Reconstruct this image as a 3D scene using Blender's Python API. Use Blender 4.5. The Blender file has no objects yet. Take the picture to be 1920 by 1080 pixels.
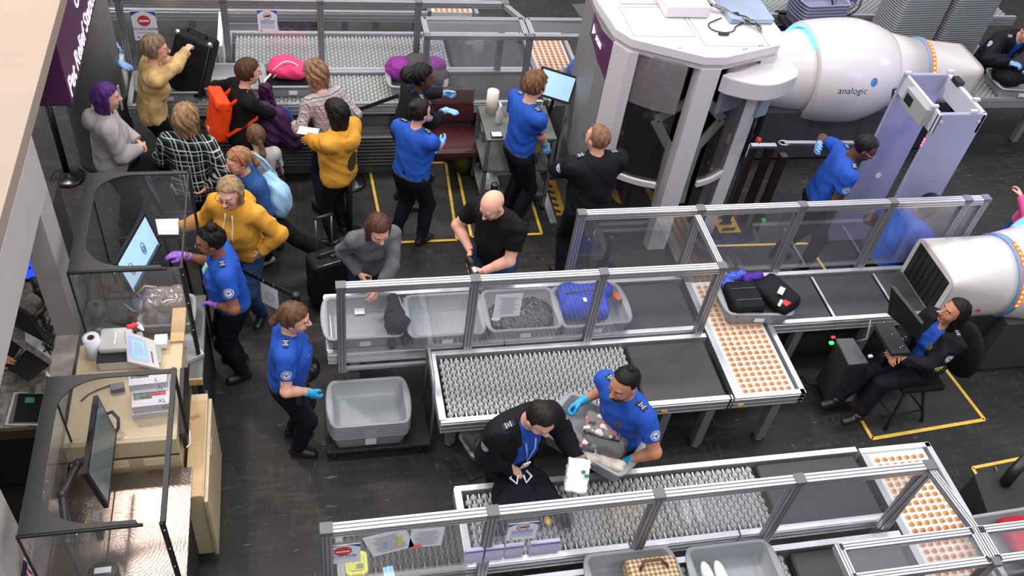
import bpy, bmesh, math, random
import numpy as np
from mathutils import Vector, Matrix, Euler
R_ = math.radians
rng = random.Random(7)
SC = bpy.context.scene
COL = SC.collection
# ------------------------------------------------------------------ camera
CAM_H = 6.7
FPX, PIT, ROL, YAW = 1753.5, 0.785767, 0.165898, 0.305736
def cam_axes():
    ca, sa = math.cos(PIT), math.sin(PIT); cb, sb = math.cos(ROL), math.sin(ROL); cc, sc = math.cos(YAW), math.sin(YAW)
    fw = np.array([sc*ca, cc*ca, -sa]); rt = np.array([cc, -sc, 0.]); up = np.cross(rt, fw)
    return cb*rt+sb*up, -sb*rt+cb*up, fw
CR, CU, CF = cam_axes()
cam = bpy.data.objects.new('camera', bpy.data.cameras.new('camera')); COL.objects.link(cam)
M = Matrix(((CR[0], CU[0], -CF[0], 0), (CR[1], CU[1], -CF[1], 0), (CR[2], CU[2], -CF[2], CAM_H), (0, 0, 0, 1)))
cam.matrix_world = M
cam.data.sensor_width = 36; cam.data.lens = 36*FPX/1920; cam.data.clip_start = .05
SC.camera = cam
def G(x, y, z=0.):
    """point of the place seen at a photo pixel, at height z"""
    v = ((x-960)/FPX)*CR-((y-540)/FPX)*CU+CF
    t = (z-CAM_H)/v[2]
    return np.array([t*v[0], t*v[1], z])
# ------------------------------------------------------------------ world, lights, exposure
w = bpy.data.worlds.new('world'); SC.world = w; w.use_nodes = True
w.node_tree.nodes['Background'].inputs[0].default_value = (.80, .84, .95, 1)
w.node_tree.nodes['Background'].inputs[1].default_value = .42
SC.view_settings.view_transform = 'Standard'; SC.view_settings.look = 'None'
SC.view_settings.exposure = 0.0; SC.view_settings.gamma = 1
def area(name, loc, sx, sy, power, col=(1, 1, 1), aim=None):
    L = bpy.data.lights.new(name, 'AREA'); L.shape = 'RECTANGLE'; L.size = sx; L.size_y = sy; L.energy = power; L.color = col
    o = bpy.data.objects.new(name, L); COL.objects.link(o); o.location = loc
    if aim is not None:
        o.rotation_euler = (Vector(aim)-Vector(loc)).to_track_quat('-Z', 'Y').to_euler()
    return o
# rows of luminaires in the hall ceiling
for i, x in enumerate((-4.5, .2, 4.9, 9.6)):
    for j, y in enumerate((-1.5, 4.2, 9.9, 15.6)):
        area('ceiling_luminaire', (x, y, 9.8), 2.6, 1.0, 205, (1, .97, .93) if x < 3 else (.97, .96, 1))
area('downlight', (-3.0, 9.0, 9.3), .8, .8, 430, (1, .88, .8))
# ------------------------------------------------------------------ materials
MATS = {}
def nodes(name):
    m = bpy.data.materials.new(name); m.use_nodes = True; return m, m.node_tree.nodes, m.node_tree.links, m.node_tree.nodes['Principled BSDF']
def srgb(c):
    if isinstance(c, str):
        c = tuple(int(c[i:i+2], 16)/255 for i in (0, 2, 4))
        return tuple((v/12.92 if v <= .04045 else ((v+.055)/1.055)**2.4) for v in c)
    return c
def mat(name, col, rough=.5, metal=0., bump=0., bscale=60., var=0., vscale=8., emit=0., spec=None, alpha=None, stretch=None, detail=4.):
    if name in MATS: return MATS[name]
    m, N, L, b = nodes(name); c = srgb(col)
    b.inputs['Base Color'].default_value = (*c, 1); b.inputs['Roughness'].default_value = rough; b.inputs['Metallic'].default_value = metal
    if spec is not None: b.inputs['Specular IOR Level'].default_value = spec
    if emit: b.inputs['Emission Color'].default_value = (*c, 1); b.inputs['Emission Strength'].default_value = emit
    tc = N.new('ShaderNodeTexCoord'); mp = N.new('ShaderNodeMapping'); L.new(tc.outputs['Object'], mp.inputs[0])
    if stretch: mp.inputs['Scale'].default_value = stretch
    if bump:
        n = N.new('ShaderNodeTexNoise'); n.inputs['Scale'].default_value = bscale; n.inputs['Detail'].default_value = detail; L.new(mp.outputs[0], n.inputs['Vector'])
        bp = N.new('ShaderNodeBump'); bp.inputs['Strength'].default_value = bump; bp.inputs['Distance'].default_value = .01; L.new(n.outputs[0], bp.inputs['Height']); L.new(bp.outputs[0], b.inputs['Normal'])
    if var:
        n = N.new('ShaderNodeTexNoise'); n.inputs['Scale'].default_value = vscale; n.inputs['Detail'].default_value = 5; L.new(mp.outputs[0], n.inputs['Vector'])
        r = N.new('ShaderNodeMapRange'); r.inputs[1].default_value = .3; r.inputs[2].default_value = .7; r.inputs[3].default_value = 1-var; r.inputs[4].default_value = 1+var; L.new(n.outputs[0], r.inputs[0])
        mx = N.new('ShaderNodeMix'); mx.data_type = 'RGBA'; mx.blend_type = 'MULTIPLY'; mx.inputs[0].default_value = 1; mx.inputs[6].default_value = (*c, 1); L.new(r.outputs[0], mx.inputs[7]); L.new(mx.outputs[2], b.inputs['Base Color'])
    MATS[name] = m; return m
def glass(name, tint=(1, 1, 1), haze=.05, refl=1.0, hazecol=(.7, .7, .75)):
    if name in MATS: return MATS[name]
    m = bpy.data.materials.new(name); m.use_nodes = True; N = m.node_tree.nodes; L = m.node_tree.links; N.clear()
    o = N.new('ShaderNodeOutputMaterial'); t = N.new('ShaderNodeBsdfTransparent'); t.inputs[0].default_value = (*tint, 1)
    g = N.new('ShaderNodeBsdfGlossy'); g.inputs['Roughness'].default_value = .03
    d = N.new('ShaderNodeBsdfDiffuse'); d.inputs[0].default_value = (*hazecol, 1)
    f = N.new('ShaderNodeLayerWeight'); f.inputs[0].default_value = .5
    p5 = N.new('ShaderNodeMath'); p5.operation = 'POWER'; p5.inputs[1].default_value = 4.; L.new(f.outputs['Facing'], p5.inputs[0])
    mu = N.new('ShaderNodeMath'); mu.operation = 'MULTIPLY_ADD'; mu.inputs[1].default_value = .9*refl; mu.inputs[2].default_value = .045*refl; L.new(p5.outputs[0], mu.inputs[0])
    a = N.new('ShaderNodeMixShader'); a.inputs[0].default_value = haze; L.new(t.outputs[0], a.inputs[1]); L.new(d.outputs[0], a.inputs[2])
    b = N.new('ShaderNodeMixShader'); L.new(mu.outputs[0], b.inputs[0]); L.new(a.outputs[0], b.inputs[1]); L.new(g.outputs[0], b.inputs[2])
    L.new(b.outputs[0], o.inputs[0]); MATS[name] = m; return m
alu = mat('brushed aluminium', (.66, .66, .68), .34, .75, var=.06, vscale=20, stretch=(1, 12, 12))
alu_d = mat('grey aluminium profile', (.36, .36, .38), .42, .6)
groove = mat('profile groove', (.10, .10, .11), .5, .3)
steel = mat('satin steel', (.42, .42, .44), .35, .85)
chrome = mat('chrome', (.8, .8, .82), .12, 1)
blackp = mat('black plastic', (.012, .012, .014), .42)
blackm = mat('black matte', (.018, .018, .02), .7)
belt = mat('conveyor belt rubber', (.040, .039, .041), .62, var=.12, vscale=6, stretch=(1, 9, 1), bump=.05, bscale=200)
under = mat('dark bed pan', (.03, .03, .032), .6)  # one even dark grey for the pan beneath the wheels
rollm = mat('grey roller plastic', (.30, .31, .30), .42)
axle = mat('light roller axle', (.55, .56, .56), .35, .3)
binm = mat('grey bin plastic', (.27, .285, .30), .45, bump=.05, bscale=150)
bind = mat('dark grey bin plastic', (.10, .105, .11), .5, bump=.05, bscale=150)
whitep = mat('white paper', (.80, .80, .84), .6)
whiteg = mat('white gloss plastic', (.78, .76, .75), .32)
yellow = mat('yellow tape', (.78, .50, .07), .5, var=.12, vscale=12)
red = mat('red print', (.65, .03, .04), .5)
bluep = mat('blue print', (.03, .09, .42), .5)
inkm = mat('dark ink', (.06, .06, .09), .6)
glassm = glass('partition glass', (.97, .97, .98), .055, 1.25)
plexi = glass('kiosk acrylic', (.93, .93, .93), .05, .9)
# ------------------------------------------------------------------ mesh builder
class MB:
    def __init__(s): s.v = []; s.f = []; s.m = []; s.sm = []
    def add(s, vs, fs, m=0, smooth=False):
        o = len(s.v); s.v += [tuple(map(float, p)) for p in vs]
        for f in fs: s.f.append(tuple(o+i for i in f)); s.m.append(m); s.sm.append(smooth)
        return s
    def box(s, a, b, m=0):
        x0, y0, z0 = a; x1, y1, z1 = b
        if x0 > x1: x0, x1 = x1, x0
        if y0 > y1: y0, y1 = y1, y0
        if z0 > z1: z0, z1 = z1, z0
        return s.add([(x0, y0, z0), (x1, y0, z0), (x1, y1, z0), (x0, y1, z0), (x0, y0, z1), (x1, y0, z1), (x1, y1, z1), (x0, y1, z1)],
                     [(3, 2, 1, 0), (4, 5, 6, 7), (0, 1, 5, 4), (1, 2, 6, 5), (2, 3, 7, 6), (3, 0, 4, 7)], m)
    def cbox(s, c, size, rot=None, m=0):
        h = [q/2 for q in size]; vs = []
        for x, y, z in ((-1, -1, -1), (1, -1, -1), (1, 1, -1), (-1, 1, -1), (-1, -1, 1), (1, -1, 1), (1, 1, 1), (-1, 1, 1)):
            p = Vector((x*h[0], y*h[1], z*h[2]))
            if rot is not None: p = rot @ p
            vs.append(p+Vector(c))
        return s.add(vs, [(3, 2, 1, 0), (4, 5, 6, 7), (0, 1, 5, 4), (1, 2, 6, 5), (2, 3, 7, 6), (3, 0, 4, 7)], m)
    def beam(s, a, b, wx, wy, m=0, up=(0, 0, 1)):
        a, b = Vector(a), Vector(b); d = b-a; L = d.length; d.normalize(); u = Vector(up)
        x = d.cross(u)
        if x.length < 1e-3: x = d.cross(Vector((1, 0, 0)))
        x.normalize(); y = x.cross(d); R = Matrix((x, d, y)).transposed()
        return s.cbox((a+b)/2, (wx, L, wy), R, m)
    def cyl(s, a, b, r0, r1=None, n=16, m=0, caps=True):
        r1 = r0 if r1 is None else r1
        return s.path([a, b], [r0, r1], n, m, caps)
    def path(s, pts, rad, n=8, m=0, caps=True, closed=False):
        P = [Vector(p) for p in pts]; k = len(P)
        if not hasattr(rad, '__len__'): rad = [rad]*k
        vs = []; prev = None
        for i in range(k):
            if closed: t = P[(i+1) % k]-P[i-1]
            else: t = P[min(i+1, k-1)]-P[max(i-1, 0)]
            if t.length < 1e-9: t = Vector((0, 0, 1))
            t.normalize()
            if prev is None: x = t.orthogonal().normalized()
            else:
                x = prev-t*prev.dot(t)
                x = x.normalized() if x.length > 1e-6 else t.orthogonal().normalized()
            prev = x; y = t.cross(x)
            for j in range(n):
                a = 2*math.pi*j/n; vs.append(P[i]+(x*math.cos(a)+y*math.sin(a))*rad[i])
        fs = []
        for i in range(k if closed else k-1):
            for j in range(n):
                a = i*n+j; b = i*n+(j+1) % n; c = ((i+1) % k)*n
                fs.append((a, b, c+(j+1) % n, c+j))
        s.add(vs, fs, m, True)
        if caps and not closed:
            o = len(s.v)-len(vs)
            s.f.append(tuple(o+j for j in range(n))[::-1]); s.m.append(m); s.sm.append(False)
            s.f.append(tuple(o+(k-1)*n+j for j in range(n))); s.m.append(m); s.sm.append(False)
        return s
    def lathe(s, c, prof, n=32, m=0, axis=None, smooth=True, sx=1., sy=1.):
        """prof: list of (radius, height) along +Z (or axis)"""
        q = Vector((0, 0, 1)).rotation_difference(Vector(axis)) if axis is not None else None
        vs = []
        for r, h in prof:
            for j in range(n):
                a = 2*math.pi*j/n; p = Vector((r*math.cos(a)*sx, r*math.sin(a)*sy, h))
                if q: p = q @ p
                vs.append(p+Vector(c))
        fs = [(i*n+j, i*n+(j+1) % n, (i+1)*n+(j+1) % n, (i+1)*n+j) for i in range(len(prof)-1) for j in range(n)]
        return s.add(vs, fs, m, smooth)
    def prism(s, poly, z0, z1, m=0, f=None):
        """polygon (counterclockwise) extruded from z0 to z1; f maps (u,v,w) to a point"""
        f = f or (lambda u, v, w: (u, v, w)); n = len(poly)
        vs = [f(u, v, z0) for u, v in poly]+[f(u, v, z1) for u, v in poly]
        return s.add(vs, [tuple(range(n))[::-1], tuple(range(n, 2*n))]+[(i, (i+1) % n, n+(i+1) % n, n+i) for i in range(n)], m)
    def quad(s, a, b, c, d, m=0): return s.add([a, b, c, d], [(0, 1, 2, 3)], m)
    def grid(s, fn, nu, nv, m=0, smooth=True):
        vs = [fn(i/nu, j/nv) for j in range(nv+1) for i in range(nu+1)]
        return s.add(vs, [(j*(nu+1)+i, j*(nu+1)+i+1, (j+1)*(nu+1)+i+1, (j+1)*(nu+1)+i) for j in range(nv) for i in range(nu)], m, smooth)
    def ball(s, c, r, n=16, m=0, R=None):
        r = r if hasattr(r, '__len__') else (r, r, r); k = n//2; vs = []
        for i in range(k+1):
            t = math.pi*i/k
            for j in range(n):
                a = 2*math.pi*j/n; p = Vector((r[0]*math.sin(t)*math.cos(a), r[1]*math.sin(t)*math.sin(a), -r[2]*math.cos(t)))
                if R is not None: p = R @ p
                vs.append(p+Vector(c))
        return s.add(vs, [(i*n+j, i*n+(j+1) % n, (i+1)*n+(j+1) % n, (i+1)*n+j) for i in range(k) for j in range(n)], m, True)
    def build(s, name, mats, parent=None, bevel=0., world=False, seg=2, sub=0, solid=0.):
        me = bpy.data.meshes.new(name)
        vs = s.v
        if parent is not None and world:
            inv = root_of(parent).matrix_basis.inverted(); vs = [tuple(inv @ Vector(p)) for p in vs]
        me.from_pydata(vs, [], s.f)
        if not isinstance(mats, (list, tuple)): mats = [mats]
        for q in mats: me.materials.append(q)
        me.polygons.foreach_set('material_index', s.m); me.polygons.foreach_set('use_smooth', s.sm)
        me.update()
        o = bpy.data.objects.new(name, me); COL.objects.link(o)
        if parent is not None: o.parent = parent
        if solid: q = o.modifiers.new('solid', 'SOLIDIFY'); q.thickness = solid; q.offset = 0
        if bevel: q = o.modifiers.new('bevel', 'BEVEL'); q.width = bevel; q.segments = seg; q.limit_method = 'ANGLE'; q.angle_limit = R_(40)
        if sub: q = o.modifiers.new('sub', 'SUBSURF'); q.levels = sub; q.render_levels = sub
        return o
def root_of(o):
    while o.parent is not None: o = o.parent
    return o
def thing(name, label, cat, loc=(0, 0, 0), rotz=0, group=None):
    o = bpy.data.objects.new(name, None); COL.objects.link(o); o.empty_display_size = .1
    o.location = tuple(map(float, loc)); o.rotation_euler = (0, 0, rotz); o['label'] = label; o['category'] = cat
    if group: o['group'] = group
    o.matrix_basis = Matrix.LocRotScale(Vector(o.location), Euler((0, 0, rotz)), Vector((1, 1, 1)))
    return o
def tag(o, label, cat, group=None):
    o['label'] = label; o['category'] = cat
    if group: o['group'] = group
    return o
def struct(o): o['kind'] = 'structure'; return o
def dup(root, loc, rotz=None, label=None, group=None):
    r = root.copy(); COL.objects.link(r); r.location = tuple(map(float, loc))
    if rotz is not None: r.rotation_euler = (0, 0, rotz)
    if label: r['label'] = label
    if group: r['group'] = group
    for ch in list(root.children):
        c = ch.copy(); COL.objects.link(c); c.parent = r
        for g in ch.children:
            d = g.copy(); COL.objects.link(d); d.parent = c
    return r
def text(name, s, size, o, ux, uy, m, parent=None, world=True, depth=.0008, align='LEFT', bold=0., xs=1.):
    """lettering built at point o, reading along ux, upright along uy"""
    c = bpy.data.curves.new(name, 'FONT'); c.body = s; c.size = size; c.extrude = depth; c.align_x = align; c.offset = bold; c.resolution_u = 3
    t = bpy.data.objects.new(name, c); me = bpy.data.meshes.new_from_object(t); bpy.data.objects.remove(t)
    ux = Vector(ux).normalized(); uy = Vector(uy); uy = (uy-ux*uy.dot(ux)).normalized(); uz = ux.cross(uy)
    T = Matrix((ux*xs, uy, uz)).transposed().to_4x4(); T.translation = Vector(tuple(map(float, o)))
    if parent is not None and world: T = root_of(parent).matrix_basis.inverted() @ T
    me.transform(T); me.materials.clear(); me.materials.append(m)
    ob = bpy.data.objects.new(name, me); COL.objects.link(ob); ob.parent = parent
    return ob
# ------------------------------------------------------------------ implicit surfaces for figures and cloth
from mathutils.bvhtree import BVHTree
def V3(*a): return np.array(a, dtype=float)
def nrm(v): return v/(np.linalg.norm(v)+1e-12)
def cone(a, b, ra, rb=None, ax=None, q=1., cap=None, k=None):
    return dict(t='c', a=np.array(a, float), b=np.array(b, float), ra=ra, rb=ra if rb is None else rb, ax=None if ax is None else nrm(np.array(ax, float)), q=q, cap=cap, k=k)
def ell(c, r, R=None, cap=None, k=None, sub=False):
    return dict(t='e', c=np.array(c, float), r=np.array(r, float), R=np.eye(3) if R is None else R, cap=cap, k=k, sub=sub)
def grow(p, g):
    p = dict(p)
    if p['t'] == 'c': p['ra'] += g; p['rb'] += g
    else: p['r'] = p['r']+g
    return p
def bbox(p):
    if p['t'] == 'c':
        lo = np.minimum(p['a']-p['ra'], p['b']-p['rb']); hi = np.maximum(p['a']+p['ra'], p['b']+p['rb'])
        return lo, hi
    m = max(p['r']) if not np.allclose(p['R'], np.eye(3)) else p['r']
    return p['c']-m, p['c']+m
def ev(p, X, Y, Z):
    if p['t'] == 'c':
        x, y, z = X-p['a'][0], Y-p['a'][1], Z-p['a'][2]; ba = p['b']-p['a']
        if p['ax'] is not None and p['q'] != 1:
            ax = p['ax']; s = (x*ax[0]+y*ax[1]+z*ax[2])*(p['q']-1); x = x+s*ax[0]; y = y+s*ax[1]; z = z+s*ax[2]
            ba = ba+ax*(ba@ax)*(p['q']-1)
        t = np.clip((x*ba[0]+y*ba[1]+z*ba[2])/(ba@ba+1e-12), 0, 1)
        d = np.sqrt((x-t*ba[0])**2+(y-t*ba[1])**2+(z-t*ba[2])**2)-(p['ra']+t*(p['rb']-p['ra']))
        if p['q'] != 1: d = d*(.5+.5/p['q'])
    else:
        x, y, z = X-p['c'][0], Y-p['c'][1], Z-p['c'][2]; R = p['R']; r = p['r']
        u = x*R[0, 0]+y*R[1, 0]+z*R[2, 0]; v = x*R[0, 1]+y*R[1, 1]+z*R[2, 1]; w_ = x*R[0, 2]+y*R[1, 2]+z*R[2, 2]
        k0 = np.sqrt((u/r[0])**2+(v/r[1])**2+(w_/r[2])**2); k1 = np.sqrt((u/r[0]**2)**2+(v/r[1]**2)**2+(w_/r[2]**2)**2)+1e-9
        d = k0*(k0-1)/k1
    if p['cap'] is not None:
        for c, n in (p['cap'] if isinstance(p['cap'], list) else [p['cap']]):
            n = nrm(np.array(n, float)); d = np.maximum(d, (X-c[0])*n[0]+(Y-c[1])*n[1]+(Z-c[2])*n[2])
    return d
def nets(D, o, h):
    S = D < 0; n = D.shape
    cn = [(i, j, k) for i in (0, 1) for j in (0, 1) for k in (0, 1)]
    def sl(c): return tuple(slice(c[a], n[a]-1+c[a]) for a in range(3))
    cnt = np.zeros((n[0]-1, n[1]-1, n[2]-1), np.int8)
    for c in cn: cnt += S[sl(c)]
    act = (cnt > 0) & (cnt < 8); cells = np.argwhere(act); idx = np.full(act.shape, -1, np.int64); idx[act] = np.arange(len(cells))
    Vv = np.stack([D[sl(c)][act] for c in cn], 1).astype(float); C = np.array(cn, float)
    pos = np.zeros((len(cells), 3)); k = np.zeros(len(cells))
    for a in range(8):
        for b in range(a+1, 8):
            if abs(C[a]-C[b]).sum() != 1: continue
            va, vb = Vv[:, a], Vv[:, b]; m = (va < 0) != (vb < 0); t = np.where(m, va/np.where(m, va-vb, 1), 0)
            pos += m[:, None]*(C[a]+t[:, None]*(C[b]-C[a])); k += m
    P = (cells+pos/k[:, None])*h+o; Q = []
    for ax in range(3):
        b1, b2 = (ax+1) % 3, (ax+2) % 3
        def s_(off):
            r = [None]*3; r[ax] = slice(off, n[ax]-1+off); r[b1] = slice(1, n[b1]-1); r[b2] = slice(1, n[b2]-1); return tuple(r)
        A, B = S[s_(0)], S[s_(1)]; e = np.argwhere(A != B)
        if not len(e): continue
        sg = A[tuple(e.T)]; base = e.copy(); base[:, b1] += 1; base[:, b2] += 1
        def ci(d1, d2):
            q = base.copy(); q[:, b1] += d1; q[:, b2] += d2; return idx[q[:, 0], q[:, 1], q[:, 2]]
        f = np.stack([ci(-1, -1), ci(0, -1), ci(0, 0), ci(-1, 0)], 1); f[~sg] = f[~sg][:, ::-1]; Q.append(f)
    return P, np.concatenate(Q)
def field(prims, h, k=.03, cuts=(), disp=None, pad=.02):
    lo = np.min([bbox(p)[0] for p in prims if not p.get('sub')], 0)-pad-2*h; hi = np.max([bbox(p)[1] for p in prims if not p.get('sub')], 0)+pad+2*h
    n = np.ceil((hi-lo)/h).astype(int)+1
    ax = [lo[i]+h*np.arange(n[i]) for i in range(3)]
    X, Y, Z = ax[0][:, None, None].astype(np.float32), ax[1][None, :, None].astype(np.float32), ax[2][None, None, :].astype(np.float32)
    D = np.full(n, 1., np.float32)
    for p in prims:
        kk = p['k'] if p['k'] is not None else k
        l, u = bbox(p); i0 = np.clip(np.floor((l-kk-3*h-lo)/h).astype(int), 0, n); i1 = np.clip(np.ceil((u+kk+3*h-lo)/h).astype(int)+1, 0, n)
        if np.any(i1 <= i0): continue
        s = tuple(slice(i0[i], i1[i]) for i in range(3)); d = ev(p, X[s[0]], Y[:, s[1]], Z[:, :, s[2]]).astype(np.float32)
        e = D[s]
        if p.get('sub'): hh = np.maximum(kk-abs(e+d), 0)/kk; D[s] = np.maximum(e, -d)+hh*hh*kk/4
        else: hh = np.maximum(kk-abs(e-d), 0)/kk; D[s] = np.minimum(e, d)-hh*hh*kk/4
    if disp is not None: D += disp(X, Y, Z).astype(np.float32)
    for c in cuts: D = np.maximum(D, c(X, Y, Z))
    D[0], D[-1], D[:, 0], D[:, -1], D[:, :, 0], D[:, :, -1] = (1,)*6
    return nets(D, lo, h)
def np_mesh(name, P, Q, mats, parent, mi=None):
    me = bpy.data.meshes.new(name); me.vertices.add(len(P)); me.vertices.foreach_set('co', P.astype(np.float32).ravel())
    me.loops.add(4*len(Q)); me.polygons.add(len(Q)); me.polygons.foreach_set('loop_start', np.arange(len(Q))*4)
    me.loops.foreach_set('vertex_index', Q.ravel().astype(np.int32))
    if not isinstance(mats, (list, tuple)): mats = [mats]
    for q in mats: me.materials.append(q)
    if mi is not None: me.polygons.foreach_set('material_index', mi.astype(np.int32))
    me.polygons.foreach_set('use_smooth', np.ones(len(Q), bool)); me.update(calc_edges=True)
    o = bpy.data.objects.new(name, me); COL.objects.link(o); o.parent = parent
    return o
def keep_big(P, Q):
    return P, Q
def wrinkle(amp, s=1., seed=0., droop=(0, 0, 1)):
    def f(X, Y, Z):
        a = X*23*s+Z*31*s+seed; b = Y*27*s-Z*19*s+seed*2; c = (X+Y)*37*s+Z*13*s+seed*3
        f1 = np.abs(np.sin(a*.55+1.5*np.sin(b*.5))); f2 = np.abs(np.sin(b*.62+1.3*np.sin(c*.45))); f3 = np.sin(c*1.3+1.5*np.sin(a*.7))
        return amp*(f1*1.1+f2*.8+f3*.18-1.0)
    return f
# ------------------------------------------------------------------ materials for people
def skin_(t): return mat('skin '+t, {'light': 'D6A48C', 'pink': 'E0A890', 'tan': 'B98062', 'brown': '8A5A42', 'dark': '5A3A2C'}[t], .5, bump=.08, bscale=140, spec=.35)
lipm = {}
def lips_(t): return mat('lips '+t, {'light': 'B4625A', 'pink': 'BC6A62', 'tan': '94504A', 'brown': '6B3A38', 'dark': '4A2828'}[t], .45)
eyew = mat('eye white', (.62, .60, .58), .3); iris = mat('eye iris', (.03, .02, .015), .2)
def hair_(n, c): return mat('hair '+n, c, .5, bump=.6, bscale=34, var=.45, vscale=16, stretch=(2.2, 2.2, .35), spec=.25)
def cloth_(n, c, r=.85, b=.25, bs=90, v=.08): return mat('cloth '+n, c, r, bump=b, bscale=bs, var=v, vscale=5, spec=.2)
ublue = cloth_('uniform blue', '2450AC', .7, .15, 70); navy = cloth_('navy trouser', '11131C', .8, .2, 60); jacketm = cloth_('dark uniform jacket', '141419', .8, .3, 60)
glovb = mat('blue nitrile glove', '7FB2E2', .45, bump=.3, bscale=60); glovc = mat('bright blue nitrile glove', '35A8DC', .45, bump=.3, bscale=60); glovp = mat('purple nitrile glove', 'A065D8', .45, bump=.3, bscale=60)
pt_white = mat('patch white thread', (.62, .65, .72), .7); pt_blue = mat('patch blue thread', '1B2F6E', .7); pt_grey = mat('patch grey thread', '7C8AB0', .7)
gold = mat('gold badge', '9A7A2E', .35, .8); goldd = mat('badge dark', '3A3226', .5)
shoeb = mat('black shoe leather', (.012, .012, .013), .4)
def plaid(name, base, line1, line2, sc, w1=.12, w2=.05):
    if name in MATS: return MATS[name]
    m, N, L, b = nodes(name); b.inputs['Roughness'].default_value = .9; b.inputs['Specular IOR Level'].default_value = .15
    tc = N.new('ShaderNodeTexCoord'); sp = N.new('ShaderNodeSeparateXYZ'); ns = N.new('ShaderNodeTexNoise'); ns.inputs['Scale'].default_value = 5
    L.new(tc.outputs['Object'], ns.inputs['Vector']); ad = N.new('ShaderNodeMixRGB'); ad.blend_type = 'ADD'; ad.inputs[0].default_value = .035
    L.new(tc.outputs['Object'], ad.inputs[1]); L.new(ns.outputs[1], ad.inputs[2]); L.new(ad.outputs[0], sp.inputs[0])
    def M_(op, a, v=None, b2=None):
        n = N.new('ShaderNodeMath'); n.operation = op; L.new(a, n.inputs[0])
        if b2 is not None: L.new(b2, n.inputs[1])
        elif v is not None: n.inputs[1].default_value = v
        return n.outputs[0]
    xy = M_('ADD', sp.outputs[0], b2=M_('MULTIPLY', sp.outputs[1], .9))
    col = None; cur = (*srgb(base), 1)
    for (c, wd, off, mul) in ((line2, w1*1.6, .5, .55), (line1, w1, 0., .9), (line1, w2, .32, .8)):
        for s in (xy, sp.outputs[2]):
            f = M_('FRACT', M_('ADD', M_('MULTIPLY', s, sc), off+20)); k = M_('LESS_THAN', f, wd); k = M_('MULTIPLY', k, mul)
            mx = N.new('ShaderNodeMix'); mx.data_type = 'RGBA'; L.new(k, mx.inputs[0])
            if col is None: mx.inputs[6].default_value = cur
            else: L.new(col, mx.inputs[6])
            mx.inputs[7].default_value = (*srgb(c), 1); col = mx.outputs[2]
    L.new(col, b.inputs['Base Color']); MATS[name] = m; return m
# ------------------------------------------------------------------ a figure
def ik(a, b, l1, l2, hint):
    d = b-a; L = np.linalg.norm(d); mx = (l1+l2)*.995
    if L > mx: b = a+d/L*mx; d = b-a; L = mx
    if L < abs(l1-l2)+.03: L = abs(l1-l2)+.03; b = a+nrm(d)*L; d = b-a
    x = (l1*l1-l2*l2+L*L)/(2*L); hh = math.sqrt(max(l1*l1-x*x, 0)); u = nrm(d); n = np.array(hint, float); n = nrm(n-u*(n@u))
    return a+u*x+n*hh, b
def eulR(yaw=0, pitch=0, roll=0):
    """pitch>0 looks down, yaw>0 turns to own left, roll>0 tilts to own right"""
    M_ = Matrix.Rotation(R_(yaw), 3, 'Z') @ Matrix.Rotation(-R_(pitch), 3, 'X') @ Matrix.Rotation(R_(roll), 3, 'Y')
    return np.array(M_)
def hand_prims(w0, d, n, curl, spread, ts, s=1., fine=0.):
    d = nrm(d); n = nrm(n-d*(n@d)); side = np.cross(d, n)*ts; out = []
    for j, (off, L) in enumerate(((.028, .070), (.0095, .078), (-.0095, .072), (-.027, .056))):
        kn = w0+d*(.088-.006*abs(j-1))*s+side*off*s
        out.append(cone(w0+side*off*.55*s+d*.012*s, kn, .0155*s+fine, .0115*s+fine, k=.014))
        p = kn; dd = nrm(d+side*spread*off*9); c = 0
        for q, (f, bend) in enumerate(((.45, .55), (.30, 1.0), (.25, .8))):
            c += curl*bend*(1+.12*j); u = dd*math.cos(c)+n*math.sin(c); e = p+u*L*f*s
            out.append(cone(p, e, (.0094-.0006*q)*s+fine, (.0088-.0007*q)*s+fine, k=.004)); p = e
    t0 = w0+d*.018*s+side*.018*s+n*.006; t1 = t0+nrm(d*.62+side*(.62-.25*curl)+n*(.25+.3*curl))*.050*s; t2 = t1+nrm(d*.9+side*(.15-.3*curl)+n*(.2+.5*curl))*.030*s
    t3 = t2+nrm(d*.9-side*(.1+.3*curl)+n*(.25+.5*curl))*.022*s
    out += [cone(t0, t1, .0150*s+fine, .0115*s+fine, k=.012), cone(t1, t2, .0108*s+fine, .0095*s+fine, k=.004), cone(t2, t3, .0095*s+fine, .008*s+fine, k=.004)]
    return out
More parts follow.
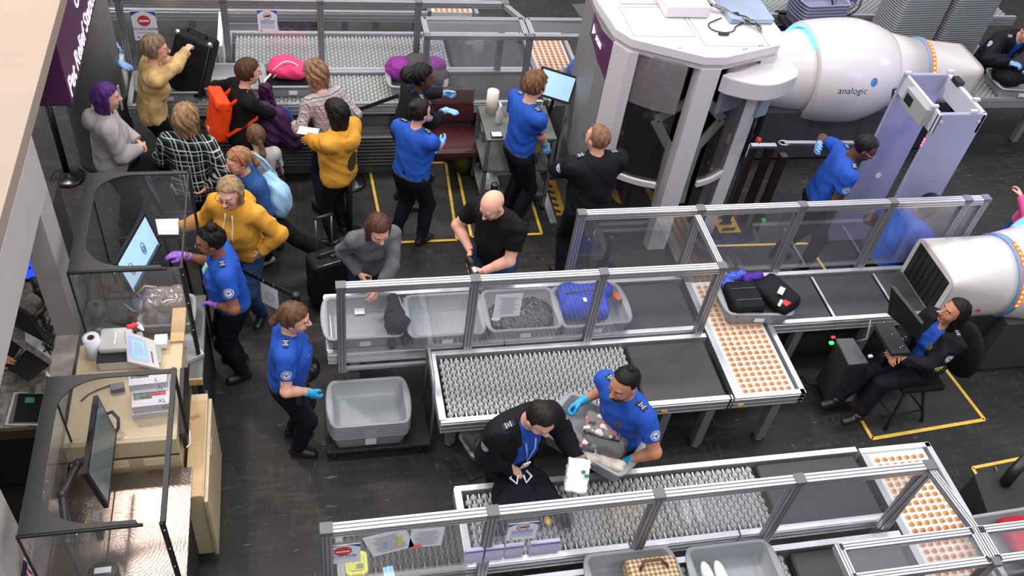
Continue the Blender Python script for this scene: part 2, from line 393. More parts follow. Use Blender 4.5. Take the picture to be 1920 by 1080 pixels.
def person(name, label, px=None, py=None, h=1.68, face=0, lean=4, side=0, twist=0, hd=(0, 8, 0), sex='f', build=1., skin='light',
           Rh=None, Lh=None, Re=(.5, -.6, -.5), Le=(-.5, -.6, -.5), Rc=.45, Lc=.45, Rn=None, Ln=None, Rd=None, Ld=None, feet=((.11, 0., -10), (-.11, 0., 10)),
           sit=None, hair=None, top=None, pants=None, shoes=None, gloves=(None, None), glasses=None, officer=False, loc=None, knee=(.1, 1, 0), cat='person', dz=0., head_scale=1.11):
    s = h/1.72; fem = sex == 'f'; bw = build
    pz = (.93*s if sit is None else sit)+dz
    pel = V3(0, 0, pz)
    rl, rs = R_(lean), R_(side)
    def sp(dist, a):  # spine direction with lean a
        return V3(math.sin(rs)*math.cos(a), math.sin(a), math.cos(a)*math.cos(rs))*dist
    mid = pel+sp(.24*s, rl*.7); nb = mid+sp(.27*s, rl*1.15)
    T = R_(twist); rt = V3(math.cos(T), math.sin(T), -math.sin(rs)); upc = nrm(nb-mid); rt = nrm(rt-upc*(rt@upc)); fwd = np.cross(upc, rt)
    sw = (.172 if fem else .195)*s*(.5+.5*bw)
    shc = nb-upc*.035*s; SR = shc+rt*sw; SL = shc-rt*sw
    yawh, pit, rol = hd
    H = eulR(yawh+math.degrees(math.atan2(fwd[1], fwd[0]))-90, pit, rol)
    nk = nb+nrm(upc+V3(0, .18, .25))*.075*s
    sh = s*head_scale
    hc = nk+H@V3(0, .022, .118)*sh
    if loc is None: w0 = G(px, py, hc[2])
    rot = R_(face-90); cr, sr = math.cos(rot), math.sin(rot)
    if loc is None: ox = w0[0]-(cr*hc[0]-sr*hc[1]); oy = w0[1]-(sr*hc[0]+cr*hc[1])
    else: ox, oy = loc
    root = thing(name, label, cat, (ox, oy, 0), rot)
    def loc_(p):
        if p[0] == 'p': g = G(p[1], p[2], p[3])
        elif p[0] == 'w': g = V3(*p[1:])
        else: return V3(*p[1:])*V3(1, 1, 1)
        dx, dy = g[0]-ox, g[1]-oy; return V3(cr*dx+sr*dy, -sr*dx+cr*dy, g[2])
    def vec(v):  # 'w' world direction or local
        if v is None: return None
        if v[0] == 'w': return V3(cr*v[1]+sr*v[2], -sr*v[1]+cr*v[2], v[3])
        return V3(*v)
    ua, fa = .285*s, .25*s
    rw = loc_(Rh) if Rh is not None else SR+V3(.10, .05, -.52)*s
    lw = loc_(Lh) if Lh is not None else SL+V3(-.10, .05, -.52)*s
    RE, RW = ik(SR, rw, ua, fa, vec(Re)); LE, LW = ik(SL, lw, ua, fa, vec(Le))
    # --- legs
    hip = [pel+V3(.088*s, 0, -.04*s), pel+V3(-.088*s, 0, -.04*s)]; legs = []
    for i, (hp, f) in enumerate(zip(hip, feet)):
        fz = f[3] if len(f) > 3 else 0.
        an = V3(f[0], f[1], .085*s+fz); kn, an = ik(hp, an, .43*s, .415*s, vec(knee) if not isinstance(knee, list) else vec(knee[i]))
        a = R_(f[2]); fd = V3(-math.sin(a), math.cos(a), 0); legs.append((hp, kn, an, fd))
    dr = fwd
    # --- primitives
    chw = (.118 if fem else .132)*s*bw; waw = (.105 if fem else .118)*s*bw*(.95+.05*bw); hpw = (.135 if fem else .125)*s*bw
    def torso(g=0., cap=None):
        return [cone(shc-upc*.05*s-rt*.065*s, shc-upc*.05*s+rt*.065*s, chw*.80+g, None, dr, 1.12, cap), cone(SR-rt*.02, SL+rt*.02, .052*s*bw+g, None, cap=cap, k=.05),
                cone(shc-upc*.13*s-rt*.05*s, mid+upc*.02*s-rt*.03*s, chw*.84+g, waw*.86+g, dr, 1.12, cap), cone(shc-upc*.13*s+rt*.05*s, mid+upc*.02*s+rt*.03*s, chw*.84+g, waw*.86+g, dr, 1.12, cap),
                cone(mid-rt*.03*s, pel-rt*.05*s, waw*.92+g, hpw*.84+g, (0, 1, 0), 1.08, cap), cone(mid+rt*.03*s, pel+rt*.05*s, waw*.92+g, hpw*.84+g, (0, 1, 0), 1.08, cap)] + \
               ([ell(shc-upc*.155*s+rt*.068*s+fwd*.072*s*bw, V3(.058, .055, .06)*s*bw+g, cap=cap, k=.05), ell(shc-upc*.155*s-rt*.068*s+fwd*.072*s*bw, V3(.058, .055, .06)*s*bw+g, cap=cap, k=.05)] if fem else
                [ell(shc-upc*.14*s+fwd*.05*s, V3(.12, .06, .08)*s+g, cap=cap, k=.06)]) + \
               ([ell(mid-upc*.02+fwd*.045*bw, V3(.13, .09, .12)*bw*s+g, cap=cap, k=.08)] if bw > 1.12 else [])
    def arm(S, E, W, g=0., g2=None, t=1., cap=True):
        ro = (.047 if fem else .053)*s*(.4+.6*bw); g2 = g if g2 is None else g2
        out = [cone(S, E, ro+g+.004, ro*.80+g2, k=.03, cap=(S+(E-S)*t, E-S) if t < 1 else None)]
        if t >= 1:
            out.append(cone(E, W, ro*.80+g2, ro*.56+g2*.9, k=.02, cap=(W-(W-E)*0.02, W-E) if cap else None))
            out.append(cone(E, E+(W-E)*.45, ro*.84+g2, ro*.72+g2, k=.02))
        return out
    def leg(i, g=0., g2=None, cut=None, flare=0.):
        hp, kn, an, fd = legs[i]; g2 = g if g2 is None else g2; sx = 1 if i == 0 else -1
        c = (an+V3(0, 0, cut or 0), an-kn) if cut is not None else None
        return [cone(hp+V3(sx*.005, 0, -.0), kn, .086*s*bw+g, .056*s*(.6+.4*bw)+g2, k=.03), cone(kn, an, .054*s*(.6+.4*bw)+g2, .038*s+g2+flare, k=.03, cap=c),
                cone(kn+(an-kn)*.08-fd*.012, kn+(an-kn)*.5-fd*.012, .052*s+g2, .042*s+g2+flare*.5, k=.03)]
    def head_(g=0.):
        e = lambda c, r: ell(hc+H@(np.array(c)*sh), np.array(r)*sh+g, H, k=.03)
        return [e((0, -.012, .025), (.077, .097, .092)), e((0, .026, -.036), (.060, .062, .080))]
    face_p = head_()+[cone(hc+H@V3(-.03, .073, .030)*sh, hc+H@V3(.03, .073, .030)*sh, .0145*sh, k=.02), ell(hc+H@V3(0, .060, -.098)*sh, V3(.025, .02, .018)*sh, H, k=.03)]
    for q in (-1, 1):
        face_p += [ell(hc+H@V3(q*.036, .056, -.028)*sh, V3(.026, .024, .026)*sh, H, k=.025), ell(hc+H@V3(q*.078, -.006, -.004)*sh, V3(.011, .021, .031)*sh, H, k=.008)]
    for q in (-1, 1):
        p = ell(hc+H@V3(q*.032, .098, .008)*sh, V3(.018, .014, .012)*sh, H, k=.012); p['sub'] = True; face_p.append(p)
    for q in (-1, 1): face_p.append(ell(hc+H@V3(q*.032, .079, .008)*sh, V3(.0145, .0115, .0105)*sh, H, k=.004))
    face_p += [cone(hc+H@V3(0, .088, .014)*sh, hc+H@V3(0, .112, -.024)*sh, .008*sh, .0125*sh, k=.014), cone(hc+H@V3(-.011, .100, -.028)*sh, hc+H@V3(.011, .100, -.028)*sh, .009*sh, k=.01),
               cone(hc+H@V3(-.019, .085, -.056)*sh, hc+H@V3(.019, .085, -.056)*sh, .0085*sh, k=.008), cone(hc+H@V3(-.015, .083, -.067)*sh, hc+H@V3(.015, .083, -.067)*sh, .0085*sh, k=.006)]
    neck = [cone(nb-upc*.03*s, nk+H@V3(0, .005, .04)*s, .058*s*(1 if fem else 1.12), .050*s*(1 if fem else 1.15), k=.035)]
    rd = nrm(RW-RE) if Rd is None else nrm(vec(Rd)); ld = nrm(LW-LE) if Ld is None else nrm(vec(Ld))
    rn = V3(-1, .1, 0) if Rn is None else vec(Rn); ln = V3(1, .1, 0) if Ln is None else vec(Ln)
    hs = s*(.95 if fem else 1.04)
    hR = hand_prims(RW, rd, rn, Rc, .6, 1, hs); hL = hand_prims(LW, ld, ln, Lc, .6, -1, hs)
    # thumb side: towards the body's front when the palm faces inward
    foot = []
    for i in (0, 1):
        hp, kn, an, fd = legs[i]; foot += [cone(an-V3(0, 0, .03*s), an+fd*.13*s-V3(0, 0, .055*s), .034*s, .024*s, k=.02), cone(an-fd*.035*s-V3(0, 0, .045*s), an+fd*.05*s-V3(0, 0, .05*s), .032*s, k=.02)]
    arms = arm(SR, RE, RW)+arm(SL, LE, LW)
    body = torso()+neck+face_p+arms+hR+hL+leg(0)+leg(1)+foot
    P, Q = field(body, .006, .03)
    ctr = P[Q].mean(1); Lc_ = (ctr-hc)@H/sh; x, y, z = Lc_.T; ax_ = abs(x); mi = np.zeros(len(Q), int)
    mi[(y > .05) & (ax_ < .026) & (z > -.072) & (z < -.050) & (ax_ < .027-abs(z+.061)*.6)] = 1
    ed = np.sqrt(((ax_-.032)/1.35)**2+((z-.008)/.85)**2); mi[(y > .076) & (ed < .0088)] = 2; mi[(y > .078) & (ed < .0048)] = 3
    mi[(y > .06) & (ax_ > .014) & (ax_ < .050) & (abs(z-.033+(ax_-.03)**2*6) < .0042)] = 4
    hm = hair['m'] if hair else mat('brow', '3A2A20', .7)
    np_mesh('body', P, Q, [skin_(skin), lips_(skin), eyew, iris, hm], root, mi)
    out = dict(root=root, hc=hc, H=H, SR=SR, SL=SL, RW=RW, LW=LW, rd=rd, ld=ld, rt=rt, fwd=fwd, upc=upc, mid=mid, pel=pel, shc=shc, s=s, RE=RE, LE=LE, nk=nk, nb=nb, legs=legs)
    # --- trousers
    pm = (pants or {}).get('m', navy); pg = (pants or {}).get('g', .012); cut = (pants or {}).get('cut', .03)
    wp = pel+sp(.10*s, rl*.5)
    pp = leg(0, pg, pg+.006, cut, (pants or {}).get('flare', .006))+leg(1, pg, pg+.006, cut, (pants or {}).get('flare', .006)) + \
        [cone(mid-rt*.03*s, pel-rt*.05*s, waw*.92+pg*.8, hpw*.84+pg, (0, 1, 0), 1.08, (wp, wp-pel)), cone(mid+rt*.03*s, pel+rt*.05*s, waw*.92+pg*.8, hpw*.84+pg, (0, 1, 0), 1.08, (wp, wp-pel))]
    P, Q = field(pp, .0095, .04, disp=wrinkle(.0042, .9, h*7+face)); np_mesh('trousers', P, Q, pm, root)
    # --- shoes
    sm = (shoes or {}).get('m', shoeb); so = (shoes or {}).get('sole', sm)
    for i in (0, 1):
        hp, kn, an, fd = legs[i]; z0 = an[2]-.085*s
        shq = [cone(an-V3(0, 0, .025*s)-fd*.01, an+fd*.125*s-V3(0, 0, .05*s), .042*s, .033*s, k=.02), cone(an-fd*.04*s-V3(0, 0, .045*s), an+fd*.13*s-V3(0, 0, .055*s), .040*s, .038*s, V3(0, 0, 1), 1.1, k=.02), cone(an, an+V3(0, 0, .02*s), .043*s, .044*s, cap=(an+V3(0, 0, .02), (0, 0, 1)), k=.02)]
        P, Q = field(shq, .008, .02, cuts=[lambda X, Y, Z: z0+.002-Z])
        mi = (P[Q].mean(1)[:, 2] < z0+.026).astype(int); np_mesh('shoe', P, Q, [sm, so], root, mi)
    # --- top
    top = top or dict(m=ublue, sleeve='short'); g = top.get('g', .015); sl = top.get('sleeve', 'long'); hz = top.get('hem', .02)
    hp_ = pel+sp(hz*s, rl*.4); hemcap = (hp_, -(mid-pel))
    def ring(c, extra): return [cone(nb-upc*.05*s, nk+upc*.1, .052*s+extra, .085*s+extra)]
    def shirt(g, sl, hemcap, gs=None, tt=.62):
        gs = g if gs is None else gs
        a = []
        for S_, E_, W_ in ((SR, RE, RW), (SL, LE, LW)):
            a += arm(S_, E_, W_, gs, gs*.9+.004, tt if sl == 'short' else 1.)
        return torso(g, hemcap)+a
    def neckcut(r0, fz=.02):
        a = nb-upc*.01*s+fwd*fz*s; b = nk+upc*.12+fwd*.03
        return lambda X, Y, Z: -ev(cone(a, b, r0*s, (r0+.03)*s), X, Y, Z)
    shp = shirt(g, sl, hemcap, top.get('gs'))
    if top.get('hood'):
        for q in (-1, 1):
            shp += [cone(nb-fwd*.075*s-upc*.02+rt*q*.02, nb-fwd*.03*s+rt*q*.085*s+upc*.02, .036*s, .026*s, k=.02), cone(nb-fwd*.03*s+rt*q*.085*s+upc*.02, nb+fwd*.055*s+rt*q*.045*s-upc*.01, .024*s, .018*s, k=.02)]
        shp += [ell(nb-fwd*.125*s-upc*.035*s, V3(.12, .075, .105)*s, np.stack([rt, fwd, upc], 1), k=.03)]
    P, Q = field(shp, .0085, .035, disp=wrinkle(top.get('w', .006), 1., h*3+face*.7), cuts=[neckcut(top.get('neck', .048), top.get('nf', .02))])
    mts = [top['m']]; mi = None
    tp = np_mesh(top.get('name', 'shirt'), P, Q, mts, root, mi); out['top'] = tp
    bvh = BVHTree.FromPolygons([Vector(p) for p in P], [tuple(map(int, q)) for q in Q]); 
    jk = top.get('jacket')
    if jk:
        gj = g+.016; wo = jk.get('open', .05)
        jh = pel+sp(jk.get('hem', -.02)*s, rl*.4)
        c0 = shc.copy()
        def opening(X, Y, Z):
            x_, y_, z_ = X-c0[0], Y-c0[1], Z-c0[2]; u = x_*rt[0]+y_*rt[1]+z_*rt[2]; v = x_*fwd[0]+y_*fwd[1]+z_*fwd[2]; t = -(x_*upc[0]+y_*upc[1]+z_*upc[2])
            wd = wo*s*np.clip(1+jk.get('taper', 0.)*t*2, .05, 2)
            return -np.maximum(abs(u)-wd, -v)
        P, Q = field(shirt(gj, 'long', (jh, -(mid-pel)), gj), .0085, .035, disp=wrinkle(.009, 1., h*5+face), cuts=[neckcut(.062, .03), opening])
        out['jacket'] = np_mesh('jacket', P, Q, jk.get('m', jacketm), root); bvh = BVHTree.FromPolygons([Vector(p) for p in P], [tuple(map(int, q)) for q in Q])
    out['bvh'] = bvh
    # --- gloves
    for gm, W_, E_, d_, n_, c_, ts in ((gloves[0], RW, RE, rd, rn, Rc, 1), (gloves[1], LW, LE, ld, ln, Lc, -1)):
        if gm is None: continue
        gp = hand_prims(W_, d_, n_, c_, .6, ts, hs, .003)+[cone(W_+nrm(E_-W_)*.06*s, W_+d_*.03, .036*s, .031*s, k=.012, cap=(W_+nrm(E_-W_)*.055*s, E_-W_))]
        P, Q = field(gp, .0052, .008); np_mesh('glove', P, Q, gm, root)
    # --- hair
    if hair:
        st = hair['style']; hl = hair.get('len', .1); t = hair.get('t', .012)
        hp = [ell(hc+H@V3(0, -.014, .030)*sh, V3(.079, .099, .094)*sh+t, H)]
        cut = True; fr = hair.get('fringe', .052)
        L = lambda *c: hc+H@V3(*c)*sh
        dn = V3(0, 0, -1)
        if st in ('bob', 'long', 'wavy'):
            hw = hair.get('w', .07)
            for q in (-1, 1):
                hp += [cone(L(q*.066, -.01, .0), L(q*.066, .0, 0)+dn*hl*.8*sh, .034*sh, .022*sh, k=.03), cone(L(q*.05, -.05, .0), L(q*.06, -.045, 0)+dn*hl*sh, .045*sh, .028*sh, k=.03)]
            hp += [cone(L(0, -.06, .0), L(0, -.07, 0)+dn*hl*1.05*sh, .062*sh, .04*sh, k=.04)]
        if st == 'bun': b_ = hair.get('bun', (0, -.075, .085)); hp += [ell(L(*b_), V3(.044, .044, .038)*sh*hair.get('bs', 1.), H, k=.012)]
        if st == 'puff': hp += [ell(L(*hair.get('bun', (0, -.12, .03))), V3(.085, .075, .075)*sh, H, k=.02)]
        if st == 'pony':
            b_ = hair.get('bun', (0, -.115, .02)); a_ = L(*b_); hp += [ell(a_, V3(.022, .022, .022)*sh, H, k=.01), cone(a_, a_+nrm(H@V3(0, -.5, 0)+dn)*hl*sh, .024*sh, .030*sh, k=.01), cone(a_+nrm(H@V3(0, -.5, 0)+dn)*hl*sh, a_+nrm(H@V3(0, -.25, 0)+dn)*hl*1.5*sh, .030*sh, .008*sh, k=.02)]
        am = hair.get('amp', .004); ns = hair.get('ns', 26)
        def hd_(X, Y, Z):
            x_, y_, z_ = X-hc[0], Y-hc[1], Z-hc[2]; u = x_*H[0, 0]+y_*H[1, 0]+z_*H[2, 0]; v = x_*H[0, 1]+y_*H[1, 1]+z_*H[2, 1]; w2 = x_*H[0, 2]+y_*H[1, 2]+z_*H[2, 2]
            an = np.arctan2(u, -v-.02); return am*(np.sin(an*ns+w2*30+2*np.sin(w2*45))*.6+np.sin(an*9+w2*60)*.5)
        def hc_(X, Y, Z):
            x_, y_, z_ = X-hc[0], Y-hc[1], Z-hc[2]; u = (x_*H[0, 0]+y_*H[1, 0]+z_*H[2, 0])/sh; v = (x_*H[0, 1]+y_*H[1, 1]+z_*H[2, 1])/sh; w2 = (x_*H[0, 2]+y_*H[1, 2]+z_*H[2, 2])/sh
            line = hair.get('front', .012)+np.clip((w2-fr)*1.9, 0, .2)+np.clip(-w2, 0, 1)*hair.get('back', .0)
            if hair.get('long'): return (v-np.where(w2 > fr, .2, line+abs(u)*hair.get('lock', .4)))*.6
            low = -(w2-hair.get('low', -.075)-np.clip(v+.03, 0, 1)*hair.get('rise', 1.1)) if st in ('short', 'bun', 'puff', 'pony') else np.full_like(w2, -1.)
            if st in ('short', 'bun', 'puff', 'pony') and hair.get('bun') is not None:
                bb = hair['bun']; near = (abs(u-bb[0]) < .11) & (abs(v-bb[1]) < .10) & (v < -.05) & (w2 < bb[2]+.1)
                low = np.where(near, -1., low)
            if hair.get('bald') is not None: low = np.maximum(low, w2-hair['bald'])
            return np.maximum(v-line, low)*.6
        P, Q = field(hp, .0062, .03, disp=hd_, cuts=[hc_]); out['hair'] = np_mesh('hair', P, Q, hm, root)
    if glasses is not None:
        mb = MB(); f = lambda a, b, c: tuple(hc+H@V3(a, b, c)*sh)
        for q in (-1, 1):
            mb.path([f(q*.033+.022*math.cos(a)*1., .100, .004+.016*math.sin(a)) for a in np.linspace(0, 2*math.pi, 17)[:-1]], .0022, 5, closed=True)
            mb.path([f(q*.055, .100, .01), f(q*.078, .085, .012), f(q*.084, .0, .008)], .0022, 5)
        mb.path([f(-.011, .101, .008), f(.011, .101, .008)], .002, 5); mb.build('glasses', glasses, root)
    if officer: dress(out, officer, jk is not None)
    return out
def ray(o, p, d):
    h_ = o['bvh'].ray_cast(Vector(tuple(p)), Vector(tuple(d)))
    return (np.array(h_[0]), np.array(h_[1])) if h_[0] is not None else (None, None)
def decal(o, p, d, up, rad, name, mats, fn, nr=8, na=28, sx=1., off=.0025, sy=1.):
    """a disc of cloth or metal laid on the garment; fn(r, a) gives the material index"""
    hit, n = ray(o, p, d)
    if hit is None: return
    if n@np.array(d) > 0: n = -n
    up = np.array(up, float); up = nrm(up-n*(up@n)); rt = np.cross(up, n); mb = MB(); vs = [hit+n*off]; fs = []; ms = []
    for i in range(1, nr+1):
        for j in range(na):
            a = 2*math.pi*j/na; r = rad*i/nr; q = hit+rt*r*math.cos(a)*sx+up*r*math.sin(a)*sy
            h2, _ = ray(o, q+n*.04, -n)
            if h2 is None or (h2-q)@n < -.03: h2 = q
            vs.append(h2+n*off)
    for j in range(na): fs.append((0, 1+j, 1+(j+1) % na)); ms.append(fn(0., 2*math.pi*(j+.5)/na))
    for i in range(nr-1):
        for j in range(na):
            a = 1+i*na+j; b = 1+i*na+(j+1) % na; fs.append((a, a+na, b+na, b)); ms.append(fn((i+1.5)/nr, 2*math.pi*(j+.5)/na))
    mb.v = [tuple(v) for v in vs]; mb.f = fs; mb.m = ms; mb.sm = [True]*len(fs)
    return mb.build(name, mats, o.get('jacket') or o['top'])
def patch_fn(r, a):
    if r > .88: return 0
    if r > .74: return 1
    if r > .62: return 0 if int(a*14/math.pi) % 2 else 1
    x, y = r*math.cos(a), r*math.sin(a)
    if y > -.05 and y < .42-.3*abs(x) and abs(x) > .1: return 2
    if abs(x) < .22 and -.38 < y < .1: return 1
    return 0
def badge_fn(r, a): return 1 if (r < .45 or (r > .6 and r < .75)) else 0
def dress(o, kind, jacket):
    s, rt, fwd, upc = o['s'], o['rt'], o['fwd'], o['upc']
    for S_, E_, q in ((o['SR'], o['RE'], 1), (o['SL'], o['LE'], -1)):
        ad = nrm(E_-S_); c = S_+ad*.115*s; n = nrm(rt*q-ad*((rt*q)@ad)+nrm(fwd*.15)*.15)
        decal(o, c+n*.2, -n, -ad, .040*s, 'shoulder_patch', [pt_white, pt_blue, pt_grey], patch_fn)
        # shoulder loop with two light bars
        c = S_-rt*q*.055*s; hit, n = ray(o, c+upc*.2, -upc)
        if hit is not None and kind != 'plain':
            mb = MB(); R = Matrix([tuple(v) for v in (rt*q, np.cross(upc, rt*q), upc)]).transposed()
            tl = (S_+rt*q*.0-hit); R = Matrix.Rotation(0, 3, 'X') @ R
            n = n if n@upc > 0 else -n; x_ = nrm(rt*q-n*((rt*q)@n)); y_ = np.cross(n, x_); R = Matrix([tuple(x_), tuple(y_), tuple(n)]).transposed()
            mb.cbox(hit+n*.006, (.085*s, .042*s, .008), R, 0)
            for dx in (-.018, .018): mb.cbox(hit+n*.0105+x_*dx, (.006, .042*s, .003), R, 1)
            mb.cbox(hit+n*.0105, (.016, .026*s, .002), R, 2)
            mb.build('shoulder_loop', [blackm, pt_white, pt_grey], o.get('jacket') or o['top'], bevel=.002)
    if kind != 'nobadge':
        c = o['shc']-upc*.11*s-rt*.078*s; decal(o, c+fwd*.4, -fwd, upc, .030*s, 'badge', [gold, goldd], badge_fn, sx=.8, off=.006)
        c = o['shc']-upc*.10*s+rt*.078*s; decal(o, c+fwd*.4, -fwd, upc, .02*s, 'name_bar', [pt_grey], lambda r, a: 0, nr=2, na=4, sx=1.6, sy=.5, off=.004)
        # collar
    nb, nk = o['nb']+upc*(.02 if jacket else 0), o['nk']; mb = MB()
    for q in (-1, 1):
        a = nb-fwd*.055*s+upc*.035*s; b = nb+rt*q*.062*s+upc*.03*s+fwd*.01; c = nb+fwd*.062*s+rt*q*.012*s-upc*.01; d_ = upc
        pts = [a, nb-fwd*.045*s+rt*q*.045*s+upc*.035*s, b, nb+fwd*.045*s+rt*q*.045*s+upc*.012*s, c]
        outw = [-fwd, nrm(rt*q-fwd), rt*q, nrm(rt*q+fwd), nrm(fwd+rt*q*.6)]
        vs = []
        for k, (p, w_) in enumerate(zip(pts, outw)): vs += [p+upc*.008, p+w_*(.022+.006*k)*s-upc*(.026+.006*k)*s]
        mb.add(vs, [(2*k, 2*k+1, 2*k+3, 2*k+2) for k in range(4)], 0, True)
    mb.build('collar', o['top'].data.materials[0], o['top'], solid=.005, sub=1)
    if not jacket:
        pel, mid = o['pel'], o['mid']
        # belt just under the hem of the shirt
        u = nrm(mid-pel); c = pel+u*.015*s; a0, a1 = c-u*.022, c+u*.022
        w_ = .150*s
        mb = MB(); hh, ww = [], []
        ring = []
        for j in range(40):
            t = 2*math.pi*j/40; d = rt*math.cos(t)+np.cross(u, rt)*math.sin(t)
            h_ = o['bvh'].ray_cast(Vector(tuple(c+u*.03+d*.5)), Vector(tuple(-d)))
            r = np.linalg.norm(np.array(h_[0])-(c+u*.03)) if h_[0] is not None else .16
            ring.append((d, min(r, .26)+.002))
        vs = []
        for z in (-.022, .022):
            for d, r in ring: vs.append(c+u*z+d*r)
        mb.add(vs, [(j, (j+1) % 40, 40+(j+1) % 40, 40+j) for j in range(40)], 0, True); mb.build('belt', blackp, o['root'], solid=.006)
        mb = MB(); d, r = ring[3]; mb.cbox(c+d*(r+.018)-u*.03, (.06, .035, .10), None); mb.build('radio_pouch', blackm, o['root'], bevel=.006)
# ------------------------------------------------------------------ floor and the walls on the left
def floor_mat():
    m, N, L, b = nodes('floor carpet tile'); tc = N.new('ShaderNodeTexCoord'); b.inputs['Roughness'].default_value = .62
    b.inputs['Specular IOR Level'].default_value = .35
    def noise(sc, scale, det=6):
        mp = N.new('ShaderNodeMapping'); mp.inputs['Scale'].default_value = sc; L.new(tc.outputs['Object'], mp.inputs[0])
        n = N.new('ShaderNodeTexNoise'); n.inputs['Scale'].default_value = scale; n.inputs['Detail'].default_value = det; L.new(mp.outputs[0], n.inputs['Vector']); return n.outputs[0]
    def ramp(src, p0, p1, c0, c1):
        r = N.new('ShaderNodeValToRGB'); r.color_ramp.elements[0].position = p0; r.color_ramp.elements[1].position = p1; r.color_ramp.elements[0].color = (*c0, 1); r.color_ramp.elements[1].color = (*c1, 1); L.new(src, r.inputs[0]); return r.outputs[0]
    def mix(f, a, c, bt='MIX'):
        x = N.new('ShaderNodeMix'); x.data_type = 'RGBA'; x.blend_type = bt
        if hasattr(f, 'is_linked'): L.new(f, x.inputs[0])
        else: x.inputs[0].default_value = f
        L.new(a, x.inputs[6])
        if isinstance(c, tuple): x.inputs[7].default_value = (*c, 1)
        else: L.new(c, x.inputs[7])
        return x.outputs[2]
    msk = ramp(noise((1, 1, 1), 1.6, 4), .38, .68, (.12, .12, .12), (1, 1, 1)); base = ramp(noise((1, 1, 1), .7, 3), .35, .65, (.0145, .0132, .0122), (.026, .0240, .0225))
    st1 = ramp(noise((1, 14, 1), 3.2), .50, .74, (0, 0, 0), (1, 1, 1)); st2 = ramp(noise((14, 1, 1), 3.2), .52, .76, (0, 0, 0), (1, 1, 1))
    c = mix(.7, base, mix(1., ramp(noise((1, 6, 1), 3.6, 10), .48, .74, (0, 0, 0), (.050, .043, .036)), msk, 'MULTIPLY'), 'ADD'); c = mix(.65, c, mix(1., ramp(noise((6, 1, 1), 3.9, 10), .50, .76, (0, 0, 0), (.040, .037, .035)), msk, 'MULTIPLY'), 'ADD')
    sc = ramp(noise((1, 5, 1), 6, 10), .66, .73, (0, 0, 0), (.16, .155, .15)); c = mix(.75, c, sc, 'ADD'); c = mix(.5, c, ramp(noise((5, 1, 1), 7, 10), .67, .74, (0, 0, 0), (.15, .15, .16)), 'ADD')
    br = N.new('ShaderNodeTexBrick'); br.inputs['Scale'].default_value = 1; br.inputs['Brick Width'].default_value = .92; br.inputs['Row Height'].default_value = .92; br.offset = 0; br.inputs['Mortar Size'].default_value = .003
    br.inputs['Color1'].default_value = (1, 1, 1, 1); br.inputs['Color2'].default_value = (.82, .82, .84, 1); br.inputs['Mortar'].default_value = (.55, .55, .55, 1); L.new(tc.outputs['Object'], br.inputs['Vector'])
    c = mix(1., c, br.outputs['Color'], 'MULTIPLY'); L.new(c, b.inputs['Base Color'])
    bp = N.new('ShaderNodeBump'); bp.inputs['Strength'].default_value = .25; bp.inputs['Distance'].default_value = .004; L.new(noise((1, 1, 1), 160, 2), bp.inputs['Height']); L.new(bp.outputs[0], b.inputs['Normal'])
    return m
struct(MB().box((-6, -3, -.12), (16, 18, 0)).build('floor', floor_mat()))
beige = mat('beige wall panel', '9A8A7C', .75, bump=.08, bscale=260, var=.03, vscale=3)
offwhite = mat('off white wall', 'B7B0AC', .6, var=.03, vscale=2)
greyw = mat('grey wall side', 'A8A3A0', .6)
wx = -1.72
mb = MB()
mb.box((wx-.16, -1, 0), (wx, 3.22, 2.68), 0)              # near pier
mb.box((wx-.16, 3.22, 2.25), (wx, 5.45, 2.68), 0)         # beam over the opening
mb.box((wx-.16, 5.15, 1.04), (wx, 5.45, 2.25), 1)         # far pier
mb.box((wx-.16, 3.22, 0), (wx, 5.45, 1.04), 2)            # low wall under the opening
mb.box((wx-.16, 5.45, 0), (wx-.02, 5.55, 1.04), 2)
marble = mat('veined stone ledge', 'A8A09A', .4, var=.22, vscale=9)
struct(mb.build('wall_left', [offwhite, greyw, marble], bevel=.004))
mb = MB().box((-6, -1, 2.68), (wx+.0, 7.25, 2.80), 0)
struct(mb.build('trim_1', [beige], bevel=.004))
# grey column
colm = mat('grey column paint', '9C9A9A', .5, var=.03, vscale=1.5)
mb = MB().lathe((-2.02, 8.66, 0), [(.0, 0), (.30, 0), (.30, 6), (0, 6)], 48, 0)
mb.lathe((-2.02, 8.66, 0), [(.305, 0), (.305, .1), (.30, .1)], 48, 1)
struct(mb.build('wall_column', [colm, blackm]))
# big column behind the scanner
mb = MB().lathe((5.25, 10.2, 0), [(0, 0), (.30, 0), (.30, 6), (0, 6)], 48, 0)
struct(mb.build('wall_column_far', [colm]))
# purple overhead sign
purple = mat('purple sign panel', '54264F', .45); purpd = mat('purple sign end', '4A2440', .5); signlit = mat('lit white lettering', (.95, .9, 1.), .4, emit=1.2)
sgn = thing('hanging_sign', 'purple overhead sign with white lettering above the left stanchion', 'sign', (-1.95, 7.6, 2.05))
MB().box((-2.12, 6.78, 1.98), (-1.775, 9.4, 2.66), 0).build('sign_box', [purple], sgn, .006, True)
for i, (s_, z) in enumerate((('Pet Relief Station', 2.05), ('Gates D', 2.36))):
    text('lettering', s_, (.235), (-1.772, 6.82 if i == 0 else 7.62, z-.02), (0, 1, 0), (0, 0, 1), signlit, sgn, bold=.002)
mb = MB(); mb.box((-1.774, 8.82, 2.12), (-1.770, 9.02, 2.32), 0); mb.build('pictogram', [signlit], sgn, 0, True)
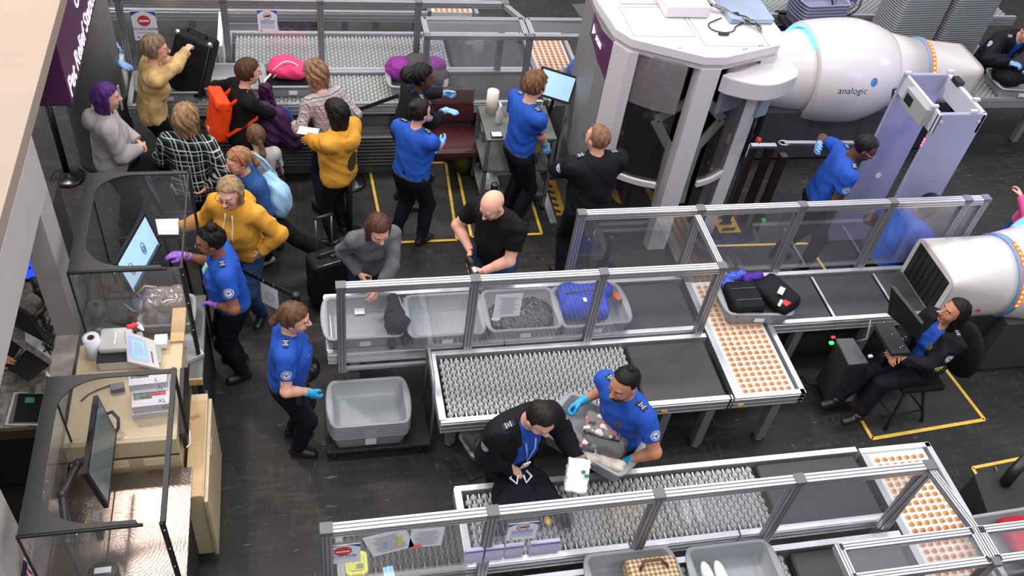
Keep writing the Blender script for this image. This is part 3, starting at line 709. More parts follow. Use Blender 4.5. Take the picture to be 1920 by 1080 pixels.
# ------------------------------------------------------------------ conveyors
def rail_prof(mb, a, b, side, w_=.045, hgt=.135, z=.78, mtop=0, mg=1, axis='x'):
    """aluminium side rail with three grooves on its outer face; side=-1/+1 outward"""
    prof = [(0, 0), (1, 0), (1, .10), (.72, .13), (.72, .17), (1, .20), (1, .44), (.72, .47), (.72, .51), (1, .54), (1, .80), (.80, .84), (1, .90), (1, 1), (0, 1)]
    pts = [(u*w_*side, z-hgt+v*hgt) for u, v in prof]
    if side < 0: pts = pts[::-1]
    k = len(pts)
    if axis == 'x': f = lambda t, p: (t, a[1]+p[0], p[1]); t0, t1 = a[0], b[0]
    else: f = lambda t, p: (a[0]+p[0], t, p[1]); t0, t1 = a[1], b[1]
    vs = [f(t0, p) for p in pts]+[f(t1, p) for p in pts]
    fs = [(i, (i+1) % k, k+(i+1) % k, k+i) for i in range(k)]+[tuple(range(k)), tuple(range(k, 2*k))[::-1]]
    if axis == 'x': fs = [f_[::-1] for f_ in fs]
    mb.add(vs, fs, 0); ms = mb.m
    inner = len(ms)-len(fs)
    seq = list(range(k)) if side > 0 else list(range(k))
    for i in range(k):
        p, q = pts[i], pts[(i+1) % k]
        if abs(p[0]) < w_*.75 and abs(q[0]) < w_*.75 and p[0] != 0 and q[0] != 0: ms[inner+i] = 1
    return mb
wheel_me = None
def wheel_mesh():
    mb = MB(); mb.lathe((0, 0, 0), [(.0, -.023), (.017, -.023), (.023, -.016), (.0265, -.006), (.0265, .006), (.023, .016), (.017, .023), (0, .023)], 12, 0, axis=(0, 1, 0))
    return mb
def roller_bed(t, x0, x1, y0, y1, z, px=.042, py=.070, n_parts=100):
    """barrel wheels staggered on cross axles; the nearest hundred are parts, the rest one mass"""
    global wheel_me
    if wheel_me is None:
        o = wheel_mesh().build('wheel', rollm); wheel_me = o.data; bpy.data.objects.remove(o)
    nx = int((x1-x0)/px); loc = Vector(t.location); pos = []
    mb = MB()
    for i in range(nx):
        x = x0+px*(i+.5); mb.box((x-.006, y0, z-.034), (x+.006, y1, z-.017), 0)
        off = py*.5*(i % 2); y = y0+.035+off
        while y < y1-.022: pos.append((x, y)); y += py
    mb.build('axle', axle, t, 0, True)
    MB().box((x0, y0, z-.075), (x1, y1, z-.06), 0).build('bed_pan', under, t, 0, True)
    pos.sort(key=lambda p: p[0]*.15+p[1])
    for x, y in pos[:n_parts]:
        o = bpy.data.objects.new('wheel', wheel_me); COL.objects.link(o); o.parent = t; o.location = (x-loc.x, y-loc.y, z-.027)
    if len(pos) > n_parts:
        mb = MB(); wv = [tuple(v.co) for v in wheel_me.vertices]; wf = [tuple(p.vertices) for p in wheel_me.polygons]
        for x, y in pos[n_parts:]: mb.add([(a+x, b+y, c+z-.027) for a, b, c in wv], wf, 0, True)
        o = mb.build('wheels', rollm, t, 0, True); o['kind'] = 'stuff'
def leg_(t, x, y, z=.65, w_=.08, splay=0):
    mb = MB(); mb.box((x-w_/2, y-w_/2, .02), (x+w_/2, y+w_/2, z), 0); mb.lathe((x, y, 0), [(0, 0), (.06, 0), (.06, .012), (.02, .03), (.02, .05)], 16, 1)
    mb.build('leg', [alu_d, blackp], t, .004, True)
def conveyor(name, label, x0, x1, y0, y1, rollers=None, belts=(), legs=(), z=.78, lend=True, near=True, far=True, gap=(), group=None, nw=100, seams=()):
    t = thing(name, label, 'conveyor', ((x0+x1)/2, (y0+y1)/2, 0), group=group)
    if near: rail_prof(MB(), (x0, y0, 0), (x1, y0, 0), -1, z=z).build('side_rail', [alu, groove], t, 0, True)
    if far: rail_prof(MB(), (x0, y1, 0), (x1, y1, 0), 1, z=z).build('side_rail', [alu, groove], t, 0, True)
    if lend:
        mb = MB(); mb.box((x0-.01, y0-.02, z-.10), (x0+.045, y1+.02, z+.012), 0); mb.box((x0+.04, y0-.02, z-.10), (x0+.046, y0+.01, z-.02), 1); mb.build('end_rail', [alu, groove], t, .008, True)
    for s_ in seams:
        MB().box((s_-.007, y0-.048, z-.137), (s_+.007, y0, z+.001), 0).build('joint_strip', blackm, t, 0, True)
    if rollers: roller_bed(t, rollers[0], rollers[1], y0+.02, y1-.02, z-.012, n_parts=nw)
    for k, (a, b) in enumerate(belts):
        mb = MB(); n = 6; pr = []
        for i in range(n+1): q = math.pi/2*i/n; pr.append((a+.035-.035*math.cos(q), z-.05-.035+.035*math.sin(q)+.02))
        for i in range(n+1): q = math.pi/2*i/n; pr.append((b-.035+.035*math.sin(q), z-.03-.035+.035*math.cos(q)))
        vs = [(p[0], y0+.02, p[1]) for p in pr]+[(p[0], y1-.02, p[1]) for p in pr]; m_ = len(pr)
        mb.add(vs, [(i, i+1, m_+i+1, m_+i) for i in range(m_-1)], 0, True); mb.add([(a, y0+.02, z-.1), (b, y0+.02, z-.1), (b, y1-.02, z-.1), (a, y1-.02, z-.1)], [(0, 1, 2, 3)], 0)
        mb.build('belt', belt, t, 0, True)
    for x, y in legs: leg_(t, x, y)
    return t
def transfer(label, x0, x1, y0, y1, z=.78, far=True, right=True, legs=(), nearbar=False):
    t = thing('transfer_table', label, 'conveyor', ((x0+x1)/2, (y0+y1)/2, 0))
    mw = mat('white transfer belt', (.62, .60, .58), .5, var=.06, vscale=30); mo = mat('orange transfer roller', 'DC9A56', .45, var=.12, vscale=40); mo2 = mat('orange roller slot', '8A5A34', .5)
    MB().box((x0+.055, y0, z-.09), (x1-.03, y1, z-.016), 0).build('belt', mw, t, 0, True)
    MB().box((x0, y0, z-.08), (x0+.055, y1, z-.004), 0).build('edge_plate', steel, t, .002, True)
    mb = MB(); px, py = .066, .058; nx = int((x1-.03-x0-.06)/px); ny = int((y1-y0)/py); ox = x0+.06+((x1-.03-x0-.06)-nx*px)/2
    for j in range(ny):
        for i in range(nx):
            cx = ox+px*(i+.5); cy = y0+py*(j+.5)
            mb.lathe((cx, cy, z-.020), [(0, -.024), (.012, -.023), (.018, -.014), (.020, 0), (.018, .014), (.012, .023), (0, .024)], 12, 0, axis=(1, 0, 0), sx=1.)
            for dx in (-.007, .007): mb.box((cx+dx-.003, cy-.013, z-.010), (cx+dx+.003, cy+.013, z+.0005), 1)
    o = mb.build('transfer_roller', [mo, mo2], t, 0, True); o['kind'] = 'stuff'
    if right: rail_prof(MB(), (x1, y0-.045, 0), (x1, y1+.04, 0), 1, axis='y', z=z).build('side_rail', [alu, groove], t, 0, True)
    if far: rail_prof(MB(), (x0, y1, 0), (x1+.04, y1, 0), 1, z=z).build('side_rail', [alu, groove], t, 0, True)
    if nearbar: rail_prof(MB(), (x0, y0, 0), (x1+.04, y0, 0), -1, z=z).build('side_rail', [alu, groove], t, 0, True)
    for x, y in legs: leg_(t, x, y)
    return t
# middle lane: entry line A, return line B
conveyor('roller_conveyor', 'long roller conveyor behind the glass partition carrying four grey bins of belongings', .13, 3.40, 5.06, 5.64, (.2, 2.66), [(2.68, 3.38)], [(.35, 5.12), (.35, 5.58), (2.9, 5.12), (2.9, 5.58)], seams=(1.6,))
conveyor('roller_conveyor', 'empty roller conveyor in the middle behind the officer holding a bin', .95, 3.40, 4.28, 4.92, (1.02, 2.63), [(2.65, 3.38)], [(1.12, 4.60), (2.9, 4.35), (3.3, 4.35)], seams=(3.38,))
transfer('orange dotted transfer table beneath the bin with the black laptop bag', 3.42, 4.02, 4.28, 5.60, far=False, legs=[(3.92, 4.36)], nearbar=True)
MB_ = MB()
conveyor('belt_conveyor', 'dark belt conveyor leading into the white scanner tunnel at the right edge', 4.07, 5.78, 5.06, 5.62, None, [(3.40+.66, 4.72), (4.74, 5.38), (5.40, 5.80)], [(4.45, 5.12), (5.2, 5.12)], lend=False, far=True)
t = thing('belt_divider', 'three thin bright strips across the dark belt before the scanner tunnel', 'strip', (5.0, 5.34, .74))
for x in (4.73, 5.39): MB().box((x-.012, 5.08, .748), (x+.012, 5.60, .754), 0).build('strip', alu, t, 0, True)
# near lane: line C and entry line D
conveyor('roller_conveyor', 'roller conveyor in front of the standing officers with a dark jacket on its left end', .97, 4.25, 3.06, 3.62, (1.04, 3.33), [(3.36, 4.23)], [(1.2, 3.5), (2.6, 3.5), (3.9, 3.5)], seams=(2.15, 3.0))
transfer('orange dotted transfer table at the lower right behind the glass', 4.27, 4.87, 1.7, 3.60, legs=[(4.8, 3.5)])
conveyor('roller_conveyor', 'roller conveyor along the bottom edge with two grey bins', .10, 4.25, 2.30, 2.86, (.16, 3.30), [(3.33, 4.23)], [(.3, 2.4), (2.5, 2.4)], far=True)
conveyor('belt_conveyor', 'short belt conveyor at the right edge carrying a bin with a red bag', 4.93, 7.0, 2.30, 2.90, None, [(4.93, 7.0)], [(5.6, 2.8)], lend=False)
# far lane: entry line and return line
conveyor('roller_conveyor', 'roller conveyor where travellers load bins at the upper left', -1.70, 2.68, 8.54, 9.10, (-1.62, 1.62), [(1.65, 2.66)], [(-1.4, 8.6), (.2, 8.6), (2.4, 8.6)], seams=(.1,))
conveyor('roller_conveyor', 'roller conveyor behind the far glass partition above the travellers', -.74, 2.68, 9.20, 9.92, (-.66, 1.75), [(1.78, 2.66)], [(-.5, 9.8), (1.2, 9.8)], seams=())
transfer('orange dotted transfer table at the top beside the body scanner', 2.70, 3.22, 8.54, 9.92, legs=[])
conveyor('belt_conveyor', 'belt conveyor running behind the body scanner with a blue bag in a bin', 3.28, 4.70, 8.54, 9.12, None, [(3.28, 4.70)], [(3.6, 8.7)], lend=False)
# farthest line
conveyor('roller_conveyor', 'farthest grey conveyor crossing the top of the view with legs below', -2.2, 1.62, 10.45, 11.1, None, [(-2.1, 1.6)], [(-1.2, 10.6), (.15, 10.6), (.62, 10.6), (1.0, 10.6), (1.5, 10.6)], lend=True)
transfer('orange dotted transfer table at the very top edge', 1.62, 2.22, 10.45, 11.6)
conveyor('roller_conveyor', 'grey roller table behind the tall stacks of bins at the upper right', 6.2, 10.1, 10.50, 11.15, (6.3, 10.0), (), [(7.9, 10.6), (8.6, 10.6), (9.7, 10.6)], lend=False)
conveyor('roller_conveyor', 'roller conveyor leaving the far white scanner at the right edge', 8.16, 10.4, 8.50, 9.10, (8.2, 10.3), (), [(8.5, 8.6), (9.3, 8.6)], lend=False)
# ------------------------------------------------------------------ glass partitions
def profile(t, a, b, w_=.07, name='frame_bar', m=None):
    a, b = Vector(a), Vector(b); mb = MB(); mb.beam(a, b, w_, w_, 0); d = (b-a).normalized()
    up = Vector((0, 0, 1)) if abs(d.z) < .9 else Vector((0, 1, 0)); x = d.cross(up).normalized(); y = x.cross(d)
    for s in (x, y, -x, -y):
        for k in (-.2, .2):
            o = x if abs(s.dot(x)) < .5 else y
            mb.beam(a+s*w_*.5+o*w_*k, b+s*w_*.5+o*w_*k, .006, .004, 1, up=tuple(s) if abs(s.dot(d)) < .9 else (0, 0, 1))
    return mb.build(name, [m or alu, groove], t, 0, True)
def pane(t, pts, m=None, th=.008, name='glass_pane'):
    p = [Vector(q) for q in pts]; n = (p[1]-p[0]).cross(p[2]-p[0]).normalized()*th/2
    mb = MB().add([q-n for q in p]+[q+n for q in p], [(3, 2, 1, 0), (4, 5, 6, 7), (0, 1, 5, 4), (1, 2, 6, 5), (2, 3, 7, 6), (3, 0, 4, 7)], 0)
    return mb.build(name, m or glassm, t, 0, True)
def cap(t, p, s=.078): MB().cbox(p, (s, s, .035)).build('cap', mat('grey cap plastic', (.12, .12, .125), .5), t, .004, True)
def partition(label, y, xs, z0=.62, z1=1.57, ends=(), w_=.065, zb=.78):
    t = thing('glass_partition', label, 'partition', ((xs[0]+xs[-1])/2, y, z0))
    for x in xs: profile(t, (x, y, z0), (x, y, z1), w_, 'post', alu_d)
    for a, b in zip(xs[:-1], xs[1:]):
        profile(t, (a+.03, y, z1), (b-.03, y, z1), w_, 'top_rail'); pane(t, [(a+.03, y, zb), (b-.03, y, zb), (b-.03, y, z1-.03), (a+.03, y, z1-.03)])
    for x in xs: cap(t, (x, y, z1+.022), .08)
    return t
p1 = partition('glass partition in front of the four bins with a paper notice on it', 4.985, [.24, 1.27, 2.31, 3.33], .60, 1.57)
profile(p1, (3.33, 5.02, 1.57), (3.33, 5.62, 1.57), .05, 'cross_bar'); MB().box((.24, 4.97, .6), (1.3, 5.0, .63)).build('bottom_rail', alu_d, p1, 0, True)
p2 = partition('glass partition behind the belt between the body scanner and the seated officer', 5.69, [2.30, 3.38, 4.36, 5.27, 6.05, 6.25], .62, 1.58, zb=.80)
p3 = partition('long glass partition across the bottom holding two notices', 2.955, [.03, 1.05, 2.15, 3.15, 4.14], .60, 1.57)
profile(p3, (4.14, 2.93, 1.57), (4.22, 2.42, 1.57), .05, 'cross_bar'); profile(p3, (4.14, 2.93, 1.57), (4.10, 2.95, .8), .05, 'frame_bar')
p4 = thing('glass_partition', 'double railed glass guard at the bottom right corner', 'partition', (4.2, 2.3, .7))
for a, b in ((3.19, 4.16), (4.20, 5.4)):
    for y in (2.22, 2.43): profile(p4, (a, y, 1.6), (b, y, 1.6), .05, 'top_rail')
    pane(p4, [(a, 2.24, 1.6), (b, 2.24, 1.6), (b, 2.41, 1.6), (a, 2.41, 1.6)])
    pane(p4, [(a, 2.22, .8), (b, 2.22, .8), (b, 2.22, 1.57), (a, 2.22, 1.57)])
for x in (3.19, 4.16, 4.22): profile(p4, (x, 2.2, 1.6), (x, 2.45, 1.6), .05, 'cross_bar')
profile(p4, (4.19, 2.22, .62), (4.19, 2.22, 1.6), .06, 'post', alu_d); cap(p4, (4.19, 2.2, 1.62), .06)
p5 = partition('far glass partition above the travellers with two white notices', 9.15, [-1.72, -.70, .28, 1.32, 2.27], .62, 1.6)
profile(p5, (2.27, 9.12, 1.6), (2.42, 8.80, 1.6), .05, 'cross_bar')
p6 = thing('glass_partition', 'double railed glass guard beside the tall grey body scanner', 'partition', (2.3, 8.6, .7))
for a, b in ((1.33, 2.38), (2.46, 3.45)):
    for y in (8.49, 8.82): profile(p6, (a, y, 1.6), (b, y, 1.6), .05, 'top_rail')
    pane(p6, [(a, 8.5, 1.6), (b, 8.5, 1.6), (b, 8.81, 1.6), (a, 8.81, 1.6)]); pane(p6, [(a, 8.49, .8), (b, 8.49, .8), (b, 8.49, 1.57), (a, 8.49, 1.57)])
for x in (1.33, 2.38, 2.45): profile(p6, (x, 8.47, 1.6), (x, 8.84, 1.6), .05, 'cross_bar')
for x in (1.33, 2.42): profile(p6, (x, 8.48, .62), (x, 8.48, 1.6), .06, 'post', alu_d); cap(p6, (x, 8.47, 1.62), .065)
# ------------------------------------------------------------------ floor mats with yellow borders
matr = mat('ribbed rubber mat', (.028, .027, .026), .7, bump=.5, bscale=5, stretch=(1, 40, 1))
def fmat(label, c, rot=0, tape=.03):
    """c: four floor corners"""
    ctr = Vector((sum(q[0] for q in c)/4, sum(q[1] for q in c)/4)); t = thing('floor_mat', label, 'mat', (ctr[0], ctr[1], 0))
    P = [Vector((q[0], q[1], 0)) for q in c]; up = Vector((0, 0, .008))
    mb = MB(); mb.add([p for p in P]+[p+up for p in P], [(4, 5, 6, 7), (0, 1, 5, 4), (1, 2, 6, 5), (2, 3, 7, 6), (3, 0, 4, 7)], 0); mb.build('rubber', matr, t, 0, True)
    for i in range(4):
        a, b = P[i], P[(i+1) % 4]; mb = MB().beam(a+up*1.1, b+up*1.1, tape, .004, 0); mb.build('yellow_border', yellow, t, 0, True)
fmat('yellow bordered mat under the blue shirted officer beside the stanchion', [(.80, 7.12), (1.56, 7.12), (1.62, 8.42), (.74, 8.46)])
fmat('yellow bordered mat behind the bald man', [(1.72, 7.16), (2.49, 7.16), (2.49, 8.3), (1.74, 8.44)])
fmat('yellow bordered mat under the tall stool of the seated officer', [(5.01, 4.21), (6.26, 4.30), (6.19, 4.95), (4.98, 4.95)], tape=.035)
fmat('yellow bordered mat seen through the glass left of the walk through detector', [(4.36, 6.0), (5.55, 6.0), (5.5, 6.82), (4.36, 6.85)])
fmat('yellow bordered mat at the lower right edge', [(5.83, 3.1), (7.6, 3.1), (7.6, 3.95), (5.83, 3.80)])
# ramp plate at the scanner's foot
t = thing('ramp_plate', 'steel strip with hazard patterned mat at the foot of the body scanner', 'ramp', (2.75, 7.6, 0))
MB().box((2.62, 7.32, 0), (2.70, 8.05, .012)).build('steel_strip', steel, t, 0, True)
haz = mat('hazard mat tan', 'B58A2E', .6, var=.25, vscale=18)
mb = MB().box((2.72, 7.45, 0), (2.98, 8.05, .01), 0)
for k in range(5):
    y = 7.5+k*.11
    mb.add([(2.72, y, .0115), (2.78, y-.03, .0115), (2.78, y+.02, .0115), (2.72, y+.05, .0115)], [(0, 1, 2, 3)], 1); mb.add([(2.92, y-.02, .0115), (2.98, y-.05, .0115), (2.98, y, .0115), (2.92, y+.03, .0115)], [(0, 1, 2, 3)], 1)
mb.build('warning_mat', [haz, blackm], t, 0, True)
t = thing('ramp_plate', 'hazard striped plate by the right foot of the body scanner', 'ramp', (4.66, 7.35, 0))
mb = MB().box((4.52, 7.05, 0), (4.78, 7.5, .01), 0)
for k in range(4): mb.quad((4.54, 7.08+k*.1, .012), (4.7, 7.08+k*.1, .012), (4.75, 7.13+k*.1, .012), (4.59, 7.13+k*.1, .012), 1)
mb.build('warning_mat', [haz, blackm], t, 0, True)
def outline(pts, z0, z1, name, m, t):
    MB().prism(pts, z0, z1).build(name, m, t, 0, True)
for q, lab in ((0, 'left yellow footprint decal on the body scanner floor'), (1, 'right yellow footprint decal on the body scanner floor')):
    g = G(*((1157, 368), (1220, 365))[q], .03); t = thing('footprint_decal', lab, 'decal', (g[0], g[1], .022))
    sx = -1 if q == 0 else 1
    P = [(.040*math.cos(a)*(1+.25*math.sin(a))+sx*.012*math.cos(2*a), .125*math.sin(a)) for a in np.linspace(0, 2*math.pi, 25)[:-1]]
    MB().prism([(u+g[0], v+g[1]) for u, v in P], .021, .024).build('footprint', yellow, t, 0, True)
# ------------------------------------------------------------------ body scanner
sgrey = mat('scanner grey panel', '9C9A9E', .45, var=.02, vscale=2); slight = mat('scanner light panel', 'C9C4C8', .4); sdark = mat('scanner side panel', '787778', .5)
sroof = mat('scanner roof', 'D8D2D6', .5, var=.03, vscale=6); sbrown = mat('dark brown inner panel', (.028, .018, .014), .5)
sglass = glass('scanner curved glass', (.90, .87, .86), .012, 1.1)
t = thing('body_scanner', 'tall grey octagonal walk in body scanner with curved glass and cables on its roof', 'scanner', (3.71, 7.75, 0))
roof = [(2.83, 7.85), (2.88, 7.30), (2.99, 7.13), (3.61, 6.83), (3.80, 6.83), (4.42, 7.04), (4.53, 7.27), (4.50, 8.1), (4.40, 8.36), (3.80, 8.46), (3.61, 8.46), (2.99, 8.38), (2.85, 8.2)]
MB().prism(roof, 2.315, 2.40).build('roof', sroof, t, .004, True)
MB().prism([(a*.97+3.71*.03, b*.97+7.7*.03) for a, b in roof], 2.25, 2.315).build('roof_fascia', slight, t, 0, True)
MB().prism([(2.83, 7.5), (2.878, 7.31), (3.05, 7.36), (3.13, 7.5), (3.13, 8.4), (2.99, 8.38), (2.85, 8.2)], .0, 2.27).build('side_panel', sdark, t, .008, True)
MB().prism([(2.88, 7.305), (2.99, 7.13), (3.08, 7.11), (3.12, 7.3), (3.04, 7.36)], 0, 2.27).build('corner_post', slight, t, .006, True)
MB().prism([(3.60, 6.84), (3.80, 6.84), (3.83, 6.96), (3.58, 6.96)], 0, 2.27).build('front_post', slight, t, .006, True)
MB().prism([(4.27, 7.02), (4.43, 7.05), (4.54, 7.28), (4.52, 7.50), (4.34, 7.42)], 0, 2.27).build('corner_post', slight, t, .006, True)
MB().prism([(4.52, 7.50), (4.50, 8.1), (4.40, 8.36), (4.2, 8.42), (4.34, 7.42)], 0, 2.27).build('rear_panel', sbrown, t, .006, True)
MB().prism([(3.13, 8.3), (4.3, 8.3), (4.3, 8.44), (3.13, 8.44)], 0, 2.27).build('rear_panel', sbrown, t, 0, True)
MB().prism([(3.0, 7.2), (3.7, 6.9), (4.4, 7.15), (4.45, 8.4), (3.0, 8.4)], .0, .02).build('floor_plate', mat('scanner floor', (.035, .026, .022), .55), t, 0, True)
def arc(cx, cy, r, a0, a1, n=14): return [(cx+r*math.cos(R_(a)), cy+r*math.sin(R_(a))) for a in np.linspace(a0, a1, n)]
cx, cy = 3.71, 7.75
for a0, a1 in ((-139, -104), (-76, -44)):
    for r, z0, z1, nm, m_, th in ((.90, .02, 2.27, 'curved_glass', sglass, .01), (.93, .86, .92, 'grab_rail', slight, .035), (.86, 1.72, 2.27, 'header', sgrey, .03)):
        o = arc(cx, cy, r, a0, a1); i_ = arc(cx, cy, r-th, a0, a1)[::-1]
        MB().prism(o+i_, z0, z1).build(nm, m_, t, 0, True)
mastm = mat('antenna mast grey green', 'B8BEBA', .5)
def GY(px, py, Y):
    v = ((px-960)/FPX)*CR-((py-540)/FPX)*CU+CF; k = Y/v[1]; return (k*v[0], Y, CAM_H+k*v[2])
for q_ in (((1290, 190), (1228, 225), (1255, 278), (1238, 345), (1225, 400)), ((1322, 184), (1354, 223), (1306, 276), (1288, 330), (1275, 380))):
    mb = MB(); pts = [GY(a, b, 7.35) for a, b in q_]
    for a, b in zip(pts[:-1], pts[1:]): mb.beam(a, b, .10, .035, 0, up=(0, 1, 0))
    mb.build('antenna_mast', mastm, t, .01, True)
# purple header on the left side panel with lettering
mb = MB(); f = lambda u, v: (float(np.interp(7.84-.54*u, [7.30, 7.5, 7.84], [2.88, 2.83, 2.84]))-.004, 7.84-.54*u, v)
n = 12
for i in range(n):
    u0, u1 = i/n, (i+1)/n; z0, z1 = 2.02-.16*u0**2, 2.02-.16*u1**2
    mb.quad(f(u0, z0), f(u1, z1), f(u1, 2.27), f(u0, 2.27))
mb.build('purple_header', purple, t, 0, True)
text('lettering', '\u25b6 scan', .11, (2.822, 7.76, 2.10), (.0, -1, 0), (0, 0, 1), signlit, t, bold=.002)
# roof recess, panels, boxes
mb = MB(); mb.box((3.05, 7.75, 2.40), (3.55, 8.45, 2.412), 0); mb.build('roof_plate', mat('roof recess', 'B9B2B6', .5), t, .003, True)
for x0, y0, x1, y1 in ((3.02, 7.18, 3.62, 7.7), (3.66, 7.02, 4.3, 7.62)):
    mb = MB(); r_ = .003
    for a, b in (((x0, y0), (x1, y0)), ((x1, y0), (x1, y1)), ((x1, y1), (x0, y1)), ((x0, y1), (x0, y0))): mb.beam((*a, 2.401), (*b, 2.401), .006, .004)
    mb.build('panel_seam', mat('panel seam', '8E888C', .6), t, 0, True)
MB().box((3.42, 7.50, 2.41), (3.86, 8.2, 2.52)).build('roof_box', sroof, t, .006, True)
mb = MB().box((2.98, 8.0, 2.40), (3.42, 8.05, 2.50), 0).box((3.86, 7.95, 2.40), (4.04, 8.0, 2.50), 0); mb.build('roof_rib', sroof, t, .004, True)
MB().box((4.04, 7.40, 2.41), (4.49, 8.25, 2.46)).build('electronics_tray', mat('zinc tray', '9FAFC6', .3, .6, var=.1, vscale=6), t, .004, True)
mb = MB(); 
for k in range(9):
    rr = random.Random(k); p = [(3.86+rr.random()*.05, 7.8+rr.random()*.2, 2.45)]
    for j in range(1, 9): p.append((3.88+j*.05+rr.uniform(-.02, .02), 7.75-j*.055+rr.uniform(-.03, .03), 2.43+rr.random()*.04))
    p.append((4.3, 7.22+rr.random()*.06, 2.42)); mb.path(p, .006, 6, k % 2)
mb.build('cable_bundle', [blackp, mat('grey cable', '8A8480', .5)], t, 0, True)
mb = MB(); mb.path([(3.98, 7.48, 2.42)]+[(3.93+.13*math.cos(a), 7.33+.13*math.sin(a)*.8, 2.415) for a in np.linspace(2.0, 6.2, 14)]+[(4.2, 7.42, 2.42)], .007, 6); mb.beam((3.85, 7.20, 2.42), (3.95, 7.19, 2.42), .02, .02); mb.build('looped_cable', blackp, t, 0, True)
for x, y in ((3.40, 6.98), (4.02, 6.96), (4.05, 6.975), (4.2, 7.02), (4.23, 7.03)): MB().cyl((x, y, 2.399), (x, y, 2.403), .008).build('screw_hole', blackm, t, 0, True)
# bulging rounded fairing
P = [(3.83, 6.86)]+[(3.88+(.70)*u, 6.80+.03*u-.13*math.sin(math.pi*u)) for u in np.linspace(0, 1, 12)]+[(4.63, 6.92), (4.62, 7.08), (4.5, 7.16), (4.3, 7.08)]
MB().prism(P, 2.02, 2.20).build('fairing', slight, t, .012, True)
MB().cbox((4.46, 7.10, 1.80), (.15, .14, .42), Matrix.Rotation(R_(22), 3, 'Z')).build('control_box', mat('blue grey box', '8A94A2', .4), t, .01, True)
mb = MB().cyl((4.52, 7.02, 1.33), (4.55, 6.98, 1.33), .028); mb.build('emergency_button', red, t, 0, True)
mb = MB(); mb.path([(4.44, 7.02, 1.58), (4.42, 6.97, 1.45), (4.43, 6.97, 1.33), (4.45, 6.99, 1.40)], .01, 8); mb.build('handset_cord', blackp, t, 0, True)
MB().cbox((4.475, 7.03, 1.18), (.07, .004, .12), Matrix.Rotation(R_(62), 3, 'Z')).build('sticker', whitep, t, 0, True)
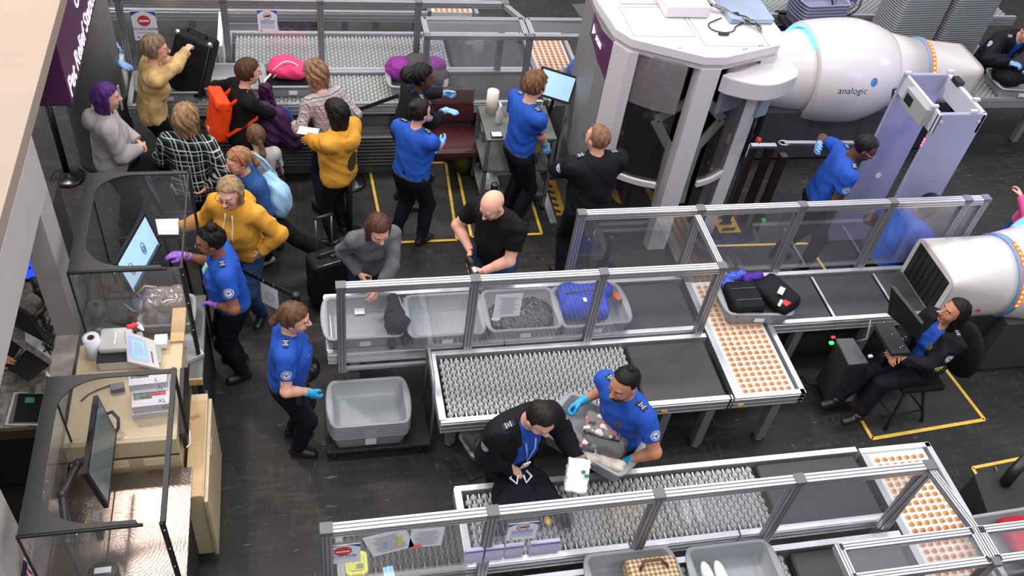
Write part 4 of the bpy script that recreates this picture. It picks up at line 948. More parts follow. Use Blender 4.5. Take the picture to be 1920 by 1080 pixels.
# ------------------------------------------------------------------ tunnel scanners
ctw = mat('scanner white shell', 'CFC9C6', .28, var=.02, vscale=2); slate = mat('slate blue ring', '6F8FAF', .4)
cyan = mat('cyan light', '30A0FF', .3, emit=9.); orangel = mat('orange red light', 'FF4A30', .3, emit=1.6); yel = mat('yellow light dots', 'FFC040', .3, emit=2.)
def ct(label, x0, yc, zc, hand=1, logo=True):
    """x0: plane of the first ring; body runs towards +x"""
    t = thing('baggage_scanner', label, 'scanner', (x0+1.05, yc, 0))
    ax = lambda prof, n=64: [(r, x) for x, r in prof]
    def lat(prof, name, m_, n=72): MB().lathe((x0, yc, zc), [(r, x) for x, r in prof], n, 0, axis=(1, 0, 0)).build(name, m_, t, 0, True)
    lat([(.03, .395), (.06, .41), (.30, .455), (.54, .50), (.62, .505), (.62, 0)], 'cone_shell', ctw)
    cw = lambda x: .57+.05*math.sin(math.pi*min(max((x-.5)/1.1, 0), 1))**.8-.10*max(0, (x-1.15)/.48)**1.6
    prof = [(.50, .50), (.50, .56), (.515, .572)]+[(x, cw(x)) for x in np.linspace(.53, 1.60, 22)]+[(1.615, .46), (1.60, .44)]
    lat(prof, 'cowl', ctw)
    lat([(1.56, .455), (1.62, .46), (2.04, .385), (2.06, .0)], 'rear_cone', ctw)
    for xr in (0., 2.06): lat([(xr-.02, .0), (xr-.02, .395), (xr, .405), (xr+.055, .405), (xr+.06, .395)], 'ring', slate)
    mb = MB()
    for k in range(20):
        a0, a1 = R_(62+k*5), R_(67+k*5); q = lambda a, x: (x0+x, yc-.523*math.cos(a), zc+.523*math.sin(a)); mb.quad(q(a0, .455), q(a1, .455), q(a1, .50), q(a0, .50))
    mb.build('light_ring', cyan, t, 0, True)
    # orange lamps on the upper part of the rings
    for xr in (0., 2.06):
        mb = MB(); n = 26
        for k in range(n):
            a0, a1 = R_(18+k*96/n-20), R_(18+(k+1)*96/n-20)
            q = lambda a, x, r=.409: (x0+xr+x, yc-r*math.cos(a), zc+r*math.sin(a))
            mb.quad(q(a0, .004), q(a1, .004), q(a1, .052), q(a0, .052), 0)
            if k % 2 == 0: mb.quad(q(a0, .016, .411), q(a1, .016, .411), q(a1, .040, .411), q(a0, .040, .411), 1)
        mb.build('warning_light', [orangel, yel], t, 0, True)
    # square tunnel hoods blending into the rings
    def sq(u, hw, zt, zb, rad):
        a = 2*math.pi*u-math.pi/2; c, s = math.cos(a), math.sin(a); e = .28
        y = math.copysign(abs(c)**e, c)*hw; z = (zt+zb)/2+math.copysign(abs(s)**e, s)*(zt-zb)/2
        return y, z
    for sgn, xa, xb in ((-1, -.02, -.71), (1, 2.1, 2.80)):
        def f(u, v):
            a = 2*math.pi*u-math.pi/2; w_ = v**.8; ys, zs = sq(u, .325, 1.22, .68, 0)
            yr, zr = .385*math.cos(a), zc+.385*math.sin(a); zr = max(zr, .62)
            return (x0+xa+(xb-xa)*v, yc+yr*(1-w_)+ys*w_, zr*(1-w_)+zs*w_)
        mb = MB().grid(f, 48, 10)
        if sgn > 0: mb.f = [q[::-1] for q in mb.f]
        o = mb.build('tunnel_hood', ctw, t, 0, True, solid=.03); o.modifiers['solid'].offset = 1 if sgn > 0 else 1
        xe = x0+xb
        mb = MB(); zt, zb, hw = 1.17, .76, .27
        mb.box((xe+sgn*.012, yc-hw, zb), (xe-sgn*.02, yc+hw, zt), 0); mb.build('tunnel_mouth', blackm, t, 0, True)
        fr = MB(); P = [sq(k/48, .325, 1.22, .70, 0) for k in range(48)]; Q_ = [(max(-hw, min(hw, y)), max(zb, min(zt, z))) for y, z in P]
        vs = [(xe+sgn*.01, yc+y, z) for y, z in P]+[(xe+sgn*.015, yc+y, z) for y, z in Q_]
        fr.add(vs, [(k, (k+1) % 48, 48+(k+1) % 48, 48+k) for k in range(48)], 0); fr.build('mouth_frame', ctw, t, 0, True)
        for k in range(7): MB().box((xe+sgn*.02, yc-hw+.006+k*.076, zb+.02), (xe+sgn*.024, yc-hw+.072+k*.076, zt-.01), 0).build('lead_curtain', mat('lead curtain strip', (.016, .016, .017), .5), t, 0, True)
    # base
    MB().box((x0-.55, yc-.30, .02), (x0+2.6, yc+.30, .70), 0).build('base_cabinet', blackm, t, .01, True)
    skm = mat('graphite skirt', (.05, .047, .05), .55, var=.15, vscale=3)
    MB().prism([(x0+.05, yc-.44), (x0+2.0, yc-.44), (x0+2.0, yc+.44), (x0+.05, yc+.44)], .03, .72).build('skirt', skm, t, .01, True)
    for k in (.7, 1.35): MB().box((x0+k, yc-.4425, .05), (x0+k+.006, yc-.44, .68), 0).build('skirt_seam', blackm, t, 0, True)
    MB().ball((x0-.32, yc-.375, .88), (.02, .008, .02)).build('stop_button', red, t, 0, True)
    if logo:
        m_ = mat('logo blue grey', '3E4A78', .4)
        def wrap(o, a0, xs):
            for v in o.data.vertices:
                u, w_ = v.co.x, v.co.y; x = xs+u; r = cw(x)+.0025; a = a0+w_/r
                v.co = Vector((x0+x, yc-r*math.cos(a), zc+r*math.sin(a)))-Vector(t.location)
        o = text('lettering', 'analogic', .115, (0, 0, 0), (1, 0, 0), (0, 1, 0), m_, None, bold=-.0005); wrap(o, R_(8), .74); o.parent = t
        mb = MB(); n = 24; mb.add([(0, 0, 0)]+[(.043*math.cos(2*math.pi*i/n), .05*math.sin(2*math.pi*i/n), 0) for i in range(n)], [(0, 1+i, 1+(i+1) % n) for i in range(n)])
        o = mb.build('logo_disc', mat('logo disc blue', '1F6FA8', .35), None); wrap(o, R_(8)+.22, 1.17); o.parent = t
        mb = MB(); mb.path([(.02*math.cos(a)-.005, .03*math.sin(a), 0) for a in np.linspace(.2, 5, 14)], .0025, 4); mb.path([(.012, -.035, 0), (.018, .02, 0)], .0025, 4)
        o = mb.build('logo_mark', whitep, None)
        for v in o.data.vertices: v.co.z = 0
        wrap(o, R_(8)+.22, 1.17); o.parent = t
        for v in o.data.vertices: v.co.y -= .002
    return t
ct('large white barrel shaped baggage scanner with dark lettering and a blue disc logo', 5.32, 8.76, 1.0)
ct('white baggage scanner with orange lit ring above the seated officer', 6.43, 5.31, .95, logo=False)
area('machine_glow', (7.0, 6.6, 2.0), .5, .3, 14, (.35, .35, 1.), (6.2, 6.6, 1.0))
area('machine_glow', (7.35, 8.1, 1.8), .3, .3, 6, (.5, .5, 1.), (6.2, 6.2, 1.2))
# ------------------------------------------------------------------ walk-through metal detector
mdm = mat('detector lavender grey', '9C9CB8', .4); mdl = mat('detector light trim', 'C4C2CC', .4)
t = thing('metal_detector', 'lavender grey walk through metal detector arch standing in front of the white scanner', 'detector', (5.99, 6.53, 0))
MB().box((5.74, 6.19, 0), (6.25, 6.235, 2.2)).build('side_panel', mdm, t, .015, True)
MB().box((5.73, 6.84, 0), (6.22, 6.885, 2.2)).build('side_panel', mdm, t, .015, True)
MB().box((5.74, 6.19, 1.98), (5.775, 6.885, 2.2)).build('header_panel', mdl, t, .008, True)
MB().box((6.20, 6.19, 1.98), (6.245, 6.885, 2.2)).build('header_panel', mdl, t, .008, True)
MB().box((5.655, 6.28, 2.0), (5.74, 6.66, 2.19)).build('control_unit', mat('detector control grey', '9A9C9C', .4), t, .01, True)
MB().box((5.65, 6.50, 2.06), (5.656, 6.62, 2.15)).build('display', blackp, t, 0, True)
for x, y, a in ((5.74, 6.3, 0), (5.75, 6.85, 0), (6.1, 6.21, 0), (6.23, 6.87, 0), (6.24, 6.4, 0)): MB().cbox((x, y, 2.215), (.07, .035, .03)).build('bracket', mdl, t, .004, True)
for x in (5.79, 6.19): MB().cyl((x, 6.19, 2.12), (x, 6.18, 2.12), .016).build('bolt', mdl, t, 0, True)
mb = MB()
for k in range(3): mb.cbox((5.735, 6.215, 1.83+k*.035), (.006, .02, .02))
mb.build('indicator_light', mat('pink red led', 'FF5080', .3, emit=3), t, 0, True)
MB().cyl((5.98, 6.84, .95), (5.98, 6.836, .95), .035).build('round_sticker', whitep, t, 0, True)
MB().cbox((6.215, 6.70, 2.215), (.07, .12, .05)).build('latch', blackp, t, .004, True)
t = thing('tablet_display', 'small framed notice standing above the metal detector', 'display', (6.4, 7.55, 0))
MB().cbox((6.40, 7.55, 1.50), (.26, .02, .20), Matrix.Rotation(R_(-18), 3, 'Y')).build('screen_frame', blackp, t, .006, True)
MB().cbox((6.40, 7.538, 1.50), (.22, .004, .16), Matrix.Rotation(R_(-18), 3, 'Y')).build('screen', whitep, t, 0, True)
MB().cbox((6.40, 7.535, 1.52), (.14, .004, .04), Matrix.Rotation(R_(-18), 3, 'Y')).build('printed_block', inkm, t, 0, True)
MB().cyl((6.40, 7.56, 0), (6.40, 7.56, 1.42), .018).build('pole', steel, t, 0, True); MB().cyl((6.40, 7.56, 0), (6.40, 7.56, .02), .15).build('base', blackp, t, 0, True)
# dark barrier gates between the scanner and the detector
gate = mat('dark brown gate', (.020, .013, .010), .4)
t = thing('barrier_gate', 'dark brown tubular barrier between the body scanner and the detector', 'barrier', (5.0, 7.6, 0))
for a in ((1412, 275), (1470, 290), (1445, 275)):
    g = G(a[0], a[1], 1.05)
    MB().box((g[0]-.04, g[1]-.04, 0), (g[0]+.04, g[1]+.04, 1.05)).build('post', gate, t, .006, True)
g0, g1 = G(1408, 273, 1.07), G(1455, 273, 1.07); MB().beam(g0, g1, .06, .03).build('hand_rail', steel, t, .004, True)
g0, g1 = G(1470, 268, 1.07), G(1600, 268, 1.07); MB().beam(g0, g1, .05, .03).build('hand_rail', steel, t, .004, True)
mb = MB().path([g0+V3(.06*math.cos(a), .04*math.sin(a), 0) for a in np.linspace(0, 6.28, 13)[:-1]], .008, 6, closed=True); mb.build('ring_end', chrome, t, 0, True)
# ------------------------------------------------------------------ bins
def rrect(hx, hy, r, n=5):
    out = []
    for cx, cy, a0 in ((hx-r, hy-r, 0), (-hx+r, hy-r, 90), (-hx+r, -hy+r, 180), (hx-r, -hy+r, 270)):
        for k in range(n+1): a = R_(a0+90*k/n); out.append((cx+r*math.cos(a), cy+r*math.sin(a)))
    return out
def bin_thing(label, L=.63, W=.49, Hh=.15, m=None, loc=(0, 0, 0), rz=0, group=None, lip=.032, tag_=True, name='security_bin', tilt=None):
    m = m or binm; t = thing(name, label, 'bin', loc, rz, group)
    hx, hy = L/2, W/2; mb = MB()
    loops = []
    def lp(hx_, hy_, r, z, bulge=0):
        P = rrect(hx_, hy_, r, 6); out = []
        Q_ = []
        for i, (x, y) in enumerate(P): Q_.append((x, y))
        # extra points along the short sides for the handle flange
        R2 = []
        for i in range(len(Q_)):
            a, b = Q_[i], Q_[(i+1) % len(Q_)]; R2.append(a)
            if i % 7 == 6 and i//7 in (1, 3):
                for k in range(1, 10): R2.append((a[0], a[1]+(b[1]-a[1])*k/10))
            elif i % 7 == 6:
                for k in range(1, 4): R2.append((a[0]+(b[0]-a[0])*k/4, a[1]))
        for x, y in R2:
            if bulge and abs(x) > hx_-.001: x += math.copysign(bulge*max(0, math.cos(y/(hy_*.86)*math.pi/2))**.7, x)
            out.append((x, y, z))
        return out
    d = .035
    specs = [lp(hx-d, hy-d, .05, 0), lp(hx-.012, hy-.012, .05, Hh-.03), lp(hx-.012, hy-.012, .05, Hh-.02), lp(hx, hy, .055, Hh-.018, lip), lp(hx+.002, hy+.002, .055, Hh-.008, lip), lp(hx-.003, hy-.003, .055, Hh, lip*.92), lp(hx-.022, hy-.022, .045, Hh), lp(hx-.028, hy-.028, .045, Hh-.01), lp(hx-d-.012, hy-d-.012, .045, .012), lp(hx-d-.05, hy-d-.05, .03, .008)]
    n = len(specs[0]); vs = [p for l in specs for p in l]
    fs = [(k*n+i, k*n+(i+1) % n, (k+1)*n+(i+1) % n, (k+1)*n+i) for k in range(len(specs)-1) for i in range(n)]
    mb.add(vs, fs, 0, True); mb.add(specs[0], [tuple(range(n))[::-1]], 0); mb.add(specs[-1], [tuple(range(n))], 0)
    tray = mb.build('tray', m, t, 0)
    if tag_: MB().box((-.045, -hy+.012, Hh*.32), (.045, -hy+.004, Hh*.62)).build('sticker', whitep, tray)
    return t
G_ = 'grey bins on the conveyors'
ZB = .772
def on(px, py, z=ZB+.14): g = G(px, py, z); return (g[0], g[1], ZB)
bA = bin_thing('grey bin with a dark garment and paper slip leftmost behind the glass', loc=on(681, 594), rz=0)
bB = dup(bA, on(833, 590), 0, 'empty grey bin second from the left behind the glass partition')
bC = dup(bA, on(977, 580), 0, 'grey bin with shiny black item behind the glass paper notice')
bD = dup(bA, on(1108, 572), R_(2), 'grey bin holding the bright blue backpack')
bE = dup(bA, on(1413, 556), R_(-5), 'grey bin with the black bag riding onto the orange dotted table'); bE.location.z = .785
on2 = lambda px, py: (lambda g: (g[0], g[1], ZB))(G(px, py, ZB+.14))
dup(bA, on2(318, 150), 0, 'grey bin under the lifted black suitcase by the column')
dup(bA, on2(437, 143), 0, 'empty grey bin between the suitcase and the person with the orange backpack')
bF = dup(bA, on2(548, 140), 0, 'grey bin holding the pink backpack')
bG = dup(bA, on2(782, 142), R_(-4), 'grey bin with a purple bag beside the officer with the black puff of hair')
bH = dup(bA, on2(1108, 150), R_(-3), 'grey bin with a speckled blue bag partly hidden by the scanner')
bI = dup(bA, on2(1192, 1092), 0, 'grey bin with a patterned tan handbag at the bottom edge')
bJ = dup(bA, on2(1383, 1078), 0, 'grey bin with white sneakers at the bottom edge')
bK = dup(bA, on2(1912, 1012), R_(2), 'grey bin with a red bag at the lower right edge')
bL = dup(bA, on2(1905, 150), R_(-6), 'grey bin with a dark bag in front of the officer at the upper right')
# nested stack on the dolly
g = G(691, 771, .33); sx_, sy_ = float(g[0]), float(g[1])
dl = thing('dolly', 'low black wheeled dolly under the stack of grey bins with a bent tube handle', 'dolly', (sx_+.12, sy_, 0))
mb = MB().box((sx_-.36, sy_-.25, .10), (sx_+.50, sy_+.25, .14)); mb.build('deck', blackm, dl, .006, True)
for dx, dy in ((-.3, -.2), (.42, -.2), (-.3, .2), (.42, .2)):
    mb = MB().cyl((sx_+dx-.018, sy_+dy, .045), (sx_+dx+.018, sy_+dy, .045), .045, n=20); mb.box((sx_+dx-.025, sy_+dy-.02, .06), (sx_+dx+.025, sy_+dy+.02, .10)); mb.build('castor', blackp, dl, 0, True)
hm_ = []
for p in ((865, 905-75, .12), (868, 840, .14), (812, 768, .45), (790, 700, .75), (793, 680, .85), (803, 672, .88)): hm_.append(tuple(G(*p)))
hx_ = sx_+.50
pts = [(hx_, sy_-.22, .14), (hx_+.005, sy_-.22, .62), (hx_-.01, sy_-.20, .86), (hx_-.01, sy_-.12, .92), (hx_-.01, sy_+.12, .92), (hx_-.01, sy_+.20, .86), (hx_+.005, sy_+.22, .62), (hx_, sy_+.22, .14)]
MB().path(pts, .014, 10).build('handle', alu_d, dl, 0, True)
s0 = bin_thing('grey bin in the stack of seven on the black dolly', loc=(sx_, sy_, .145), group='stacked grey bins on the dolly', Hh=.16)
for k in range(1, 7): dup(s0, (sx_, sy_, .145+k*.027))
root_of(s0)['label'] = 'grey bin in the nested stack of seven on the black dolly'
for o in list(COL.objects):
    if o.parent is None and o.get('group') == 'stacked grey bins on the dolly': o['label'] = s0['label']
# dark stacks of bins under the far conveyor
s1 = None
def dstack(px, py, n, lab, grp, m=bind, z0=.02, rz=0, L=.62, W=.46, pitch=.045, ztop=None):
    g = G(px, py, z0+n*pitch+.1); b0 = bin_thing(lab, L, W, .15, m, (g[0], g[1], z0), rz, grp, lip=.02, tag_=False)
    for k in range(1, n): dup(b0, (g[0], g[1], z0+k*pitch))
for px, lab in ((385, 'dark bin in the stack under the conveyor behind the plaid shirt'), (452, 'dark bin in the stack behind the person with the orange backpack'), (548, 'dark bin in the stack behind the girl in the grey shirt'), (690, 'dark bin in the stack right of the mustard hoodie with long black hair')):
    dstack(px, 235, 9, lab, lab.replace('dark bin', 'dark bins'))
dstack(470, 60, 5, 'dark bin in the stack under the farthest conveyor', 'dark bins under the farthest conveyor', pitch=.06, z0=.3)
# tall towers and short stack upper right
lav = mat('lavender grey bin plastic', '8A8AA6', .45)  # single lavender grey for the bins of the short stack
for i, (x, y) in enumerate(((7.95, 9.95), (8.72, 9.98))):
    b0 = bin_thing(('grey bin in the left tower of nested bins behind the white scanner', 'grey bin in the right tower of nested bins behind the white scanner')[i], .70, .50, .15, binm, (x, y, .14), R_(4), ('left tower of nested bins', 'right tower of nested bins')[i], lip=.02, tag_=False)
    for k in range(1, 44): dup(b0, (x, y, .14+k*.0335))
g = G(1535, 8, 1.05); b0 = bin_thing('lavender lit bin in the short stack beside the far column', .66, .5, .16, lav, (g[0], g[1], .78), R_(5), 'short bin stack by the far column', tag_=False)
for k in range(1, 6): dup(b0, (g[0], g[1], .78+k*.045))
t = thing('work_table', 'dark small table under the short lavender stack of bins', 'table', (g[0], g[1], 0))
MB().box((g[0]-.4, g[1]-.32, .73), (g[0]+.4, g[1]+.32, .78)).build('table_top', blackm, t, .005, True)
for a in (-.36, .36):
    for b in (-.28, .28): MB().box((g[0]+a-.02, g[1]+b-.02, 0), (g[0]+a+.02, g[1]+b+.02, .73)).build('leg', blackm, t, 0, True)
g = G(1482, 60, .3); bin_thing('blue tinted plastic tote on the floor behind the body scanner roof', .5, .4, .3, mat('blue tinted tote', '5B62B8', .4), (g[0], g[1], 0), R_(12), tag_=False, lip=.01)
g = G(1795, 88, .5); b0 = bin_thing('empty pale grey deep bin on a cart behind the far white scanner', .62, .46, .24, mat('pale grey tote', 'A5A3A8', .45), (g[0], g[1], .30), R_(-6), tag_=False, lip=.01)
t = thing('cart', 'pale low cart with bent tube handle beside the bin towers', 'cart', (g[0]-.4, g[1]+.2, 0)); gx, gy = float(g[0]), float(g[1])
MB().box((gx-.95, gy-.25, .22), (gx+.35, gy+.28, .28)).build('deck', mat('cart grey', '8C8C90', .4), t, .01, True)
for dx, dy in ((-.85, -.2), (.28, -.2), (-.85, .2), (.28, .2)): MB().cyl((gx+dx-.02, gy+dy, .08), (gx+dx+.02, gy+dy, .08), .08, n=16).build('castor', blackp, t, 0, True)
h0 = [(gx-.95, gy-.22, .28), (gx-.97, gy-.22, .95), (gx-.97, gy-.15, 1.05), (gx-.97, gy+.15, 1.05), (gx-.97, gy+.22, .95), (gx-.95, gy+.22, .28)]
MB().path(h0, .018, 10).build('handle', mat('cart tube', 'A9A9A4', .35, .3), t, 0, True)
# fan
g = G(1588, -4, 1.1); t = thing('pedestal_fan', 'black caged floor fan at the top edge behind the white scanner', 'fan', (g[0], g[1], 0))
FR = Matrix.Rotation(R_(55), 3, 'X'); c = Vector((g[0], g[1], 1.1)); mb = MB()
for r in (.22, .15, .08): mb.path([c+FR@Vector((r*math.cos(a), r*math.sin(a), 0)) for a in np.linspace(0, 6.283, 33)[:-1]], .006 if r < .2 else .014, 6, closed=True)
for k in range(24): a = k*math.pi/12; mb.path([c+FR@Vector((.03*math.cos(a), .03*math.sin(a), .02)), c+FR@Vector((.22*math.cos(a), .22*math.sin(a), 0))], .003, 4)
mb.build('cage', blackp, t, 0, True)
mb = MB()
for k in range(3):
    a = k*2.094; P = [c+FR@Vector((r*math.cos(a+b), r*math.sin(a+b), -.04+z)) for r, b, z in ((.03, -.2, 0), (.17, -.45, .02), (.18, .35, -.02), (.03, .4, 0))]; mb.add(P, [(0, 1, 2, 3)], 0)
mb.build('blade', mat('blue fan blade', '4A5AD0', .4), t, 0, True, solid=.004); MB().cyl((g[0], g[1], 0), (g[0], g[1], 1.08), .02).build('pole', blackp, t, 0, True); MB().cyl((g[0], g[1], 0), (g[0], g[1], .03), .2).build('base', blackp, t, 0, True)
# ------------------------------------------------------------------ soft bags and contents
def blob(name, label, cat, prims, h, m, k=.04, disp=None, cuts=(), parts=(), loc=None, group=None):
    P, Q = field(prims, h, k, cuts, disp); lo = P.min(0); ctr = ((P.min(0)+P.max(0))/2); c = V3(ctr[0], ctr[1], lo[2])
    t = thing(name, label, cat, c, 0, group); o = np_mesh(parts[0] if parts else 'fabric', P-c, Q, m, t); return t, o
def W(px, py, z): return G(px, py, z)
def boxy(c, hx, hy, hz, rz=0, r=.03, tilt=0, roll=0):
    """rounded box as a superellipse made of cones"""
    R = np.array(Matrix.Rotation(R_(rz), 3, 'Z') @ Matrix.Rotation(R_(tilt), 3, 'X') @ Matrix.Rotation(R_(roll), 3, 'Y')); out = []
    c = np.array(c, float)
    return dict(t='b', c=c, r=np.array([hx, hy, hz]), R=R, rad=r, cap=None, k=None)
_ev, _bb, _gr = ev, bbox, grow
def ev(p, X, Y, Z):
    if p['t'] != 'b': return _ev(p, X, Y, Z)
    x, y, z = X-p['c'][0], Y-p['c'][1], Z-p['c'][2]; R = p['R']; h = p['r']-p['rad']
    q = [abs(x*R[0, i]+y*R[1, i]+z*R[2, i])-h[i] for i in range(3)]
    out = np.sqrt(sum(np.maximum(a, 0)**2 for a in q))+np.minimum(np.maximum(np.maximum(q[0], q[1]), q[2]), 0)-p['rad']
    if p['cap'] is not None:
        c, n = p['cap']; out = np.maximum(out, (X-c[0])*n[0]+(Y-c[1])*n[1]+(Z-c[2])*n[2])
    return out
def bbox(p):
    if p['t'] != 'b': return _bb(p)
    e = np.abs(p['R'])@p['r']; return p['c']-e, p['c']+e
def box_obj(name, label, cat, c, size, m, rz=0, tilt=0, roll=0, r=.03, h=.008, disp=None, part='shell', extra=(), k=.02):
    b = boxy(c, size[0]/2, size[1]/2, size[2]/2, rz, r, tilt, roll); t, o = blob(name, label, cat, [b]+list(extra), h, m, k, disp, (), (part,)); return t, b
def strap(t, pts, r, m, name='strap', flat=1.):
    MB().path([tuple(map(float, p)) for p in pts], r, 8).build(name, m, t, 0, True)
blk = cloth_('black nylon', '15151A', .7, .3, 60); blkg = mat('black glossy film', (.02, .02, .022), .25, bump=.6, bscale=14)
# black suitcase being lifted
sc_ = W(360, 118, 1.12); t, b = box_obj('suitcase', 'black soft suitcase being lifted by the person in the tan sweater', 'suitcase', sc_, (.40, .26, .62), blk, rz=-20, tilt=-18, roll=12, r=.05, disp=wrinkle(.003, .8, 3))
R = b['R']; f = lambda x, y, z: tuple(sc_+R@V3(x, y, z))
MB().path([f(-.10, -.02, .31), f(-.09, -.03, .355), f(.09, -.03, .355), f(.10, -.02, .31)], .011, 8).build('carry_handle', blackp, t, 0, True)
for x in (-.17, .17): MB().ball(f(x, -.1, .29), (.03, .03, .03)).build('corner_guard', chrome if x < 0 else steel, t, 0, True)
for q in (-.122, .122): MB().path([f(-.18, q, -.28), f(-.18, q, .28), f(.18, q, .28), f(.18, q, -.28)], .005, 6, closed=True).build('zip', mat('zip grey', '3A3A40', .4), t, 0, True)
# pink backpack
pink = cloth_('pink backpack nylon', 'E0406F', .55, .3, 40); c = W(540, 128, .97)
t, o = blob('backpack', 'bright pink backpack with white piping in a grey bin', 'backpack', [ell(c, (.21, .14, .11)), ell(c+V3(-.05, .04, .05), (.13, .09, .07)), ell(c+V3(.1, -.05, .0), (.12, .1, .08))], .008, pink, .05, wrinkle(.006, 1.3, 2), (), ('bag_body',))
for q in (0, .07): MB().path([c+V3(-.16+.32*u, -.10-q*.3+.03*math.sin(3*u), .03+.10*math.sin(math.pi*u)-q) for u in np.linspace(0, 1, 9)], .006, 6).build('piping', whitep, t, 0, True)
MB().path([c+V3(-.18, -.08, -.02), c+V3(-.24, -.14, -.05), c+V3(-.25, -.17, -.06)], .014, 6).build('zip_pull', mat('cream tag', 'D8CFC0', .6), t, 0, True)
c2 = W(530, 150, .83); blob('garment', 'black clothing lying in the bin under the pink backpack', 'clothing', [ell(c2+V3(.02, .02, 0), (.28, .2, .05))], .009, blk, .03, wrinkle(.006, 1.5, 1), (), ('fabric',))
# purple bag
c = W(775, 128, .95); pur = cloth_('purple nylon', '7A2A7E', .6, .3, 30)
t, o = blob('tote_bag', 'purple and grey bag in a bin behind the officer with puffed black hair', 'bag', [ell(c+V3(-.16, 0, .0), (.15, .17, .12)), ell(c+V3(.24, .02, .02), (.13, .12, .10))], .009, pur, .05, wrinkle(.009, 1.4, 5), (), ('bag_body',))
t, o = blob('coat', 'grey brown coat in the bin with the purple bag', 'clothing', [ell(c+V3(.06, .03, .01), (.2, .19, .12)), ell(c+V3(.28, -.08, -.04), (.12, .12, .08))], .009, cloth_('grey brown coat', '4A4448'), .05, wrinkle(.009, 1.2, 6), (), ('fabric',))
# blue backpack with mesh look
c = W(1100, 562, .92); bl = cloth_('royal blue nylon', '2440B0', .55, .3, 30)
t, b = box_obj('backpack', 'royal blue backpack lying in the fourth grey bin', 'backpack', c+V3(-.03, .0, -.02), (.44, .36, .16), bl, rz=-6, r=.06, disp=wrinkle(.006, 1.2, 8), part='bag_body', extra=[ell(c+V3(.16, .08, .04), (.10, .09, .06)), ell(c+V3(-.1, -.06, .05), (.13, .09, .05))], k=.03)
MB().path([c+V3(-.2, .02, .07), c+V3(-.05, .0, .115), c+V3(.1, .02, .1), c+V3(.2, .05, .06)], .007, 6).build('zip', blackp, t, 0, True); MB().cbox(c+V3(-.06, -.10, .11), (.03, .045, .006)).build('badge', whitep, t, 0, True); MB().cbox(c+V3(.17, .08, .098), (.018, .045, .006), None).build('logo_tab', whitep, t, 0, True)
MB().cbox(c+V3(.25, .05, .02), (.05, .2, .012), Matrix.Rotation(R_(25), 3, 'Z')).build('orange_pocket', mat('orange cloth', 'C05A30', .7), t, 0, True)
# bin 3 black film + sign handled below; bin 1 garment
c = W(978, 590, .86); blob('plastic_bag', 'shiny black plastic covered item filling the third grey bin', 'bag', [ell(c, (.30, .20, .045)), ell(c+V3(.12, .05, .01), (.14, .12, .04))], .008, blkg, .03, wrinkle(.010, 2.4, 3), (), ('film',))
c = W(930, 598, .885); MB_ = MB().ball((0, 0, 0), (.045, .03, .012)); o = MB_.build('pouch', mat('clear grey pouch', '9A9AA0', .3)); o.location = c+V3(0, .0, .0); tag(o, 'small pale pouch on the black film in the third bin', 'pouch')
pts = [W(737, 560, .95), W(742, 590, .93), W(744, 610, .93), W(750, 640, .90)]
blob('garment', 'dark navy garment draped over the right side of the leftmost bin', 'clothing', [cone(pts[0], pts[1], .05, .065), cone(pts[1], pts[2], .065, .09), cone(pts[2], W(735, 645, .84), .075, .04), cone(pts[2], W(752, 640, .84), .06, .03), ell(W(756, 602, .95), (.06, .05, .03)), ell(W(742, 600, .90), (.1, .16, .05))], .008, cloth_('dark navy knit', '24242E', .9, .5, 60), .03, wrinkle(.008, 2, 3), (), ('fabric',))
o = MB().cbox((0, 0, 0), (.085, .075, .004)).build('paper_slip', whitep); o.location = W(674, 583, .80); tag(o, 'small white paper slip lying in the leftmost bin', 'paper')
# bin E contents
c = W(1413, 560, .93); bE_t, b = box_obj('laptop_bag', 'black padded bag with two ridges in the bin on the orange dotted table', 'bag', c+V3(-.10, 0, .0), (.30, .34, .16), blk, rz=0, r=.04, disp=wrinkle(.002, 1, 1), part='bag_body')
for y in (-.08, .06): MB().beam(c+V3(-.22, y, .083), c+V3(.02, y, .083), .006, .004).build('seam', mat('grey seam', '55555A', .5), bE_t, 0, True)
t, b = box_obj('backpack', 'black backpack with a red tag leaning in the bin on the orange dotted table', 'backpack', W(1456, 553, .97), (.26, .40, .16), blk, rz=25, roll=-14, r=.06, disp=wrinkle(.004, 1, 2), part='bag_body')
g = W(1465, 545, 1.07); MB().cbox(g, (.05, .10, .004), Matrix.Rotation(R_(-40), 3, 'Z')).build('white_label', whitep, t, 0, True); MB().cbox(W(1474, 568, 1.03), (.07, .06, .02), Matrix.Rotation(R_(30), 3, 'Z')).build('red_tag', red, t, .005, True); MB().cbox(W(1463, 568, 1.04), (.025, .09, .004), Matrix.Rotation(R_(-40), 3, 'Z')).build('white_label', whitep, t, 0, True)
spk = mat('speckled blue cloth', '4A5FD0', .6, var=.9, vscale=60); c = W(1368, 530, .93); blob('garment', 'speckled blue and purple cloth beside the black bags', 'clothing', [cone(c+V3(-.03, .02, 0), c+V3(-.02, -.12, -.03), .06, .05), cone(c+V3(-.02, .04, .02), c+V3(.15, .08, .02), .05, .04)], .008, spk, .03, wrinkle(.008, 2, 3), (), ('fabric',))
c = W(1408, 522, .95); blob('garment', 'violet folded cloth at the far side of the bin with the black bags', 'clothing', [cone(c+V3(-.05, 0, 0), c+V3(.09, .02, .01), .045, .04)], .008, cloth_('violet cloth', '5A3AA8'), .03, wrinkle(.008, 2, 1), (), ('fabric',))
c = W(1085, 135, .98); blob('backpack', 'speckled light blue backpack in the bin behind the body scanner', 'backpack', [ell(c+V3(.06, 0, .02), (.20, .17, .15))], .009, spk, .05, wrinkle(.006, 1.3, 2), (), ('bag_body',))
